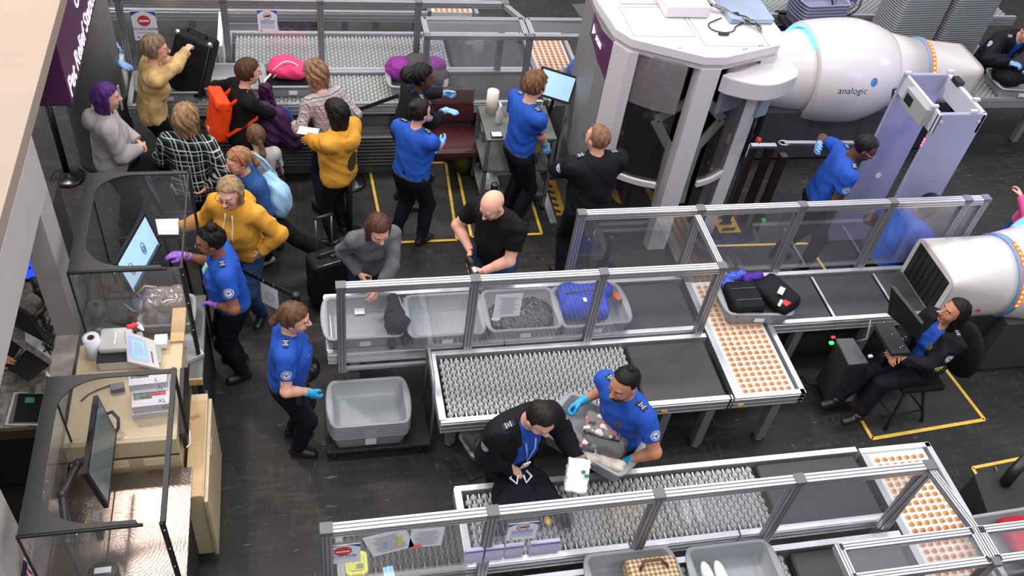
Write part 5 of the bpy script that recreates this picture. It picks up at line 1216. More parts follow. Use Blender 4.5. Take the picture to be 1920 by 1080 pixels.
# tan handbag, sneakers, red bag, dark bag
tanp = mat('tan lattice canvas', 'A58B66', .6)
m_, N, L, b_ = tanp, tanp.node_tree.nodes, tanp.node_tree.links, tanp.node_tree.nodes['Principled BSDF']
ch = N.new('ShaderNodeTexChecker'); ch.inputs['Scale'].default_value = 42; ch.inputs['Color1'].default_value = (*srgb('C7AE86'), 1); ch.inputs['Color2'].default_value = (*srgb('7A6248'), 1)
tc = N.new('ShaderNodeTexCoord'); mp = N.new('ShaderNodeMapping'); mp.inputs['Rotation'].default_value = (0, 0, .785); L.new(tc.outputs['Object'], mp.inputs[0]); L.new(mp.outputs[0], ch.inputs['Vector']); L.new(ch.outputs[0], b_.inputs['Base Color'])
c = W(1222, 1076, .92); t, b = box_obj('handbag', 'tan lattice patterned handbag with brown trim at the bottom edge', 'handbag', c+V3(0, -.02, 0), (.38, .26, .14), tanp, r=.05, part='bag_body')
MB().path([c+V3(-.10, .0, .08), c+V3(-.06, .05, .10), c+V3(.06, .05, .10), c+V3(.10, .0, .08)], .011, 8).build('handle', mat('brown leather', '5A3020', .45), t, 0, True)
for i, (px, py) in enumerate(((1328, 1082), (1353, 1080))):
    c = W(px, py, .86); P, Q = field([ell(c, (.042, .12, .035)), ell(c+V3(0, -.05, .02), (.038, .06, .04))], .006, .02, cuts=[lambda X, Y, Z: .80-Z])
    t = thing('sneaker', ('left white sneaker in the bin at the bottom edge', 'right white sneaker in the bin at the bottom edge')[i], 'shoe', (c[0], c[1], .80)); np_mesh('upper', P-V3(c[0], c[1], .80), Q, mat('white sneaker', '#D8D8D8'[1:], .5), t)
    MB().cbox(c+V3(0, .02, .036), (.03, .07, .012)).build('laces', whitep, t, .004, True)
c = W(1925, 1008, .90); blob('tote_bag', 'red bag in the bin at the lower right edge', 'bag', [boxy(c, .17, .17, .06, 0, .05)], .009, cloth_('red nylon', 'A8142A', .5), .03, wrinkle(.006, 1.3, 2), (), ('bag_body',))
c = W(1893, 140, .98); blob('backpack', 'dark backpack the upper right officer is inspecting', 'backpack', [ell(c, (.24, .18, .13))], .009, blk, .03, wrinkle(.008, 1.3, 2), (), ('bag_body',))
# ------------------------------------------------------------------ papers and notices on the partition glass
def notice(label, x, y, z, w_, h_, kind, tilt=0, cat='notice', rxz=0):
    t = thing('paper_notice', label, cat, (x, y, z)); R = Matrix.Rotation(R_(rxz), 3, 'Y')
    f = lambda u, v, d=0: tuple(Vector((x, y-d, z))+R@Vector((u*w_/2, 0, v*h_/2)))
    mb = MB(); mb.add([f(-1, -1), f(1, -1), f(1, 1), f(-1, 1), f(-1, -1, .003), f(1, -1, .003), f(1, 1, .003), f(-1, 1, .003)], [(0, 1, 2, 3), (7, 6, 5, 4), (0, 4, 5, 1), (1, 5, 6, 2), (2, 6, 7, 3), (3, 7, 4, 0)], 0); mb.build('paper', whitep, t, 0, True)
    if kind in ('enter', 'arc', 'plain_arc'):
        mb = MB(); n = 8
        for s in (-1, 1):
            for i in range(n):
                u0, u1 = i/n, (i+1)/n; q = lambda u: .96-.34*(1-u)**2
                mb.quad(f(s*(1-u0*.98), .96, .005), f(s*(1-u1*.98), .96, .005), f(s*(1-u1*.98), q(u1), .005), f(s*(1-u0*.98), q(u0), .005))
        mb.build('blue_arc', bluep, t, 0, True)
    n = 28
    if kind == 'enter':
        mb = MB(); mb.add([f(.52*math.cos(2*math.pi*i/n), .35+.44*w_/h_*1.15*math.sin(2*math.pi*i/n), .006) for i in range(n)], [tuple(range(n))]); mb.build('red_disc', red, t, 0, True)
        MB().add([f(-.4, .28, .008), f(.4, .28, .008), f(.4, .42, .008), f(-.4, .42, .008)], [(0, 1, 2, 3)]).build('white_bar', whitep, t, 0, True)
        text('lettering', 'DO NOT ENTER', h_*.10, f(0, -.28, .005), (1, 0, 0), (0, 0, 1), mat('ink blue', '303C78', .5), t, align='CENTER')
    if kind == 'arc':
        mb = MB()
        for i in range(n):
            a0, a1 = 2*math.pi*i/n, 2*math.pi*(i+1)/n; g_ = lambda a, k: f(.42*k*math.cos(a), .48+.40*k*w_/h_*math.sin(a), .006); mb.quad(g_(a0, 1), g_(a1, 1), g_(a1, .86), g_(a0, .86))
        mb.build('red_ring', red, t, 0, True)
        MB().add([f(-.32, .40, .006), f(.25, .40, .006), f(.32, .60, .006), f(-.2, .56, .006)], [(0, 1, 2, 3)]).build('dark_symbol', inkm, t, 0, True)
    rr = random.Random(int(x*100)); rows = 3 if kind in ('enter', 'arc') else 12
    mb = MB(); z0 = -.45 if kind == 'enter' else (.10 if kind == 'arc' else .7)
    for k in range(7 if kind == 'arc' else (1 if kind == 'enter' else 14)):
        v = z0-k*.11; wd = .72 if kind != 'text' else .8*rr.uniform(.5, 1); hh = .018 if (kind != 'arc' or k > 2) else .035
        mb.add([f(-wd, v-hh, .005), f(wd, v-hh, .005), f(wd, v+hh, .005), f(-wd, v+hh, .005)], [(0, 1, 2, 3)])
    mb.build('printed_lines', mat('pale blue ink', '8FA0D0', .6) if kind != 'text' else mat('grey ink', '8A8A98', .6), t, 0, True)
    if kind in ('enter', 'arc'): MB().add([f(-.66+.08*math.cos(a), -.78+.05*math.sin(a), .005) for a in np.linspace(0, 6.283, 13)[:-1]], [tuple(range(12))]).build('seal', inkm, t, 0, True)
    return t
notice('white no entry notice with a red disc on the far glass near the column', -1.50, 9.14, 1.32, .24, .34, 'enter')
notice('white notice with a crossed out symbol on the far glass above the purple haired person', -.27, 9.14, 1.38, .20, .27, 'arc')
notice('white no entry notice with a red disc at the lower left end of the glass', .125, 2.945, 1.29, .215, .23, 'enter')
notice('white notice with a red ring hanging over the brochure racks', 1.27, 2.945, 1.33, .20, .21, 'arc')
g = G(938, 568, 1.1)
o_n = notice('white paper notice taped to the glass in front of the third bin', 1.56, 4.975, 1.28, .22, .26, 'text')
notice('paper with orange print on the bottom left glass, right of its neighbour', .645, 2.945, 1.38, .21, .22, 'text', rxz=3)
t = notice('tilted pair of papers with yellow and blue marks on the bottom left glass', .41, 2.945, 1.37, .27, .25, 'text', rxz=-16)
mb = MB(); mb.box((.46, 2.938, 1.32), (.49, 2.940, 1.44), 0); mb.box((.38, 2.938, 1.30), (.40, 2.940, 1.38), 1); mb.build('highlighter_marks', [mat('yellow marker', 'E0D060', .6), mat('blue marker', '90B8E0', .6)], t, 0, True)
o = MB().cyl((.59, 2.936, 1.29), (.59, 2.940, 1.29), .028).build('round_sticker', mat('coral sticker', 'E87A70', .5)); tag(o, 'coral round sticker under the printed paper on the bottom glass', 'sticker')
# items between glass and line D at the lower left
g = G(668, 1060, .90); P = [(u*1., v) for u, v in rrect(.075, .085, .03)]
t = thing('plastic_container', 'yellow green square plastic container lying at the lower left end of the glass', 'container', tuple(g)); MB().prism([(g[0]+u, g[1]+v) for u, v in P], g[2], g[2]+.035).build('container_body', mat('yellow green plastic', 'D8D860', .35), t, .008, True)
MB().prism([(g[0]+u*.7, g[1]+v*.7) for u, v in P], g[2]+.035, g[2]+.042).build('lid_ridge', mat('yellow green lid', 'C8C848', .35), t, .002, True); MB().cbox((g[0]+.02, g[1]-.03, g[2]+.043), (.05, .035, .002)).build('label_sticker', mat('grey sticker', '7A7A60', .5), t, 0, True)
o = MB().cbox((0, 0, 0), (.07, .085, .002), Matrix.Rotation(R_(6), 3, 'Z')).build('blue_note', mat('pale blue note', '8CC8E8', .6)); o.location = G(729, 1073, .80); tag(o, 'small pale blue note on the roller conveyor at the bottom edge', 'note')
# brochure racks on the glass
for i in range(4):
    x = (.965, 1.10, 1.235, 1.44)[i]; hw_ = (.06, .06, .06, .10)[i]
    t = thing('brochure_rack', ('clear brochure rack with purple headed leaflets, %s' % ('leftmost behind the glass post', 'just right of the glass post', 'directly below the red ring notice', 'rightmost of the four')[i]), 'rack', (x, 2.90, 1.05)); 
    MB().box((x-hw_-.005, 2.90, 1.03), (x+hw_+.005, 2.94, 1.10)).build('holder', glass('clear acrylic', (.95, .95, 1), .12, 1.), t, 0, True); MB().box((x-hw_, 2.91, 1.04), (x+hw_, 2.935, 1.20)).build('leaflets', mat('lavender paper', 'C6C2DA', .6), t, 0, True)
    MB().box((x-hw_, 2.908, 1.175), (x+hw_, 2.9095, 1.199)).build('header_band', mat('violet print', '8A70C4', .5), t, 0, True)
# ------------------------------------------------------------------ stanchions and belts
def stanchion(label, x, y, h_=.98, big=.17):
    t = thing('stanchion', label, 'stanchion', (x, y, 0)); MB().lathe((x, y, 0), [(0, 0), (big, 0), (big, .015), (big*.8, .03), (.05, .055), (.035, .09), (.0, .09)], 36).build('base', mat('black stanchion base', (.012, .012, .014), .25), t, 0, True)
    MB().cyl((x, y, .05), (x, y, h_), .032, n=24).build('pole', blackp, t, 0, True); MB().lathe((x, y, h_-.09), [(.0, 0), (.038, 0), (.038, .08), (.03, .095), (0, .10)], 24).build('belt_head', blackp, t, 0, True)
    return t
stanchion('black belt stanchion at the left below the purple sign', -2.40, 8.33, 1.08, .17)
g1 = G(667, 440, 0); stanchion('black belt stanchion right of the mustard hoodie with long black hair', .45, 7.25, .88)
stanchion('black belt stanchion right of the person with long black hair, farther one', .52, 8.12)
gq = G(928, 345, .98); stanchion('stanchion with a chrome head behind the bald man', float(gq[0]), float(gq[1]))
stanchion('black stanchion seen through the glass right of the dark jacketed officer', 3.02, 6.55, .5)
g2 = G(555, 560, .92); stanchion('black belt stanchion just above the officer with the brown ponytail', float(g2[0]), float(g2[1]))
def tape_(label, a, b, th=.05):
    o = MB().beam(a, b, .004, th, 0, up=(0, 0, 1)).build('barrier_belt', blackm); tag(o, label, 'belt'); return o
tape_('black retractable belt running up from the stanchion to the officer with puffed hair', (.52, 8.12, .93), (1.05, 8.42, .93))
tape_('black retractable belt holding the hanging paper notice', tuple(G(455, 508, .92)), tuple(G(553, 556, .92)))
t = thing('hanging_notice', 'white paper notice hanging on rings from the black belt', 'notice', tuple(G(512, 548, .75))); 
a, b = V3(*G(488, 527, .90)), V3(*G(520, 542, .90)); dn = V3(0, -.02, -.24)
MB().add([a, b, b+dn, a+dn], [(3, 2, 1, 0)]).build('paper', whitep, t, 0, True, solid=.003)
mb = MB().path([(a+b)/2+dn*.5+nrm(b-a)*.045*math.cos(q)+V3(0, -.006, 0)+V3(0, 0, 1)*.05*math.sin(q) for q in np.linspace(0, 6.28, 20)[:-1]], .002, 4, closed=True); mb.build('printed_ring', mat('grey ink', '8A8A98', .6), t, 0, True)
for q in (.2, .8): MB().path([a+(b-a)*q+V3(0, 0, .02)+V3(0, .02*math.cos(w_), .02*math.sin(w_)) for w_ in np.linspace(0, 6.28, 12)[:-1]], .002, 4, closed=True).build('ring', chrome, t, 0, True)
# suitcase of the grey sweater woman
c = V3(*W(617, 520, .33)); t, b = box_obj('suitcase', 'black upright carry on suitcase with raised handle beside the person in the grey sweater', 'suitcase', V3(c[0], c[1], .34), (.38, .25, .56), blk, rz=20, r=.05, disp=wrinkle(.002, 1, 1), part='case_body')
R = b['R']; f = lambda x, y, z: tuple(V3(c[0], c[1], .34)+R@V3(x, y, z))
for x in (-.075, .075): MB().cyl(f(x, .09, .28), f(x, .09, .68), .009, n=10).build('handle_tube', steel, t, 0, True)
MB().cyl(f(-.085, .09, .68), f(.085, .09, .68), .015, n=12).build('handle_grip', blackp, t, 0, True); MB().path([f(-.1, 0, .285), f(-.08, 0, .31), f(.08, 0, .31), f(.1, 0, .285)], .013, 8).build('carry_handle', blackp, t, 0, True)
MB().path([f(-.16, -.115, .284), f(.16, -.115, .284), f(.18, -.12, .2)], .004, 6).build('zip', steel, t, 0, True); MB().cbox(f(.05, -.02, .295), (.09, .05, .01), Matrix.Rotation(R_(40), 3, 'Z')).build('luggage_tag', blackp, t, 0, True)
for x in (-.15, .15): MB().cyl(f(x, .08, -.30), f(x+.02, .08, -.30), .035, n=14).build('wheel', blackp, t, 0, True)
# monitor cart with paper towel in front of officer 13
t = thing('utility_cart', 'grey metal two shelf cart beside the officer watching the monitor', 'cart', (2.1, 7.95, 0)); x0, x1, y0, y1 = 1.86, 2.62, 7.72, 8.30
tl = tuple(G(915, 190, .95)); 
cx0, cy0 = 1.90, 7.62
for z in (.20, .55, .95): MB().box((1.86, 7.55, z), (2.60, 8.15, z+.03)).build('shelf', mat('cart grey green', '5E625F', .45), t, .006, True)
for x in (1.88, 2.58):
    for y in (7.57, 8.13): MB().box((x-.02, y-.02, .06), (x+.02, y+.02, .97)).build('post', mat('cart grey green', '5E625F', .45), t, .003, True); 
for x in (1.88, 2.58):
    for y in (7.57, 8.13): MB().cyl((x-.015, y, .035), (x+.015, y, .035), .035, n=14).build('castor', blackp, t, 0, True)
c = (1.98, 8.02, .98); t = thing('paper_towel_roll', 'tall cream paper towel roll standing on the grey cart', 'roll', c); MB().lathe(c, [(0, 0), (.062, 0), (.062, .27), (.022, .27), (.022, .2), (0, .2)], 28).build('paper', mat('cream paper', 'D6CDBF', .8), t, 0, True); MB().cyl((c[0], c[1], .99+.22), (c[0], c[1], 1.2), .02).build('core', mat('core brown', '4A3424', .8), t, 0, True)
c = (2.03, 7.84, .98); t = thing('spray_bottle', 'clear spray bottle on the grey cart below the towel roll', 'bottle', c); MB().lathe(c, [(0, 0), (.035, 0), (.038, .02), (.036, .13), (.015, .17), (.015, .19), (0, .19)], 20).build('bottle_body', mat('milky plastic', 'B8B8BC', .3), t, 0, True); MB().cbox((c[0], c[1]+.01, .98+.21), (.02, .07, .03)).build('trigger', whitep, t, .004, True)
c = (1.94, 7.62, .98); t = thing('clipboard', 'small clipboard of cards on the near corner of the grey cart', 'clipboard', c); MB().cbox((c[0]+.03, c[1], .99), (.12, .09, .012)).build('board', blackp, t, .003, True); MB().cbox((c[0]+.03, c[1], .998), (.10, .07, .006)).build('cards', whitep, t, 0, True)
c = (1.80, 8.30, 0); t = thing('canister', 'green canister with a white roll on top under the conveyor', 'canister', c); MB().lathe(c, [(0, 0), (.10, 0), (.10, .35), (0, .35)], 24).build('can_body', mat('olive plastic', '5E6A2A', .5), t, 0, True); MB().lathe((c[0], c[1], .35), [(0, 0), (.09, 0), (.09, .10), (.02, .10), (.02, .05), (0, .05)], 24).build('white_roll', whitep, t, 0, True)
for i, (x, y, s_) in enumerate(((2.0, 7.75, (.16, .2, .08)), (2.42, 7.72, (.16, .14, .10)))):
    o = MB().cbox((0, 0, 0), s_).build('supply_box', whitep, None, .004); o.location = (x, y, .235+s_[2]/2); tag(o, ('white box of supplies on the lowest shelf of the grey cart, left', 'white box of supplies on the lowest shelf of the grey cart, right')[i], 'box')
c = (2.45, 7.85, .58); o = MB().ball((0, 0, .045), (.09, .07, .05)).build('yellow_cloth', mat('yellow black cloth', 'C8A820', .6, var=.6, vscale=30)); o.location = c; tag(o, 'yellow cloth bundle on the right end of the grey cart', 'cloth')
# monitor on arm
c = V3(*W(1042, 160, 1.32)); t = thing('monitor', 'flat monitor with a pale blue screen beside the curly haired officer', 'monitor', c); 
dx, dy, dz_ = V3(*G(1072, 155, 1.35))-V3(*G(1018, 138, 1.35)), None, None
R = Matrix.Rotation(R_(-5), 3, 'Z') @ Matrix.Rotation(R_(-28), 3, 'X') @ Matrix.Rotation(R_(14), 3, 'Y')
MB().cbox(c, (.40, .03, .30), R).build('housing', blackp, t, .006, True); scr = mat('pale blue screen', 'A9CFE2', .3, emit=.5); n_ = R@Vector((0, -.017, 0))
MB().cbox(Vector(c)+n_, (.355, .004, .25), R).build('screen', scr, t, 0, True); MB().cbox(Vector(c)+R@Vector((-.14, -.0205, -.085)), (.025, .002, .025), R).build('screen_icon', mat('screen icon blue', '2A60C8', .3, emit=.3), t, 0, True)
mb = MB().path([Vector(c)+Vector((0, .02, -.1)), (c[0]+.05, c[1]+.15, 1.0), (c[0]+.05, 8.30, .6), (c[0]+.05, 8.30, 0)], .02, 8); mb.build('stand_arm', blackp, t, 0, True); MB().cyl((c[0]+.05, 8.30, 0), (c[0]+.05, 8.30, .02), .14).build('base', blackp, t, 0, True)
mb = MB().path([tuple(Vector(c)+Vector((-.05+.07*math.cos(a), -.02, -.22+.08*math.sin(a)))) for a in np.linspace(-.6, 3.9, 14)], .005, 6); mb.build('loop_cable', whitep, t, 0, True)
# maroon chair and trash bin
mar = mat('maroon vinyl', '4A2023', .28, bump=.08, bscale=30); cx, cy = 1.52, 8.0
cc = V3(*G(850, 262, .46)); cx, cy = float(cc[0]), float(cc[1])
t = thing('armchair', 'maroon vinyl armchair with metal arms against the conveyor', 'chair', (cx, cy, 0))
P, Q = field([boxy((cx, cy, .44), .27, .26, .05, 0, .045)], .009, .02); np_mesh('seat', P-V3(cx, cy, 0), Q, mar, t)
P, Q = field([boxy((cx, cy+.27, .74), .25, .035, .20, 0, .03, -12)], .009, .02); np_mesh('backrest', P-V3(cx, cy, 0), Q, mar, t)
for s in (-1, 1):
    MB().path([(cx+s*.29, cy-.22, 0), (cx+s*.29, cy-.23, .40), (cx+s*.29, cy-.20, .62), (cx+s*.29, cy-.05, .66), (cx+s*.29, cy+.22, .62), (cx+s*.27, cy+.3, .45), (cx+s*.29, cy+.32, 0)], .016, 8).build('arm_frame', mat('chair frame grey', '5A5450', .4, .5), t, 0, True)
g = G(908, 270, .35); t = thing('waste_bin', 'waste bin lined with a clear plastic bag beside the maroon armchair', 'bin', (g[0], g[1], 0)); MB().lathe((g[0], g[1], 0), [(0, 0), (.12, 0), (.15, .40), (.14, .40), (.115, .02), (0, .02)], 28).build('bin_body', mat('dark brown bin', (.03, .02, .017), .5), t, 0, True)
P, Q = field([dict(cone(V3(g[0], g[1], .30), V3(g[0], g[1], .42), .17, .16))], .01, .02, disp=wrinkle(.012, 2, 1), cuts=[lambda X, Y, Z: Z-.45, lambda X, Y, Z: .26-Z]); np_mesh('bin_liner', P-V3(g[0], g[1], 0), Q, glass('clear liner film', (.9, .9, .9), .22, 1.6), t)
for i, (px, py, lb) in enumerate(((865, 297, 'dropped blue glove on the floor below the maroon armchair'), (1035, 328, 'dropped blue glove on the floor beside the dark jacketed officer'))):
    g = G(px, py, .02); P, Q = field(hand_prims(V3(0, 0, .022), V3(1, .1, 0), V3(0, 0, -1), .15, 1, 1, 1.), .006, .008); t = thing('dropped_glove', lb, 'glove', (g[0], g[1], .0)); np_mesh('glove', P, Q, glovb, t)
# red tote and gadgets seen under the far line
for i, (px, py, lb) in enumerate(((535, 42, 'dark red clear tote under the farthest conveyor'), (580, 50, 'second dark red tote under the farthest conveyor, right of the first'))):
    g = G(px, py, .35); bin_thing(lb, .36, .3, .25, mat('dark red tote', '5A1A28', .4), (g[0], g[1], .15), 0, tag_=False, lip=.0, name='tote')
t = thing('supply_stand', 'white shelf with a box of blue tissue left of the far roller conveyor', 'stand', (-.95, 9.35, .9)); MB().box((-1.05, 9.25, .82), (-.85, 9.45, .92)).build('carton', whitep, t, 0, True); MB().box((-1.06, 9.24, 0), (-.84, 9.46, .82)).build('stand_body', mat('grey stand', '6A6A70', .5), t, 0, True); MB().ball((-.95, 9.35, .93), (.05, .04, .02)).build('blue_gloves', glovc, t, 0, True)
o = MB().box((-.82, 9.2, .70), (-.76, 9.92, 1.05)).build('end_panel', whiteg, None, .01); tag(o, 'white end panel at the left end of the far roller conveyor', 'panel')
o = MB().box((-1.80, 8.5, .72), (-1.75, 9.1, 1.02)).build('end_panel', whiteg, None, .01); tag(o, 'white end panel beside the column at the start of the conveyor', 'panel')
mb = MB().prism([(-1.30, .02), (-1.10, .02), (-1.10, .30), (-1.20, .36), (-1.30, .30)], 0, .01, f=lambda u, v, w_: (u, 8.42-w_, v+.30)); o = mb.build('tag_board', mat('taupe card', '8A7A74', .7)); tag(o, 'taupe hanging card with a printed ring under the conveyor', 'card')
# ------------------------------------------------------------------ document desk on the left
cream = mat('cream painted metal', 'C2B08E', .5, var=.03, vscale=3); creamd = mat('cream inner drawer', 'B89A70', .6); wood = mat('pale wood', 'C2A274', .55, var=.15, vscale=14, stretch=(12, 1, 1))
brushed = mat('swirled stainless top', '8C8078', .26, .9, bump=.12, bscale=18, var=.06, vscale=12)
m_, N, L = brushed, brushed.node_tree.nodes, brushed.node_tree.links
wv = N.new('ShaderNodeTexWave'); wv.wave_type = 'RINGS'; wv.rings_direction = 'Z'; wv.inputs['Scale'].default_value = 14; wv.inputs['Distortion'].default_value = 6; wv.inputs['Detail'].default_value = 4; wv.inputs['Detail Scale'].default_value = 2.5; tc = N.new('ShaderNodeTexCoord'); L.new(tc.outputs['Object'], wv.inputs['Vector'])
bp = N.new('ShaderNodeBump'); bp.inputs['Strength'].default_value = .10; bp.inputs['Distance'].default_value = .004; L.new(wv.outputs[1], bp.inputs['Height']); L.new(bp.outputs[0], N['Principled BSDF'].inputs['Normal'])
t = thing('steel_table', 'low stainless steel table with swirled shiny top at the lower left', 'table', (-1.28, 3.4, 0))
MB().box((-1.70, 2.4, .86), (-.86, 3.96, .90)).build('table_top', brushed, t, .004, True)
MB().box((-1.66, 2.4, .05), (-.90, 3.92, .86)).build('cabinet_body', blackm, t, .004, True)
MB().box((-1.365, 2.4, .9005), (-1.355, 3.96, .902)).build('top_seam', mat('dark seam', '4A3A34', .5), t, 0, True)
for y in (2.62, 2.9): MB().path([(-.90, y, .60), (-.86, y, .60), (-.86, y+.10, .60), (-.90, y+.10, .60)], .007, 6).build('drawer_handle', chrome, t, 0, True)
t = thing('metal_cabinet', 'cream metal cabinet with louvre vents holding the bottle tester and glove boxes', 'cabinet', (-1.28, 4.4, 0))
MB().box((-1.65, 3.99, 0), (-.93, 4.90, 1.20)).build('cabinet_body', cream, t, .006, True)
MB().box((-1.65, 3.985, 1.02), (-.93, 3.99, 1.035)).build('dark_trim', mat('brown trim', '4A3A30', .5), t, 0, True)
for gx in (-1.35, -1.10):
    mb = MB()
    for k in range(4): mb.cbox((gx, 3.986, .93+k*.022), (.15, .008, .006), Matrix.Rotation(R_(30), 3, 'X'))
    mb.build('vent', mat('cream louvre', 'D8C09A', .5), t, 0, True)
MB().box((-1.02, 4.86, 1.20), (-.92, 5.20, 1.225)).build('side_board', wood, t, .003, True)
t = thing('drawer_cabinet', 'cream open drawer cabinet on the aisle side of the glove boxes', 'cabinet', (-.82, 4.2, 0))
MB().box((-.90, 3.72, .10), (-.78, 4.62, .88)).build('cabinet_body', cream, t, .004, True); MB().box((-.78, 3.70, .10), (-.755, 4.60, .84)).build('drawer_front', cream, t, .004, True)
MB().box((-.90, 3.72, .885), (-.79, 4.55, .89)).build('top_tray', creamd, t, 0, True); MB().cbox((-.755, 4.2, .78), (.01, .16, .02)).build('drawer_handle', steel, t, .002, True); MB().cbox((-.86, 4.40, .893), (.06, .03, .003), Matrix.Rotation(R_(25), 3, 'Z')).build('tan_sticker', mat('tan sticker', 'A87850', .6), t, 0, True)
t = thing('side_desk', 'narrow grey desk with wooden edge beside the blue shirted officer with the hair bun', 'desk', (-1.2, 5.2, 0))
MB().box((-1.62, 4.92, .86), (-.82, 5.62, .92)).build('table_top', mat('grey desk laminate', '6A6866', .5), t, .004, True); MB().box((-.92, 4.74, .86), (-.82, 4.92, .92)).build('table_top', mat('grey desk laminate', '6A6866', .5), t, .004, True)
MB().box((-.92, 4.725, .855), (-.82, 4.74, .922)).build('wood_edge', wood, t, 0, True); MB().box((-.88, 4.8, 0), (-.84, 5.58, .86)).build('leg_panel', blackm, t, 0, True); MB().box((-1.6, 4.95, 0), (-1.55, 5.58, .86)).build('leg_panel', blackm, t, 0, True); MB().box((-.835, 4.78, .60), (-.815, 4.86, .62)).build('drawer_handle', chrome, t, 0, True)
o = MB().cbox((0, 0, 0), (.20, .26, .045), Matrix.Rotation(R_(28), 3, 'Z')).build('document_reader', mat('light grey box', 'A2A4A4', .4), None, .006); o.location = G(347, 656, .945); tag(o, 'light grey flat box with a phone on it at the end of the desk', 'device')
o = MB().cbox((0, 0, 0), (.075, .10, .012), Matrix.Rotation(R_(28), 3, 'Z')).build('phone', blackp, None, .006); o.location = G(336, 650, .976); tag(o, 'small black phone lying on the light grey flat box', 'phone')
# acrylic shields
frame = mat('shield black frame', (.012, .012, .013), .6)
def shield(label, x0, x1, y0, y1, zt, zb, left=True):
    t = thing('acrylic_shield', label, 'shield', ((x0+x1)/2, (y0+y1)/2, zb))
    def panel(p, u, v, L, Hh, bw, rad):  # black border with a rounded opening filled with acrylic
        p, u, v = Vector(p), Vector(u), Vector(v); n = 8
        out = [(0, 0), (L, 0), (L, Hh), (0, Hh)]; C = []
        for cx, cy, a0 in ((bw+rad, bw+rad, 180), (L-bw-rad, bw+rad, 270), (L-bw-rad, Hh-bw-rad, 0), (bw+rad, Hh-bw-rad, 90)):
            C.append([(cx+rad*math.cos(R_(a0+90*k/n)), cy+rad*math.sin(R_(a0+90*k/n))) for k in range(n+1)])
        mb = MB(); P = lambda a: p+u*a[0]+v*a[1]
        for q in range(4):
            for k in range(n): mb.add([P(out[q]), P(C[q][k]), P(C[q][k+1])], [(0, 1, 2)])
            mb.add([P(out[q]), P(C[q][n]), P(C[(q+1) % 4][0]), P(out[(q+1) % 4])], [(0, 1, 2, 3)])
        mb.build('frame_panel', frame, t, 0, True, solid=.006)
        ring = [P(c) for cc in C for c in cc]; MB().add(ring, [tuple(range(len(ring)))]).build('acrylic_pane', plexi, t, 0, True)
    # top frame: a flat black band around three sides with swept inner corners
    ins = [(x1, y1-.035)]+[(x0+.085+.26*(1-math.sin(R_(a))), y1-.035-.22*(1-math.cos(R_(a)))) for a in range(0, 91, 10)]+[(x0+.085+.30*(1-math.cos(R_(a))), y0+.035+.26*(1-math.sin(R_(a)))) for a in range(0, 91, 10)]+[(x1-.14, y0+.03)]
    out = [(x1, y1)]+[(x0, y1)]*10+[(x0, y0)]*10+[(x1-.12, y0)]
    mb = MB(); k = len(ins)
    for z in (zt-.008, zt):
        for q in (ins, out): mb.v += [(a, b, z) for a, b in q]
    for i in range(k-1):
        for f_ in ((i, i+1, k+i+1, k+i), (2*k+i, 3*k+i, 3*k+i+1, 2*k+i+1), (i, 2*k+i, 2*k+i+1, i+1)): mb.f.append(f_); mb.m.append(0); mb.sm.append(False)
    mb.build('top_frame', frame, t, 0, True)
    pane(t, [(x0, y0, zb), (x0, y1, zb), (x0, y1, zt), (x0, y0, zt)], plexi, .004, 'acrylic_pane'); pane(t, [(x0, y1, zb), (x1, y1, zb), (x1, y1, zt), (x0, y1, zt)], plexi, .004, 'acrylic_pane')
    for xx, yy in ((x0, y0), (x0, y1)): MB().beam((xx, yy, zb), (xx, yy, zt), .012, .012).build('corner_strip', frame, t, 0, True)
    pane(t, [(x0, y0, zb), (x1, y0, zb), (x1, y0, zt), (x0, y0, zt)], plexi, .004, 'acrylic_pane')
    MB().box((x0, y0-.008, zt-.022), (x1-.10, y0+.008, zt)).build('front_bar', frame, t, .003, True)
    MB().beam((x1, y0, zt), (x1+.01, y0-.01, zb), .03, .02).build('corner_bar', frame, t, .003, True)
    MB().beam((x1, y0, zt-.01), (x1, y1, zt-.01), .012, .02).build('side_bar', frame, t, 0, True)
    MB().beam((x1, y1, zt), (x1, y1, zb), .02, .02).build('corner_bar', frame, t, 0, True)
    mb = MB()
    for k in range(3): mb.ball((x1+.008, y0-.02, zt-.06-k*.3*(zt-zb)), .006, 8)
    mb.ball((x0+.3, y0-.015, zt-.018), .006, 8); mb.build('screw', chrome, t, 0, True)
    return t
s1_ = shield('upper clear acrylic shield with black frame around the document desk', -1.60, -.86, 4.95, 6.02, 1.9, .93)
MB().beam((-.86, 4.95, .93), (-.86, 4.95, .90), .03, .03).build('foot', frame, s1_, 0, True)
s2_ = shield('lower clear acrylic shield with black frame over the steel table', -1.60, -.86, 2.93, 4.03, 1.9, 1.21)
for x, y in ((-1.6, 2.93), (-.86, 2.93)): MB().box((x-.015, y-.015, .90), (x+.015, y+.015, 1.25)).build('foot', frame, s2_, 0, True)
MB().box((-.87, 2.93, 1.88), (-.84, 4.03, 1.905)).build('side_bar', frame, s2_, 0, True)
for y in (5.97,):
    for x in (-1.58, -.88): MB().box((x-.012, y, 0), (x+.012, y+.03, .95)).build('foot', frame, s1_, 0, True)
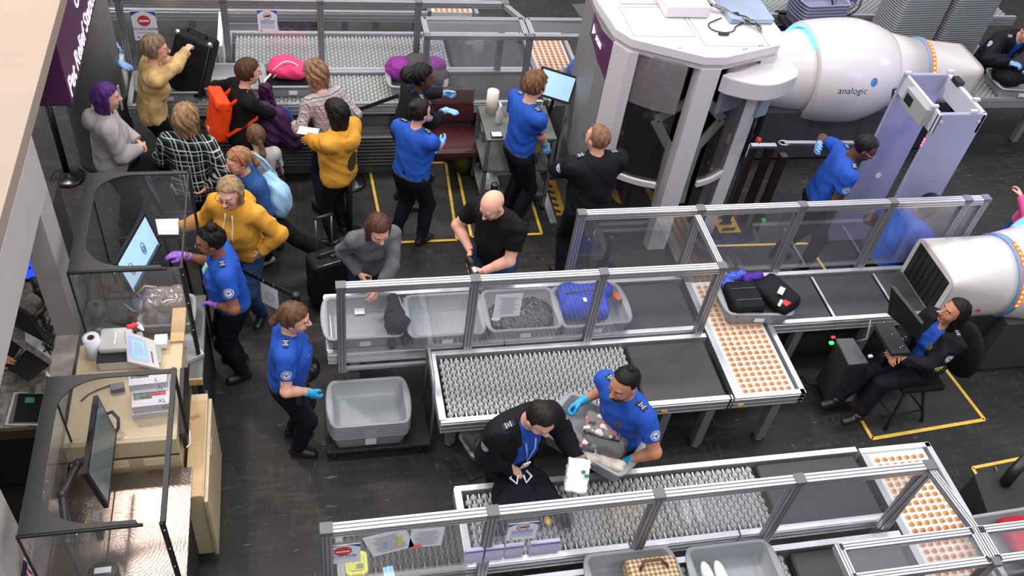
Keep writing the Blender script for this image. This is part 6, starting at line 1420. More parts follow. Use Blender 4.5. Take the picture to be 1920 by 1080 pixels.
# monitors on arms
def monitor(label, tl, tr, br, bl, m, arm=None, bez=.02, th=.03, back=1):
    c = (V3(*tl)+V3(*tr)+V3(*br)+V3(*bl))/4; t = thing('monitor', label, 'monitor', c)
    a, b, c_, d = [V3(*q) for q in (tl, tr, br, bl)]; n = nrm(np.cross(b-a, d-a))*back
    vs = [a, b, c_, d]+[q+n*th for q in (a, b, c_, d)]; mb = MB().add(vs, [(0, 1, 2, 3), (7, 6, 5, 4), (0, 4, 5, 1), (1, 5, 6, 2), (2, 6, 7, 3), (3, 7, 4, 0)]); mb.build('housing', blackp, t, 0, True)
    def at(u, v, k=-.002): return a*(1-u)*(1-v)+b*u*(1-v)+c_*u*v+d*(1-u)*v+n*k
    u0, v0 = bez/np.linalg.norm(b-a), bez/np.linalg.norm(d-a)
    MB().add([at(u0, v0), at(1-u0, v0), at(1-u0, 1-v0*1.4), at(u0, 1-v0*1.4)], [(0, 1, 2, 3)]).build('screen', m, t, 0, True)
    if arm: MB().path([tuple(p) for p in arm], .026, 10).build('monitor_arm', mat('arm dark grey', (.04, .038, .036), .4), t, 0, True); [MB().ball(tuple(p_), .034, 12).build('arm_joint', mat('arm dark grey', (.04, .038, .036), .4), t, 0, True) for p_ in arm[1:]]
    return t, at
mt, at = monitor('tall tilted monitor with a pale blue screen inside the upper acrylic shield', (-1.37, 5.30, 1.62), (-1.21, 5.86, 1.62), (-1.13, 5.82, 1.30), (-1.29, 5.27, 1.30), mat('pale blue screen', 'A9CFE2', .3, emit=.5), [(-1.33, 5.55, 1.46), (-1.42, 5.50, 1.44), (-1.56, 5.45, 1.40), (-1.56, 5.40, .95)])
for u in (.22, .62):
    mb = MB(); mb.path([at(u+.045*math.cos(a), .50+.16*math.sin(a), -.004) for a in np.linspace(0, 6.28, 14)[:-1]], .003, 4, closed=True); mb.path([at(u+.02*math.cos(a), .52+.08*math.sin(a), -.004) for a in np.linspace(0, 6.28, 10)[:-1]], .004, 4, closed=True); mb.build('screen_emblem', mat('screen emblem', '3A5A98', .4), mt, 0, True)
mb = MB(); mb.add([at(.05, .84, -.003), at(.95, .84, -.003), at(.95, .93, -.003), at(.05, .93, -.003)], [(0, 1, 2, 3)]); mb.build('screen_footer', mat('screen footer', '3E6478', .3, emit=.1), mt, 0, True)
mt, at = monitor('tilted grey reflective monitor inside the lower acrylic shield', (-1.37, 3.50, 1.60), (-1.37, 4.10, 1.60), (-1.30, 4.02, 1.28), (-1.30, 3.46, 1.26), mat('dull grey screen', '5A6668', .12), [(-1.40, 3.72, 1.45), (-1.47, 3.68, 1.45), (-1.55, 3.50, 1.40), (-1.52, 3.25, 1.25), (-1.42, 3.05, 1.0), (-1.40, 2.98, .92)])
MB().path([(-1.52, 3.46, 1.36), (-1.50, 3.25, 1.18), (-1.45, 3.12, 1.06)], .010, 6).build('gas_spring', blackp, mt, 0, True); MB().lathe((-1.40, 2.98, .90), [(0, 0), (.06, 0), (.06, .03), (.035, .05), (.035, .09), (0, .09)], 8).build('desk_clamp', mat('arm dark grey', (.04, .038, .036), .4), mt, 0, True)
g = G(195, 1075, .93); t = thing('base_disc', 'black oval device with white print at the bottom of the steel table', 'device', g); MB().lathe(g, [(0, 0), (.085, 0), (.085, .03), (.075, .04), (0, .04)], 28, sx=1.1, sy=.8).build('rim', blackp, t, 0, True); MB().cbox((g[0], g[1], g[2]+.042), (.10, .04, .003)).build('print', whitep, t, 0, True)
# black framed speaker shaped panel with cable beside the lower shield
P_ = [G(330, 700, 1.25), G(352, 850, 1.0)]
t = thing('handheld_screen', 'black curved device hanging on the aisle side of the lower shield', 'device', (-.90, 4.4, 1.0)); MB().prism([(4.06, .98), (4.50, 1.02), (4.62, 1.20), (4.50, 1.34), (4.20, 1.30), (4.06, 1.12)], -.915, -.885, f=lambda u, v, w_: (w_, u, v)).build('shell', frame, t, .004, True)
mb = MB().path([(-.88, 4.15, 1.08), (-.86, 4.1, 1.12), (-.86, 4.05, 1.05), (-.88, 4.0, 1.08)], .004, 6); mb.build('cable', whitep, t, 0, True)
t = thing('cable_loop', 'black curved cable loop behind the grey monitor', 'cable', G(215, 790, 1.25)); MB().path([tuple(G(p[0], p[1], p[2])) for p in ((197, 778, 1.3), (210, 772, 1.32), (222, 785, 1.3), (222, 802, 1.27), (212, 818, 1.22), (205, 815, 1.22))], .012, 8).build('cable', blackp, t, 0, True)
t = thing('hdmi_adapter', 'small grey adapter with a thin black cord on the cream cabinet', 'adapter', G(220, 727, 1.22)); MB().cbox(G(220, 727, 1.225), (.09, .06, .04), Matrix.Rotation(R_(10), 3, 'Z')).build('housing', mat('dark grey adapter', '55575A', .4), t, .004, True); MB().path([tuple(G(p[0], p[1], 1.21)) for p in ((208, 722), (185, 730), (165, 740), (152, 752))], .005, 6).build('cord', blackp, t, 0, True)
# bottle tester with screen
g = G(236, 668, 1.2)
t = thing('bottle_tester', 'pale grey bottle liquid tester with a tilted lilac and green screen', 'device', (float(g[0]), float(g[1]), 1.2)); X, Y = float(g[0]), float(g[1]); pg = mat('pale grey plastic', 'BFBDB8', .4)
MB().box((X-.17, Y-.13, 1.20), (X+.12, Y+.15, 1.30)).build('housing', pg, t, .015, True); MB().box((X-.16, Y-.06, 1.30), (X+.06, Y+.15, 1.36)).build('lid', pg, t, .02, True)
MB().box((X-.17, Y-.131, 1.292), (X+.08, Y+.152, 1.302)).build('lid_gap', blackm, t, 0, True); MB().box((X-.055, Y-.02, 1.36), (X-.045, Y+.09, 1.364)).build('latch_slot', whitep, t, 0, True)
a = [V3(X+.07, Y-.14, 1.36), V3(X+.09, Y+.20, 1.42), V3(X+.33, Y+.10, 1.30), V3(X+.33, Y-.17, 1.24)]
a = [V3(*G(233, 618, 1.40)), V3(*G(290, 638, 1.36)), V3(*G(300, 692, 1.28)), V3(*G(238, 678, 1.32))]
n = nrm(np.cross(a[1]-a[0], a[3]-a[0])); n = n if n[2] > 0 else -n
def at(u, v, k): return a[0]*(1-u)*(1-v)+a[1]*u*(1-v)+a[2]*u*v+a[3]*(1-u)*v+n*k
MB().add([*a]+[q-n*.05 for q in a], [(3, 2, 1, 0), (4, 5, 6, 7), (0, 1, 5, 4), (1, 2, 6, 5), (2, 3, 7, 6), (3, 0, 4, 7)]).build('screen_housing', pg, t, .008, True)
MB().add([*[at(u, v, -.05) for u, v in ((.1, .1), (.9, .1), (.9, .9), (.1, .9))]]+[(X+.0, Y-.1, 1.22), (X+.0, Y+.1, 1.22), (X+.25, Y+.05, 1.22), (X+.25, Y-.1, 1.22)], [(0, 1, 2, 3), (7, 6, 5, 4), (0, 4, 5, 1), (1, 5, 6, 2), (2, 6, 7, 3), (3, 7, 4, 0)]).build('screen_neck', pg, t, 0, True)
MB().add([at(.10, .12, .002), at(.68, .12, .002), at(.68, .88, .002), at(.10, .88, .002)], [(0, 1, 2, 3)]).build('screen', mat('lilac screen', '8E9CEC', .3, emit=.4), t, 0, True)
mb = MB().add([at(.22, .24, .003), at(.60, .24, .003), at(.60, .78, .003), at(.22, .78, .003)], [(0, 1, 2, 3)]); mb.build('screen_border', mat('green screen print', '7CC894', .3, emit=.35), t, 0, True)
MB().add([at(.27, .31, .004), at(.55, .31, .004), at(.55, .71, .004), at(.27, .71, .004)], [(0, 1, 2, 3)]).build('screen_text_box', mat('lilac screen', '8E9CEC', .3, emit=.4), t, 0, True); MB().add([at(.80, .45, .002), at(.84, .45, .002), at(.84, .85, .002), at(.80, .85, .002)], [(0, 1, 2, 3)]).build('maker_mark', inkm, t, 0, True)
g = G(175, 650, 1.3); t = thing('paper_roll', 'fat white paper roll standing left of the bottle tester', 'roll', (g[0], g[1], 1.2)); MB().lathe((g[0], g[1], 1.2), [(0, 0), (.058, 0), (.058, .20), (.018, .20), (.018, .12), (0, .12)], 30).build('paper', whitep, t, 0, True); MB().lathe((g[0], g[1], 1.40), [(.017, -.1), (.017, .001), (.024, .001)], 20).build('core', mat('core brown', '4A3424', .8), t, 0, True)
g = G(252, 612, 1.36); t = thing('ribbon_bundle', 'red and white ribbon bundle behind the bottle tester', 'cloth', g); P, Q = field([cone(g+V3(-.04, 0, 0), g+V3(.03, .01, 0), .02, .02)], .005, .01, disp=wrinkle(.006, 3, 1)); np_mesh('red_ribbon', P-g, Q, red, t); P, Q = field([cone(g+V3(.02, .02, 0), g+V3(.06, -.03, 0), .018, .014)], .005, .01, disp=wrinkle(.006, 3, 4)); np_mesh('white_ribbon', P-g, Q, whitep, t)
o = MB().cbox((0, 0, 0), (.09, .10, .05)).build('card_box', whitep, None, .003); o.location = G(302, 640, 1.25); tag(o, 'small white card box right of the bottle tester screen', 'box')
# glove boxes
for i, (px, py, z, lt) in enumerate(((280, 712, 1.36, 'L'), (285, 728, 1.30, 'M'), (288, 742, 1.25, ''), (286, 752, 1.30, 'XL'), (286, 766, 1.23, ''))):
    g = G(px, py, z); t = thing('glove_box', ('white glove box printed L on top of the others', 'white glove box marked M second from the far end', 'plain white glove box in the middle of the pile', 'white glove box printed XL with a landscape picture', 'white glove box lying under the XL box')[i], 'box', (g[0], g[1], z-.035), R_(3), 'glove boxes on the cream cabinet')
    MB().box((-.13, -.06, 0), (.12, .06, .065)).build('carton', mat('white carton', 'D0CDD6', .6), t, .002); pm_ = mat('box picture', '55655A', .6, var=.9, vscale=40)
    MB().box((-.12, .0 if lt in ('L', 'XL') else -.03, .0652), (.0, .055 if lt in ('L', 'XL') else .03, .0657)).build('picture', pm_, t)
    MB().box((.0, .02, .0652), (.09, .055, .0657)).build('red_print', mat('pink red print', 'B03A4A', .6, var=.6, vscale=50), t)
    if lt:
        o = text('lettering', lt, .045, (0, 0, 0), (1, 0, 0), (0, 1, 0), inkm, None); o.parent = t; o.location = (.04, -.045, .0662)
        o = text('lettering', lt, .04, (0, 0, 0), (1, 0, 0), (0, 0, 1), inkm, None); o.parent = t; o.location = (.06, -.0605, .015)
# clear bag in a grey bin inside the upper shield
g = G(315, 588, 1.0); bb = bin_thing('grey bin with a clear handbag under the upper acrylic shield', .42, .34, .12, binm, (g[0], g[1], .925), 0, tag_=False, lip=.01)
gp = V3(g[0], g[1], 1.10); t, o = blob('clear_bag', 'clear plastic handbag with beige straps in the bin behind the shield', 'bag', [boxy(gp, .16, .11, .13, 8, .05)], .008, glass('bag film', (.86, .78, .76), .35, 1.8, (.5, .42, .4)), .03, wrinkle(.008, 1.6, 2), (), ('film',))
bst = mat('beige strap', 'B09A94', .6); strap(t, [gp+V3(-.15, 0, .05), gp+V3(-.19, 0, .15), gp+V3(-.12, 0, .22), gp+V3(-.04, 0, .20)], .010, bst, 'handle'); strap(t, [gp+V3(-.08, -.11, -.1), gp+V3(-.04, -.10, .08), gp+V3(0.02, -.02, .20), gp+V3(.06, -.09, .02), gp+V3(.0, -.115, -.06)], .012, bst)
P, Q = field([ell(gp+V3(.03, 0, -.05), (.09, .07, .06))], .008, .02, disp=wrinkle(.008, 2, 2)); np_mesh('contents', P-V3(*t.location), Q, mat('mixed contents', '7A6A70', .6, var=.8, vscale=30), t)
# black camera like device on the desk
g = G(222, 560, 1.1); X, Y = float(g[0]), float(g[1]); t = thing('card_reader', 'black angular device with cables on the desk inside the upper shield', 'device', (X, Y, .92)); MB().prism([(X-.07, Y-.10), (X+.07, Y-.16), (X+.10, Y+.02), (X+.02, Y+.14), (X-.08, Y+.12)], .92, 1.14).build('housing', blackp, t, .012, True)
MB().path([(X+.05, Y-.1, 1.15), (X+.12, Y-.14, 1.1), (X+.2, Y-.10, 1.05), (X+.22, Y-.16, .95)], .008, 6).build('cable', steel, t, 0, True); MB().cbox((X-.14, Y-.22, .96), (.035, .03, .08)).build('hinge_plate', mat('light grey box', 'A2A4A4', .4), t, .002, True)
# thin stand with a paper behind the shield
t = thing('sign_stand', 'thin black stand holding a white paper behind the upper shield', 'stand', (-1.1, 6.3, 0)); g0, g1 = G(222, 447, 1.0), G(350, 442, 1.0)
MB().beam(g0, g1, .02, .02).build('frame_bar', blackm, t, 0, True)
for px in (225, 308, 335): g = G(px, 446, 1.0); MB().beam(g, (g[0]+.03, g[1]+.05, 0), .02, .02).build('leg', blackm, t, 0, True)
a = [V3(*G(*p, 1.05)) for p in ((291, 411), (335, 410), (335, 440), (297, 440))]; MB().add(a, [(3, 2, 1, 0)]).build('paper', whitep, t, 0, True, solid=.003)
# beyond the opening: stone counter with screens
stone = mat('speckled stone counter', 'A39A90', .35, var=.45, vscale=26, bump=.02)
t = thing('stone_counter', 'speckled stone counter behind the wall opening with a dark front', 'counter', (-2.4, 5.2, 0)); MB().box((-2.7, 4.50, .74), (-1.885, 6.3, .80)).build('counter_top', stone, t, .006, True); MB().box((-2.7, 4.56, 0), (-1.90, 6.3, .74)).build('cabinet_body', blackm, t, 0, True)
MB().box((-2.7, 4.47, .70), (-1.885, 4.50, .80)).build('front_edge', mat('brown edge', '5A4A3E', .5), t, 0, True)
MB().box((-2.7, 6.0, .80), (-1.90, 6.3, 1.6)).build('back_panel', mat('dark panel', (.05, .048, .046), .5), t, 0, True)
g = lambda x, y, z: tuple(G(x, y, z))
monitor('small monitor with a vivid blue screen behind the wall opening', g(35, 470, 1.35), g(60, 485, 1.35), g(82, 530, 1.15), g(35, 528, 1.15), mat('vivid blue screen', '3A55FF', .3, emit=.9), [g(60, 520, 1.2), g(70, 545, 1.1), g(85, 560, .85)])
monitor('black monitor seen from above behind the wall opening', g(33, 572, 1.22), g(62, 590, 1.22), g(93, 640, 1.02), g(28, 605, 1.02), mat('black screen', (.012, .012, .02), .15), [g(62, 600, 1.1), g(85, 575, 1.0), g(95, 560, .82)], back=-1)
mb = MB(); rr = random.Random(4)
for k in range(6): mb.path([g(70+rr.random()*30, 585+rr.random()*10, .9)]+[g(75+rr.random()*28, 600+j*14+rr.random()*10, .815) for j in range(5)], .006, 5)
o = mb.build('cable_tangle', blackp); tag(o, 'tangle of black cables on the stone counter', 'cables')
o = MB().add([g(45, 610, .805), g(95, 630, .805), g(105, 680, .805), g(48, 640, .805)], [(0, 1, 2, 3)]).build('paper_sheet', whitep, None, solid=.002); tag(o, 'white paper sheet lying under the cables on the stone counter', 'paper')
t = thing('clipboard', 'black clipboard with a green sticker on grey folders at the counter edge', 'clipboard', g(45, 765, .82))
def sl(pts, z0, z1, nm, m_): 
    P = [G(*p, z1) for p in pts]; MB().add([(p[0], p[1], z0) for p in P]+[(p[0], p[1], z1) for p in P], [(3, 2, 1, 0), (4, 5, 6, 7), (0, 1, 5, 4), (1, 2, 6, 5), (2, 3, 7, 6), (3, 0, 4, 7)]).build(nm, m_, t, .003, True)
sl([(25, 735), (85, 737), (72, 797), (8, 797)], .802, .812, 'folder', whiteg); sl([(30, 738), (82, 739), (72, 792), (16, 792)], .813, .825, 'folder', mat('grey folder', '70747A', .5)); sl([(35, 737), (83, 738), (70, 790), (25, 790)], .826, .834, 'board', blackp); sl([(48, 745), (65, 745), (64, 755), (46, 755)], .835, .837, 'green_sticker', mat('green sticker', '4FA070', .5)); sl([(55, 722), (65, 722), (66, 738), (54, 738)], .834, .85, 'clip', steel)
t = thing('tablet', 'black square tablet held by the hand at the left edge', 'tablet', g(58, 682, .95)); sl([(50, 655), (92, 683), (52, 713), (12, 690)], .93, .945, 'slab', blackp)
t = thing('folder_stack', 'black folder with a silver clip on the counter behind the tablet', 'folder', g(20, 660, .82)); sl([(18, 634), (42, 652), (10, 690), (0, 680)], .802, .83, 'cover', blackp); sl([(38, 652), (41, 655), (28, 673), (25, 671)], .831, .838, 'clip', steel)
o = MB().path([g(87, 698, 1.02), g(90, 705, 1.03), g(94, 710, 1.04), g(100, 713, 1.05)], .014, 8).build('hook', whiteg); tag(o, 'small white hook on the ledge beside the lower shield', 'hook')
# small flag on a stick at the lower left, and contents of the shield
t = thing('desk_flag', 'small striped flag with a star field on a wooden stick at the lower left', 'flag', g(50, 1040, 1.5)); a, b = V3(*G(60, 905, 1.75)), V3(*G(38, 1078, 1.35)); MB().cyl(a, b, .006, n=8).build('stick', wood, t, 0, True)
fl = mat('flag red', 'A8283C', .7); fw = mat('flag white', 'C8C4CC', .7); fb = mat('flag blue', '25284A', .7)
mb = MB(); p0 = a+(b-a)*.62; ux = nrm(V3(.22, -.55, -.35)); uy = (b-a)*.55; nn = 13
for i in range(nn):
    for j in range(8):
        f = lambda u, v: p0+uy*v*.8+V3(*G(80, 1075, 1.45))*0+ux*u*.16+V3(.02*math.sin(6*u), 0, 0); q = (f(j/8, i/nn), f((j+1)/8, i/nn), f((j+1)/8, (i+1)/nn), f(j/8, (i+1)/nn)); mb.quad(*q, 2 if (j < 4 and i > 5) else i % 2)
mb.build('flag_cloth', [fl, fw, fb], t, 0, True)
t = thing('wrapped_sweets', 'clear bag with green and yellow wrappers inside the lower shield', 'bag', g(82, 920, 1.0)); c = V3(*G(82, 918, 1.0)); P, Q = field([ell(c, (.07, .10, .06))], .007, .02, disp=wrinkle(.006, 2, 1)); np_mesh('film', P-c, Q, glass('wrap film', (.9, .9, .86), .3, 1.5), t)
MB().ball(c+V3(0, -.02, 0), (.035, .04, .03)).build('green_wrapper', mat('green wrapper', '4A9A3A', .4), t, 0, True); MB().ball(c+V3(.0, -.07, 0), (.03, .035, .03)).build('yellow_wrapper', mat('yellow wrapper', 'C8B040', .4), t, 0, True)
o = MB().lathe((0, 0, 0), [(0, 0), (.045, 0), (.045, .01), (.03, .012), (0, .012)], 24, sx=.6, sy=1.6).build('grommet', mat('brown grommet', '7A6458', .5)); o.location = G(104, 930, .915); tag(o, 'oval brown grommet on the steel table left of the monitor arm', 'grommet')
o = MB().cbox((0, 0, .06), (.05, .09, .12)).build('grey_canister', mat('grey can', '8A8284', .4), None, .01); o.location = G(185, 985, .90); tag(o, 'grey upright canister behind the end of the lower monitor', 'canister')
# ------------------------------------------------------------------ people
HB = lambda n, c: hair_(n, c)
mustard = cloth_('mustard sweatshirt', 'CB9236', .9, .25, 90); jeans = cloth_('dark blue jeans', '1E2A44', .85, .3, 80, .2); jeansl = cloth_('blue jeans', '2C4468', .85, .3, 80, .25); blackt = cloth_('black trousers', '121215', .85, .25, 70)
sn = dict(m=shoeb, sole=mat('white shoe sole', 'C0BDB8', .6)); snw = dict(m=mat('cream canvas shoe', 'C8B8A8', .7), sole=mat('white shoe sole', 'C0BDB8', .6))
PW = lambda x, y, z: ('p', x, y, z)
# travellers at the upper left
p = person('person', 'person with short sandy hair and tan sweater lifting a black suitcase', 292, 92, 1.68, 25, 10, 0, -10, (-5, 5, 0), 'f', 1.12, 'pink', Rh=PW(352, 92, 1.42), Lh=PW(345, 120, 1.10), Re=(.8, .1, -.6), Le=(-.6, .3, -.4), Rc=.9, Lc=.8, Rn=(-.2, .2, -1),
    hair=dict(style='short', m=HB('sandy', '7C6652'), t=.022, amp=.006, low=-.10, rise=.8), top=dict(m=mat('tan mottled knit', 'C2A06A', .9, bump=.35, bscale=60, var=.35, vscale=9), g=.026, hem=-.12, w=.006), pants=dict(m=blackt), glasses=mat('red glasses frame', '8A2A20', .4))
p = person('person', 'person with purple bobbed hair in a pale grey hooded sweatshirt', 200, 182, 1.66, 12, 4, 0, 0, (0, 6, 0), 'f', 1.15, 'light', Rh=('l', .06, .26, 1.02), Lh=('l', -.06, .26, 1.02), Re=(.7, -.2, -.6), Le=(-.7, -.2, -.6), Rn=(-.3, -1, 0), Ln=(.3, -1, 0),
    hair=dict(style='bob', m=HB('purple', '4A2468'), len=.16, t=.016), top=dict(m=cloth_('pale grey fleece', 'A8A2A2', .92, .3, 80), hood=True, g=.036, hem=-.10, w=.006), pants=dict(m=blackt))
p = person('person', 'person with wavy blonde hair in a black and white plaid shirt', 350, 222, 1.66, 78, 5, 0, 0, (0, 8, 0), 'f', 1.22, 'light', Rh=PW(388, 352, 1.0), Lh=('l', -.14, .25, 1.0), Re=(.8, -.3, -.5), Le=(-.8, -.3, -.5),
    hair=dict(style='wavy', m=HB('dark blonde', '84684A'), len=.14, t=.026, amp=.008, ns=14), top=dict(m=plaid('black plaid', '101412', 'B8BCB8', '2E4440', 9.5, .10, .06), g=.026, hem=-.16, w=.007), pants=dict(m=jeans))
p = person('person', 'person with short brown hair in black sweater wearing an orange backpack', 466, 135, 1.64, 18, 12, 0, 0, (5, 8, 0), 'f', 1.08, 'pink', Rh=PW(520, 215, .98), Lh=PW(425, 165, 1.08), Re=(.5, -.5, -.5), Le=(-.4, -.8, -.2), Rn=(-1, 0, 0),
    hair=dict(style='short', m=HB('auburn', '4A2E20'), t=.018, amp=.004, low=-.085), top=dict(m=cloth_('black sweater', '141416'), g=.020, hem=-.08), pants=dict(m=blackt), glasses=blackp)
orange_n = cloth_('orange nylon', 'F04A1A', .55, .25, 30); ra = p['root']; c0 = p['shc']-p['upc']*.28; B = c0-p['fwd']*.20
Rb = np.stack([p['rt'], p['fwd'], p['upc']], 1)
bp = [dict(boxy((0, 0, 0), .15, .085, .22, 0, .06)), dict(boxy((0, 0, 0), .16, .07, .05, 0, .03))]
bp[0]['c'] = B; bp[0]['R'] = Rb; bp[1]['c'] = B+p['upc']*.22-p['fwd']*.03; bp[1]['R'] = Rb
mw_ = np.array(ra.matrix_basis)
def toW(q): return (mw_ @ np.append(np.array(q, float), 1))[:3]
P, Q = field(bp, .008, .03, disp=wrinkle(.004, 1.2, 3)); bt = thing('backpack', 'bright orange roll top backpack worn on the back', 'backpack', toW(B-p['upc']*.22), ra.rotation_euler.z); off = B-p['upc']*.22
np_mesh('bag_body', P-off, Q, orange_n, bt)
for q in (1, -1):
    pts = [B+p['upc']*.18+p['rt']*q*.09+p['fwd']*.04, p['shc']+p['rt']*q*.10+p['upc']*.07, p['shc']+p['rt']*q*.12+p['fwd']*.13-p['upc']*.05, p['shc']+p['rt']*q*.13+p['fwd']*.12-p['upc']*.2, B+p['rt']*q*.15-p['upc']*.12+p['fwd']*.05]
    mb = MB().path([tuple(v-off) for v in pts], .020, 8); mb.build('shoulder_strap', orange_n, bt)
MB().cbox(tuple(B-p['upc']*.12-p['fwd']*.088+p['rt']*.02-off), (.05, .006, .06)).build('logo_patch', whitep, bt)
c = V3(*G(520, 245, .85)); blob('coat', 'purple and blue puffy jacket hanging from the hand of the orange backpack wearer', 'clothing', [cone(c+V3(-.12, .1, .2), c+V3(-.05, .02, -.1), .08, .11), cone(c+V3(.02, .05, .15), c+V3(.16, -.02, -.12), .09, .10)], .009, cloth_('deep purple quilt', '3E2248', .5, .4, 12), .05, wrinkle(.012, 1.4, 3), (), ('fabric',))
c = V3(*G(545, 235, .80)); blob('coat', 'blue jacket lining spilling beside the purple puffy jacket', 'clothing', [cone(c+V3(-.06, .06, .12), c+V3(.05, -.03, -.16), .06, .07)], .009, cloth_('bright blue quilt', '2050A0', .5, .4, 14), .05, wrinkle(.01, 1.4, 3), (), ('fabric',))
c = V3(*G(498, 180, 1.0)); blob('coat', 'dark plum folded coat carried over the arm beside the conveyor', 'clothing', [cone(c+V3(0, 0, .08), c+V3(.02, 0, -.16), .07, .08)], .009, cloth_('plum quilt', '3A1A3A', .5, .5, 20), .05, wrinkle(.014, 2.2, 3), (), ('fabric',))
p = person('person', 'girl with a low brown ponytail in a pale grey printed t-shirt', 480, 256, 1.42, 110, 5, 0, 0, (0, 12, 0), 'f', 1.0, 'light', Rh=('l', .08, .2, .85), Lh=('l', -.08, .2, .85),
    hair=dict(style='pony', m=HB('brown', '5A3E2C'), len=.13, t=.012, bun=(0, -.115, -.01), low=-.09), top=dict(m=cloth_('pale grey jersey', 'A09A98'), sleeve='short', g=.018, hem=-.06), pants=dict(m=blackt))
r_ = p['root']; o = text('lettering', 'HURLEY', .07, (0, 0, 0), (1, 0, 0), (0, 1, 0), inkm, None, bold=.002)
bv = p['bvh']; cc = p['shc']-p['upc']*.20*p['s']
for v in o.data.vertices:
    q = cc+p['rt']*(.17-v.co.y*1.)-p['upc']*(v.co.x-.13); h2 = bv.ray_cast(Vector(tuple(q-p['fwd']*.5)), Vector(tuple(p['fwd']))); z = (np.array(h2[0])-p['fwd']*.003) if h2[0] is not None else q-p['fwd']*.12; v.co = Vector(tuple(z))
o.parent = r_
p = person('person', 'person with red headband and blue sweatshirt carrying a light blue sack', 447, 302, 1.56, 205, 16, 0, 0, (0, 10, 0), 'f', 1.08, 'light', Rh=('l', .1, .28, .9), Lh=('l', -.15, .2, .85), feet=((.14, -.05, 0), (-.30, -.62, -30, .04)), knee=[(.2, 1, 0), (-.2, 1, 0)],
    hair=dict(style='pony', m=HB('light brown', '8A6A4C'), len=.10, t=.014, bun=(0, -.115, .0)), top=dict(m=cloth_('blue fleece', '2A4E84', .9), g=.028, hem=-.05), pants=dict(m=blackt, flare=.02), shoes=snw, glasses=mat('red glasses frame', '8A2A20', .4))
s = p['s']*1.11; H, hc = p['H'], p['hc']; MB().path([tuple(hc+H@V3(.092*math.cos(a), -.005+.02*math.sin(a), .028+.100*math.sin(a))*s) for a in np.linspace(-.1, math.pi+.1, 20)], .009, 8).build('headband', mat('red headband', 'A01828', .5), p['root'])
c = V3(*G(518, 365, 1.02)); lb = cloth_('light blue nylon', '8FB4D0', .5, .4, 12)
t, o = blob('drawstring_bag', 'light blue drawstring sack on the back of the person with the red headband', 'bag', [ell(c+V3(.02, -.03, -.03), (.12, .15, .19)), ell(c+V3(-.05, .08, .13), (.07, .09, .07))], .009, lb, .06, wrinkle(.009, 1.3, 3), (), ('bag_body',))
for q in (0, .05): MB().path([tuple(c+V3(-.05+q, .10, .18)), tuple(c+V3(-.14+q, .13, .30)), tuple(c+V3(-.22+q, .18, .34))], .012, 8).build('strap', lb, t, 0, True)
p = person('person', 'person with ash blonde hair in a mustard hooded sweatshirt, hand on hip', 430, 362, 1.68, -118, 6, 0, 0, (6, 12, 0), 'f', 1.18, 'pink', Rh=PW(340, 425, 1.02), Lh=('l', -.21, .06, .98), Re=(.2, -.3, -1), Le=(-1, -.5, .1), Rn=(0, 0, -1), Lc=.9, Ln=(1, -.2, 0),
    hair=dict(style='bob', m=HB('ash blonde', '8E7458'), len=.11, t=.014, fringe=.062), top=dict(m=mustard, hood=True, g=.028, hem=-.05, w=.006), pants=dict(m=jeansl), shoes=sn, glasses=mat('dark red glasses', '5A1A20', .4))
for q in (-1, 1):
    a = p['nb']+p['fwd']*.085+p['rt']*q*.03; pts = []
    for k in range(6):
        o_ = a-p['upc']*(.0+.05*k)+p['rt']*q*.004*k; h2 = p['bvh'].ray_cast(Vector(tuple(o_+p['fwd']*.4)), Vector(tuple(-p['fwd']))); pts.append(tuple(np.array(h2[0])+p['fwd']*.006) if h2[0] is not None else tuple(o_))
    MB().path(pts, .0065, 6).build('drawstring', mat('cream cord', 'D8CDBE', .7), p['top'])
p = person('person', 'uniformed officer with black bun and purple gloves at the document desk', 395, 452, 1.66, 190, 5, 0, 0, (-5, 10, 0), 'f', 1.22, 'brown', Rh=PW(345, 478, 1.22), Lh=PW(403, 570, 1.02), Re=(.2, -.2, -1), Le=(-.9, -.5, -.2), Rn=(0, 0, -1), Ln=(0, .5, -1), Rc=.3, Lc=.4, Rd=('w', -1, .1, 0),
    hair=dict(style='bun', m=HB('black', '100D0C'), t=.008, bun=(0, -.04, .125), fringe=.070), officer='full', gloves=(glovp, glovp), glasses=blackp, top=dict(m=ublue, sleeve='short', g=.022))
nb = p['nb']; MB().cbox(tuple(nb+p['fwd']*.14+p['rt']*.03-p['upc']*.10), (.05, .02, .08), Matrix.Rotation(.4, 3, 'X')).build('badge_card', mat('teal white card', '9FD8C0', .4), p['root'])
p = person('person', 'person with curly reddish blonde hair in a beige plaid shirt at the conveyor', 592, 140, 1.66, 118, 16, 0, 0, (8, 22, 0), 'f', 1.0, 'pink', Rh=('l', .22, .12, .95), Lh=('l', -.25, .25, 1.0), Rn=(-1, 0, 0),
    hair=dict(style='wavy', m=HB('strawberry', '80604A'), len=.17, t=.028, amp=.012, ns=11), top=dict(m=plaid('beige plaid', 'B4A8A8', '3A3038', '8A7C80', 17, .09, .05), g=.016, hem=-.10), pants=dict(m=jeans))
p = person('person', 'person with long black hair in a mustard sweatshirt holding a paper', 630, 212, 1.66, 140, -5, 0, 0, (0, 14, 0), 'f', 1.2, 'tan', Rh=('l', .04, .30, 1.12), Lh=PW(578, 258, 1.12), Re=(.7, -.2, -.7), Le=(-.7, -.2, -.7), Rn=(-1, 0, .3), Ln=(.6, 0, -.6), feet=((.10, .02, -12), (-.12, -.02, 14)),
    hair=dict(style='long', m=HB('black', '100D0C'), len=.22, t=.018), top=dict(m=mustard, hood=True, g=.030, hem=-.06), pants=dict(m=blackt, g=.006), shoes=sn)
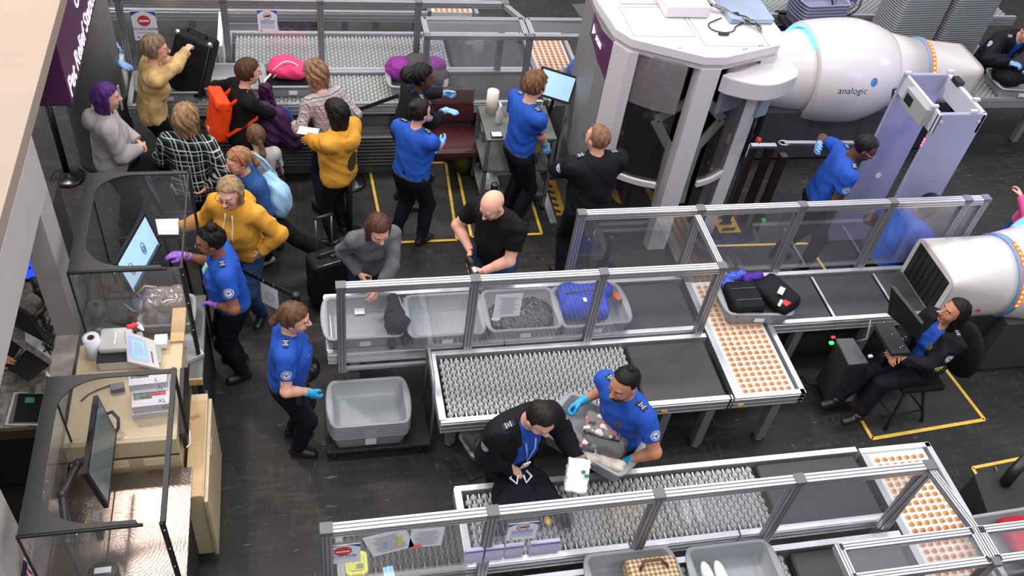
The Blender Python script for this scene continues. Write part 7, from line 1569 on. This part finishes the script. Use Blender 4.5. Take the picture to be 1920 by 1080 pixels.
pa = V3(*G(578, 246, 1.18)); t = thing('paper', 'white folded paper held by the person with long black hair', 'paper', pa); MB().cbox(pa, (.19, .12, .004), Matrix.Rotation(R_(-15), 3, 'Z')).build('sheet', whitep, t, 0, True)
# plain grey print on the back in place of a cartoon figure
def shp(r, a): return 0
decal(p, p['shc']-p['upc']*.26*p['s']-p['fwd']*.4+p['rt']*.02, p['fwd'], p['upc'], .075, 'back_print', [cloth_('grey print', '4A3A28')], shp, sx=1., sy=1.5)
# officers around the scanner
p = person('person', 'officer with puffed black hair in a dark jacket and light blue gloves', 792, 145, 1.68, 12, 10, 0, 0, (-10, 5, 0), 'f', 1.12, 'dark', Rh=PW(832, 205, 1.15), Lh=PW(828, 175, 1.15), Re=(.6, -.5, -.5), Le=(-.6, -.5, -.5), Rn=(0, 0, -1), Rc=.1, Lc=.3, Rd=('w', 1, -.35, -.1),
    hair=dict(style='puff', m=HB('black', '100D0C'), t=.014, amp=.007, bun=(0, -.13, .02)), officer='full', gloves=(glovb, glovb), top=dict(m=ublue, sleeve='short', jacket=dict(open=.055)))
MB().cbox(tuple(p['shc']+p['fwd']*.155-p['upc']*.08+p['rt']*-.03), (.05, .01, .08), Matrix.Rotation(-.2, 3, 'X')).build('badge_card', whitep, p['root'])
person('person', 'officer with a dark hair bun seen from behind, hands clasped in gloves', 787, 210, 1.66, 48, 3, 0, 0, (-12, 6, 0), 'f', 1.22, 'pink', Rh=PW(826, 272, 1.02), Lh=('l', -.02, .27, 1.05), Re=(.9, -.3, -.2), Le=(-.8, -.2, -.5), Rd=('w', .5, .6, .1), feet=((.13, .05, -15), (-.13, -.05, 15)),
    hair=dict(style='bun', m=HB('dark brown', '1E1614'), t=.010, bun=(0, -.085, .085), fringe=.07), officer='full', gloves=(glovb, glovb), top=dict(m=ublue, sleeve='short', g=.020))
person('person', 'officer with curly light brown hair watching the pale blue monitor', 1004, 160, 1.80, 22, 3, 0, 0, (8, 8, 0), 'm', 1.05, 'pink', Rh=PW(1022, 275, .92), Lh=('l', -.2, .18, .95), Re=(.3, -.9, -.2), Rd=('w', .4, -.2, -1), Rc=.5,
    hair=dict(style='short', m=HB('curly brown', '6A4A32'), t=.020, amp=.008, ns=16, low=-.055), officer='full', gloves=(glovb, glovb), top=dict(m=ublue, sleeve='short', g=.020))
person('person', 'officer with receding reddish hair in a dark jacket, seen from behind', 1120, 260, 1.80, 100, 2, 0, 0, (20, 4, 0), 'm', 1.25, 'pink', Rh=('l', .12, .32, 1.05), Lh=PW(1035, 318, 1.05), Re=(.9, -.2, -.5), Le=(-.9, -.1, -.3), feet=((.13, 0, -12), (-.13, 0, 12)),
    hair=dict(style='short', m=HB('reddish', '7C5A44'), t=.006, low=-.06, fringe=.085, amp=.002), officer='full', glasses=blackp, top=dict(m=ublue, sleeve='long', g=.018, jacket=dict(open=.03)))
p = person('person', 'bald man in a black t-shirt and jeans holding a sneaker', 922, 385, 1.76, -138, 10, 0, 0, (0, 30, 0), 'm', 1.22, 'pink', Rh=PW(882, 470, 1.06), Lh=PW(906, 508, 1.02), Re=(.9, .1, -.4), Le=(-.9, -.1, -.5), Rn=(-1, 0, -.3), Ln=(1, 0, -.3), Rc=.35, Lc=.9, Rd=('w', -.2, -.5, -.7),
    hair=dict(style='short', m=HB('thin grey', 'A88A78'), t=.0035, amp=.0006, low=-.06, fringe=.09, bald=.03), top=dict(m=cloth_('black cotton', '120F10'), sleeve='short', g=.022, hem=-.08), pants=dict(m=jeansl), shoes=sn, glasses=blackp)
g = V3(*G(886, 503, 1.02)); t = thing('sneaker', 'black and white sneaker in the hands of the bald man', 'shoe', g)
Rs = np.array(Matrix.Rotation(R_(-75), 3, 'Z') @ Matrix.Rotation(R_(20), 3, 'Y')); P, Q = field([ell(g+Rs@V3(.03, 0, 0), (.10, .042, .035), Rs), ell(g+Rs@V3(-.06, 0, .02), (.055, .04, .045), Rs)], .006, .02); zz = ((P[Q].mean(1)-g)@Rs)[:, 2]; np_mesh('upper', P-g, Q, [shoeb, mat('white sneaker', 'D8D8D8', .5)], t, (zz < -.008).astype(int))
MB().cbox(g+Rs@V3(.03, 0, .034), (.05, .035, .01), Matrix([tuple(r) for r in Rs])).build('tongue', mat('white sneaker', 'D8D8D8', .5), t, .003, True)
person('person', 'person with long brown hair in a grey sweater bending over the bin', 710, 430, 1.66, -78, 20, 0, 0, (0, 28, 0), 'f', 1.05, 'pink', Rh=('l', .13, .16, .95), Lh=PW(708, 545, 1.02), Re=(.5, -.9, -.2), Le=(-.9, .1, .1), Rn=(-1, 0, -.3), Rc=.9, Lc=.7, Ln=(.4, -.6, -.6),
    hair=dict(style='long', m=HB('chestnut', '4A2E24'), len=.20, t=.012, fringe=.075, lock=.9, front=.03), top=dict(m=cloth_('grey knit', '5C5E62', .9, .3, 70), g=.020, hem=-.04), pants=dict(m=jeans))
person('person', 'officer with a brown ponytail standing beside the stack of grey bins', 552, 597, 1.66, -5, 3, 0, 0, (-5, 12, 0), 'f', 1.22, 'pink', Rh=PW(580, 734, .96), Lh=('l', -.16, .0, .84), Re=(.8, -.5, -.4), Rd=('w', .5, 0, -.9), Rc=.5, feet=((.1, .05, -8), (-.1, 0, 8)),
    hair=dict(style='pony', m=HB('brown', '5A3E2C'), len=.05, t=.014, bun=(0, -.115, -.03), low=-.09), officer='full', gloves=(glovc, glovc), top=dict(m=ublue, sleeve='short', g=.022))
p = person('person', 'officer with thinning dark hair in an open dark jacket folding white wipes', 1012, 785, 1.74, -72, 14, 0, 0, (10, 34, 0), 'm', 1.18, 'pink', Rh=PW(962, 880, .98), Lh=PW(1080, 858, 1.02), Re=(.7, -.5, -.8), Le=(-.5, -.5, -.9), Rn=(-.3, 0, -1), Ln=(.3, -.2, -.9), Rc=.8, Lc=.6,
    hair=dict(style='short', m=HB('near black', '1E1815'), t=.006, amp=.002, low=-.055, fringe=.07), officer='full', top=dict(m=ublue, sleeve='short', g=.016, jacket=dict(open=.085, taper=.3, hem=-.04)))
MB().path([tuple(p['nb']+p['rt']*.05+p['fwd']*.07), tuple(p['shc']+p['rt']*.035+p['fwd']*.165-p['upc']*.10), tuple(p['shc']+p['fwd']*.20-p['upc']*.28), tuple(p['shc']-p['rt']*.03+p['fwd']*.17-p['upc']*.10), tuple(p['nb']-p['rt']*.05+p['fwd']*.07)], .007, 6).build('lanyard', mat('lanyard pale blue', '9AA4C8', .6), p['root'])
MB().cbox(tuple(p['shc']+p['fwd']*.21-p['upc']*.33), (.06, .012, .09), Matrix.Rotation(-.3, 3, 'X')).build('badge_card', whitep, p['root'])
g = V3(*G(1082, 892, 1.0)); t, o = blob('wipes_pack', 'crumpled white wipes pack with green print held by the officer in the jacket', 'packet', [dict(boxy(g, .085, .13, .03, -18, .02, 20))], .006, whitep, .02, wrinkle(.006, 2.6, 4), (), ('wrapper',))
for k in range(3): MB().ball(tuple(g+V3(.03+.012*k, .04-.04*k, .036+.006*k)), (.016, .016, .006)).build('green_print', mat('green print', '2E7A5A', .5), t, 0, True)
g = V3(*G(983, 930, .84)); nv = cloth_('dark navy fleece', '12131C', .85, .3, 60)
tj, o = blob('jacket', 'dark navy uniform jacket lying on the left end of the near conveyor', 'clothing', [ell(g+V3(.0, .0, .02), (.24, .26, .06)), cone(g+V3(-.12, -.02, .02), g+V3(-.24, -.24, .0), .09, .06), cone(g+V3(.14, 0, .02), g+V3(.27, -.22, 0), .08, .06), cone(g+V3(0, .16, .04), g+V3(0, .26, .12), .08, .05)], .009, nv, .05, wrinkle(.010, 1.1, 6), (), ('fabric',))
a = V3(*G(975, 888, .96)); 
for q in (-1, 1): MB().path([tuple(a+V3(q*.05, .02, .0)), tuple(a+V3(q*.08, -.03, .0)), tuple(a+V3(q*.035, -.07, -.02)), tuple(a+V3(q*.02, -.02, .01))], .009, 6).build('white_piping', whitep, tj, 0, True)
pt = V3(*G(950, 953, .90)); mb = MB().lathe(pt, [(0, .0), (.045, 0), (.045, .004), (0, .005)], 24, 0); mb.lathe(pt, [(0, .0055), (.030, .0055), (.030, .006), (0, .0065)], 24, 1); mb.build('shoulder_patch', [pt_white, pt_blue], tj, 0, True)
pt = V3(*G(1027, 977, .90)); MB().lathe(pt, [(0, 0), (.035, 0), (.03, .01), (0, .012)], 20, sx=.8, sy=1.1).build('badge', mat('yellow gold badge', 'C8A028', .4, .3), tj, 0, True)
# officer with topknot carrying a bin with the grey bag
p = person('person', 'bearded officer with a black topknot carrying a bin with a grey bag', 1170, 720, 1.76, -150, 8, 0, 0, (0, 14, 0), 'm', 1.12, 'tan', Rh=PW(1092, 752, 1.06), Lh=PW(1180, 862, .98), Re=(.2, -.5, -.9), Le=(-.9, -.2, -.3), Rn=(-1, 0, -.2), Ln=(1, 0, -.2), Rc=.8, Lc=.8,
    hair=dict(style='bun', m=HB('black', '100D0C'), t=.006, amp=.002, bun=(0, -.05, .125), bs=.45, low=.03, rise=.2, fringe=.075), officer='full', gloves=(glovc, glovc), top=dict(m=ublue, sleeve='short', g=.020))
H, hc, s = p['H'], p['hc'], p['s']*1.11
P, Q = field([ell(hc+H@V3(0, .052, -.085)*s, V3(.052, .045, .038)*s, H)], .005, .01, cuts=[lambda X, Y, Z: -(((X-hc[0])*H[0, 1]+(Y-hc[1])*H[1, 1]+(Z-hc[2])*H[2, 1])-.02)]); np_mesh('beard', P, Q, HB('stubble', '3A2A22'), p['root'])
a, b = V3(*G(1078, 772, 1.02)), V3(*G(1150, 878, .98)); ctr = V3(*G(1112, 826, .90)); ang = math.degrees(math.atan2(b[1]-a[1], b[0]-a[0]))
hb = bin_thing('grey bin with a grey patterned bag carried by the officer with the topknot', .70, .50, .15, binm, (ctr[0], ctr[1], .86), R_(-38)); hb.rotation_euler = (0, 0, R_(-42))
c = V3(*G(1135, 822, 1.06)); gm_ = cloth_('grey canvas', '6E6C6E', .8, .3, 60); t, b_ = box_obj('duffel_bag', 'grey soft bag with patterned flap in the bin held by the officer with the topknot', 'bag', c, (.34, .26, .20), gm_, rz=-25, r=.07, disp=wrinkle(.004, 1, 2), part='bag_body')
R = b_['R']; f = lambda x, y, z: tuple(c+R@V3(x, y, z))
pat = mat('patterned grey canvas', '7A787A', .8); m_, N, L, b2 = pat, pat.node_tree.nodes, pat.node_tree.links, pat.node_tree.nodes['Principled BSDF']
vo = N.new('ShaderNodeTexVoronoi'); vo.inputs['Scale'].default_value = 34; tc = N.new('ShaderNodeTexCoord'); L.new(tc.outputs['Object'], vo.inputs['Vector']); cr = N.new('ShaderNodeValToRGB'); cr.color_ramp.interpolation = 'CONSTANT'; E_ = cr.color_ramp.elements; E_[0].color = (*srgb('7A787A'), 1); E_[1].position = .52; E_[1].color = (*srgb('B8504A'), 1)
for q, c_ in ((.64, 'D8D0C8'), (.76, '3A4450'), (.86, '7A787A')): e = E_.new(q); e.color = (*srgb(c_), 1)
sp = N.new('ShaderNodeSeparateColor'); L.new(vo.outputs['Color'], sp.inputs[0]); L.new(sp.outputs[0], cr.inputs[0]); L.new(cr.outputs[0], b2.inputs['Base Color'])
P, Q = field([dict(boxy(f(-.04, .03, .10), .14, .10, .03, -25, .025))], .007, .02, disp=wrinkle(.003, 1, 1)); np_mesh('patterned_flap', P-V3(*t.location), Q, pat, t); P, Q = field([dict(boxy(f(-.12, -.11, -.01), .08, .035, .07, -25, .03))], .007, .02); np_mesh('side_pocket', P-V3(*t.location), Q, pat, t)
for y in (-.10, .02): MB().path([f(.14, y-.02, -.07), f(.172, y, .04), f(.15, y+.01, .10)], .006, 6).build('zip', blackp, t, 0, True)
MB().path([f(-.14, -.08, .115), f(-.02, -.10, .125), f(.10, -.08, .115)], .006, 6).build('zip', blackp, t, 0, True)
c = V3(*G(1120, 868, .99)); blob('cloth', 'cream cloth with red marks beside the grey bag in the carried bin', 'cloth', [cone(c+V3(-.16, .12, 0), c+V3(.16, -.05, 0), .045, .05)], .008, mat('cream cloth', 'C8BAB0', .9, var=.3, vscale=12), .03, wrinkle(.010, 2, 5), (), ('fabric',))
# seated officer on a tall stool
p = person('person', 'seated officer with long black hair in a dark jacket on a tall stool', 1788, 585, 1.66, 188, -2, 0, 0, (-14, -6, 0), 'f', 1.08, 'tan', sit=.66, Rh=('l', .03, .36, .88), Lh=('l', -.03, .34, .87), Re=(.8, -.3, -.5), Le=(-.8, -.3, -.5), Rn=(-.6, -.4, -.6), Ln=(.6, -.4, -.6), Rd=('l',) and None,
    feet=((.12, .62, 0, .10), (-.10, .52, 0, .10)), hair=dict(style='long', m=HB('black', '100D0C'), len=.20, t=.012, fringe=.075, front=.015, lock=.5), officer='full', top=dict(m=ublue, sleeve='short', g=.016, jacket=dict(open=.07, hem=-.02)))
rp = p['root'].location; SX, SY = float(rp[0]), float(rp[1])
MB().cbox(tuple(p['SL']+(p['LE']-p['SL'])*.9+V3(-.07, 0, .0)), (.01, .07, .05)).build('badge_card', mat('green white card', '7AA860', .5), p['root'])
t = thing('stool', 'tall black drafting stool with curved back under the seated officer', 'stool', (SX, SY, 0), 0)
P, Q = field([dict(boxy((SX, SY, .53), .22, .21, .035, 0, .03))], .009, .02); np_mesh('seat', P-V3(SX, SY, 0), Q, cloth_('black seat fabric', '1A1A1C'), t)
P, Q = field([ell((SX+.33, SY-.02, .86), (.06, .25, .28))], .009, .02); np_mesh('backrest', P-V3(SX, SY, 0), Q, cloth_('black seat fabric', '1A1A1C'), t)
MB().path([(SX+.05, SY, .48), (SX+.30, SY, .50), (SX+.33, SY, .70)], .02, 8).build('back_bracket', blackp, t, 0, True); MB().cyl((SX, SY, .30), (SX, SY, .52), .03).build('column', blackp, t, 0, True)
for a in (45, 135, 225, 315):
    ca, sa = math.cos(R_(a+8)), math.sin(R_(a+8)); MB().path([(SX+.05*ca, SY+.05*sa, .48), (SX+.14*ca, SY+.14*sa, .42), (SX+.30*ca, SY+.30*sa, .02)], .014, 8).build('leg', blackp, t, 0, True); MB().cyl((SX+.30*ca, SY+.30*sa, 0), (SX+.30*ca, SY+.30*sa, .02), .025).build('foot_pad', blackp, t, 0, True)
MB().path([(SX+.245*math.cos(R_(a+8)), SY+.245*math.sin(R_(a+8)), .15) for a in (45, 135, 225, 315)], .011, 8, closed=True).build('foot_ring', blackp, t, 0, True)
# operator station in front of the seated officer
X, Y = [float(v) for v in G(1690, 640, 1.0)[:2]]
t = thing('operator_station', 'black operator station with tilted monitor seen from behind and cables', 'workstation', (X-.1, Y+.05, 0))
q = [V3(*G(*p_)) for p_ in ((1671, 537, 1.42), (1728, 608, 1.30), (1722, 640, 1.06), (1664, 588, 1.12))]
n = nrm(np.cross(q[1]-q[0], q[3]-q[0])); MB().add(q+[v+n*.03 for v in q], [(3, 2, 1, 0), (4, 5, 6, 7), (0, 1, 5, 4), (1, 2, 6, 5), (2, 3, 7, 6), (3, 0, 4, 7)]).build('monitor_back', blackp, t, 0, True)
d0, d1 = G(1638, 595, .98), G(1700, 660, .95)
MB().box((d0[0]-.02, d1[1]-.02, .93), (d1[0]+.02, d0[1]-.06, .97)).build('desk_plate', blackm, t, .005, True)
mb = MB()
for k in range(8): rr = random.Random(k+3); mb.ball((d0[0]+rr.random()*.35, d1[1]+rr.random()*.35, .972), .007, 8)
mb.build('bolt', chrome, t, 0, True)
MB().box((d0[0]+.08, d1[1]+.12, 0), (d0[0]+.16, d1[1]+.20, .93)).build('column', blackp, t, .005, True)
g = G(1600, 655, .72); MB().prism([tuple(G(*p_, .72)[:2]) for p_ in ((1568, 635), (1600, 634), (1628, 680), (1592, 684))][::-1], .70, .72).build('grey_plate', mat('matte grey plate', '4A4A4C', .5), t, 0, True)
MB().prism([tuple(G(*p_, .70)[:2]) for p_ in ((1570, 637), (1600, 636), (1628, 680), (1592, 684))][::-1], .12, .69).build('computer_case', blackm, t, .004, True)
MB().prism([tuple(G(*p_, .14)[:2]) for p_ in ((1552, 725), (1640, 728), (1645, 752), (1556, 755))][::-1], .0, .14).build('foot_pedestal', blackp, t, .01, True)
MB().path([tuple(G(*p_)) for p_ in ((1632, 600, .95), (1630, 615, .9), (1625, 635, .85), (1608, 640, .78))], .007, 6).build('grey_cable', mat('grey cable', '8A8480', .5), t, 0, True); MB().path([tuple(G(*p_)) for p_ in ((1555, 722, .2), (1548, 728, .15), (1553, 738, .1), (1548, 752, .02), (1541, 758, .01), (1544, 748, .02))], .008, 6).build('grey_cable', mat('grey cable', '8A8480', .5), t, 0, True)
MB().path([tuple(G(*p_)) for p_ in ((1502, 705, .02), (1515, 718, .02), (1535, 722, .03), (1550, 730, .1))], .009, 6).build('black_cable', blackp, t, 0, True)
for px, py, m_, nm in ((1562, 633, red, 'emergency_button'), (1559, 643, mat('green led', '30FF70', .3, emit=2), 'indicator_light'), (1632, 668, whitep, 'white_remote')): MB().cbox(G(px, py, .66), (.04, .03, .02)).build(nm, m_, t, .003, True)
t = thing('equipment_box', 'dark machine enclosure beneath the belt left of the operator station', 'cabinet', (4.75, 5.35, 0)); MB().box((4.2, 5.22, .05), (5.7, 5.55, .62)).build('enclosure', blackm, t, .01, True)
for x in (4.3, 4.7, 5.1, 5.5): MB().ball((x, 5.218, .55), .008, 8).build('bolt', chrome, t, 0, True)
# right hand people
person('person', 'officer in blue shirt looking down beside the metal detector, hand behind neck', 1622, 278, 1.76, -12, 14, 0, 0, (-15, 28, 0), 'm', 1.12, 'dark', Rh=('l', .22, .10, .85), Lh=('l', -.26, -.10, 1.42), Re=(.3, -.8, -.3), Le=(-1, .2, -.3), Ln=(1, 0, .2), Rn=(-1, 0, 0), Rd=None,
    hair=dict(style='short', m=HB('black cropped', '181210'), t=.005, amp=.0015, low=-.055, fringe=.075), officer='full', gloves=(None, glovb), glasses=mat('clear glasses', 'B0B0B4', .2), top=dict(m=ublue, sleeve='short', g=.020), feet=((.14, .1, 0), (-.14, -.1, 0)))
person('person', 'officer with cropped black hair in a blue shirt leaning behind the glass', None, None, 1.76, 12, 32, 0, 0, (0, 5, 0), 'm', 1.25, 'dark', sit=.60, loc=(5.66, 5.94), Rh=('l', .18, .35, .75), Lh=('l', -.25, .30, .72), feet=((.16, .38, 0), (-.16, .38, 0)),
    hair=dict(style='short', m=HB('black cropped', '181210'), t=.005, amp=.0015, low=-.055, fringe=.075), officer='full', top=dict(m=ublue, sleeve='short', g=.022))
g = G(1745, 450, .35); t = thing('stool', 'low dark stool under the officer leaning behind the glass', 'stool', (g[0], g[1], 0))
o_ = [o for o in COL.objects if o.get('label', '').startswith('officer with cropped black hair in a blue shirt leaning')][0]; t.location = (o_.location.x, o_.location.y, 0)
P, Q = field([dict(boxy((0, 0, .46), .19, .19, .035, 0, .03))], .01, .02); np_mesh('seat', P, Q, cloth_('black seat fabric', '1A1A1C'), t); MB().cyl((0, 0, .02), (0, 0, .44), .03).build('column', blackp, t); MB().cyl((0, 0, 0), (0, 0, .03), .22).build('base', blackp, t)
person('person', 'traveller in a pink top and blue jeans cut by the right edge', 1985, 330, 1.66, 10, -8, 0, 0, (0, 0, 0), 'f', 1.05, 'light', Rh=PW(1915, 368, 1.25), Lh=('l', -.1, .3, 1.2), Rc=.6, feet=((.10, .12, 0), (-.12, -.58, 0)),
    hair=dict(style='long', m=HB('brown', '5A3E2C'), len=.2, t=.014), top=dict(m=cloth_('pink knit', 'D0507A'), g=.02), pants=dict(m=jeansl), shoes=snw)
person('person', 'officer in a dark jacket inspecting a bag at the upper right edge', 1930, 58, 1.76, -95, 36, 0, 0, (0, 20, 0), 'm', 1.15, 'pink', Rh=PW(1893, 118, 1.18), Lh=PW(1935, 130, 1.15), Re=(.9, 0, -.3), Le=(-.9, 0, -.3), Rn=(-.3, 0, -1), Rc=.4,
    hair=dict(style='short', m=HB('brown', '5A3E2C'), t=.008, low=-.06), officer='full', gloves=(glovb, glovb), top=dict(m=ublue, sleeve='short', g=.016, jacket=dict(open=.05)))
person('person', 'officer hidden behind the grey column with only a blue gloved forearm showing', None, None, 1.70, -20, 4, 0, 0, (0, 5, 0), 'm', 1.0, 'light', loc=(-2.05, 9.20), Lh=('l', -.1, .2, 1.0), Rh=PW(250, 144, 1.12), Re=(.2, -.2, -.9), Rn=(0, 0, -1), Rc=.15, Rd=('w', .7, -.55, -.1),
    hair=dict(style='short', m=HB('brown', '5A3E2C'), t=.008), officer='full', gloves=(glovb, glovb), top=dict(m=ublue, sleeve='short'))
p = person('person', 'person reaching over the stone counter, only a hand showing at the left edge', None, None, 1.74, -5, 22, 0, 0, (0, 15, 0), 'm', 1.05, 'tan', loc=(-2.90, 4.80), Rh=('l', .2, .1, .9), Lh=PW(18, 696, .98), Le=(-.6, 0, -.6), Ln=(0, 0, -1), Lc=.25, Ld=('w', .95, .25, -.1),
    hair=dict(style='short', m=HB('brown', '5A3E2C'), t=.008), top=dict(m=cloth_('black sweater', '141416'), g=.02))

g = G(905, 825, .32); bb = bin_thing('small grey tub of oddments under the left end of the middle roller table', .34, .28, .12, binm, (g[0], g[1], .22), R_(20), tag_=False, lip=.0, name='tub')
MB().box((-.17, -.14, -.22), (.17, .14, -.20)).build('support_shelf', blackm, bb); MB().box((-.02, -.02, -.2), (.02, .02, .0)).build('support_post', blackm, bb)
MB().ball((.02, 0, .07), (.10, .06, .05)).build('oddments', mat('brown white oddments', '8A6A55', .6, var=.9, vscale=30), bb)
g = G(1850, 935, .3); X, Y = float(g[0]), float(g[1]); t = thing('pedestal', 'black slanted pedestal on the mat at the lower right edge', 'pedestal', (X, Y, 0)); MB().prism([(X-.17, Y-.2), (X+.35, Y-.2), (X+.30, Y+.2), (X-.08, Y+.18)], .01, .42).build('housing', blackm, t, .01, True)
MB().path([tuple(G(*q)) for q in ((1866, 876, .02), (1873, 890, .03), (1872, 900, .02))], .010, 6).build('grey_hose', mat('grey cable', '8A8480', .5), t, 0, True); MB().path([tuple(G(*q)) for q in ((1885, 905, .45), (1900, 885, .6), (1925, 860, .7))], .05, 8).build('arm', blackp, t, 0, True)
t = thing('operator_station', 'dark operator station with a grey plate at the top left of the body scanner', 'workstation', (3.2, 10.2, 0))
MB().box((2.6, 9.9, 0), (4.3, 10.7, .45)).build('base_cabinet', sbrown, t, .01, True); a = [G(*q, .72) for q in ((1072, 8), (1100, 6), (1112, 30), (1088, 32))]; MB().prism([tuple(q[:2]) for q in a][::-1], .70, .72).build('grey_plate', mat('matte grey plate', '4A4A4C', .5), t, 0, True)
MB().box((3.3, 10.1, .45), (3.4, 10.2, .70)).build('plate_post', blackm, t, 0, True)
for i, (px, py, z, lb) in enumerate(((1245, 766, .70, 'small yellow warning sticker on the rail right of the carried bin'), (1385, 748, .70, 'small yellow warning sticker at the joint of the middle transfer table'))):
    g = G(px, py, z); o = MB().cbox((0, 0, 0), (.05, .004, .035)).build('rail_sticker', yellow); o.location = (g[0], 4.28-.048, .68); tag(o, lb, 'sticker')
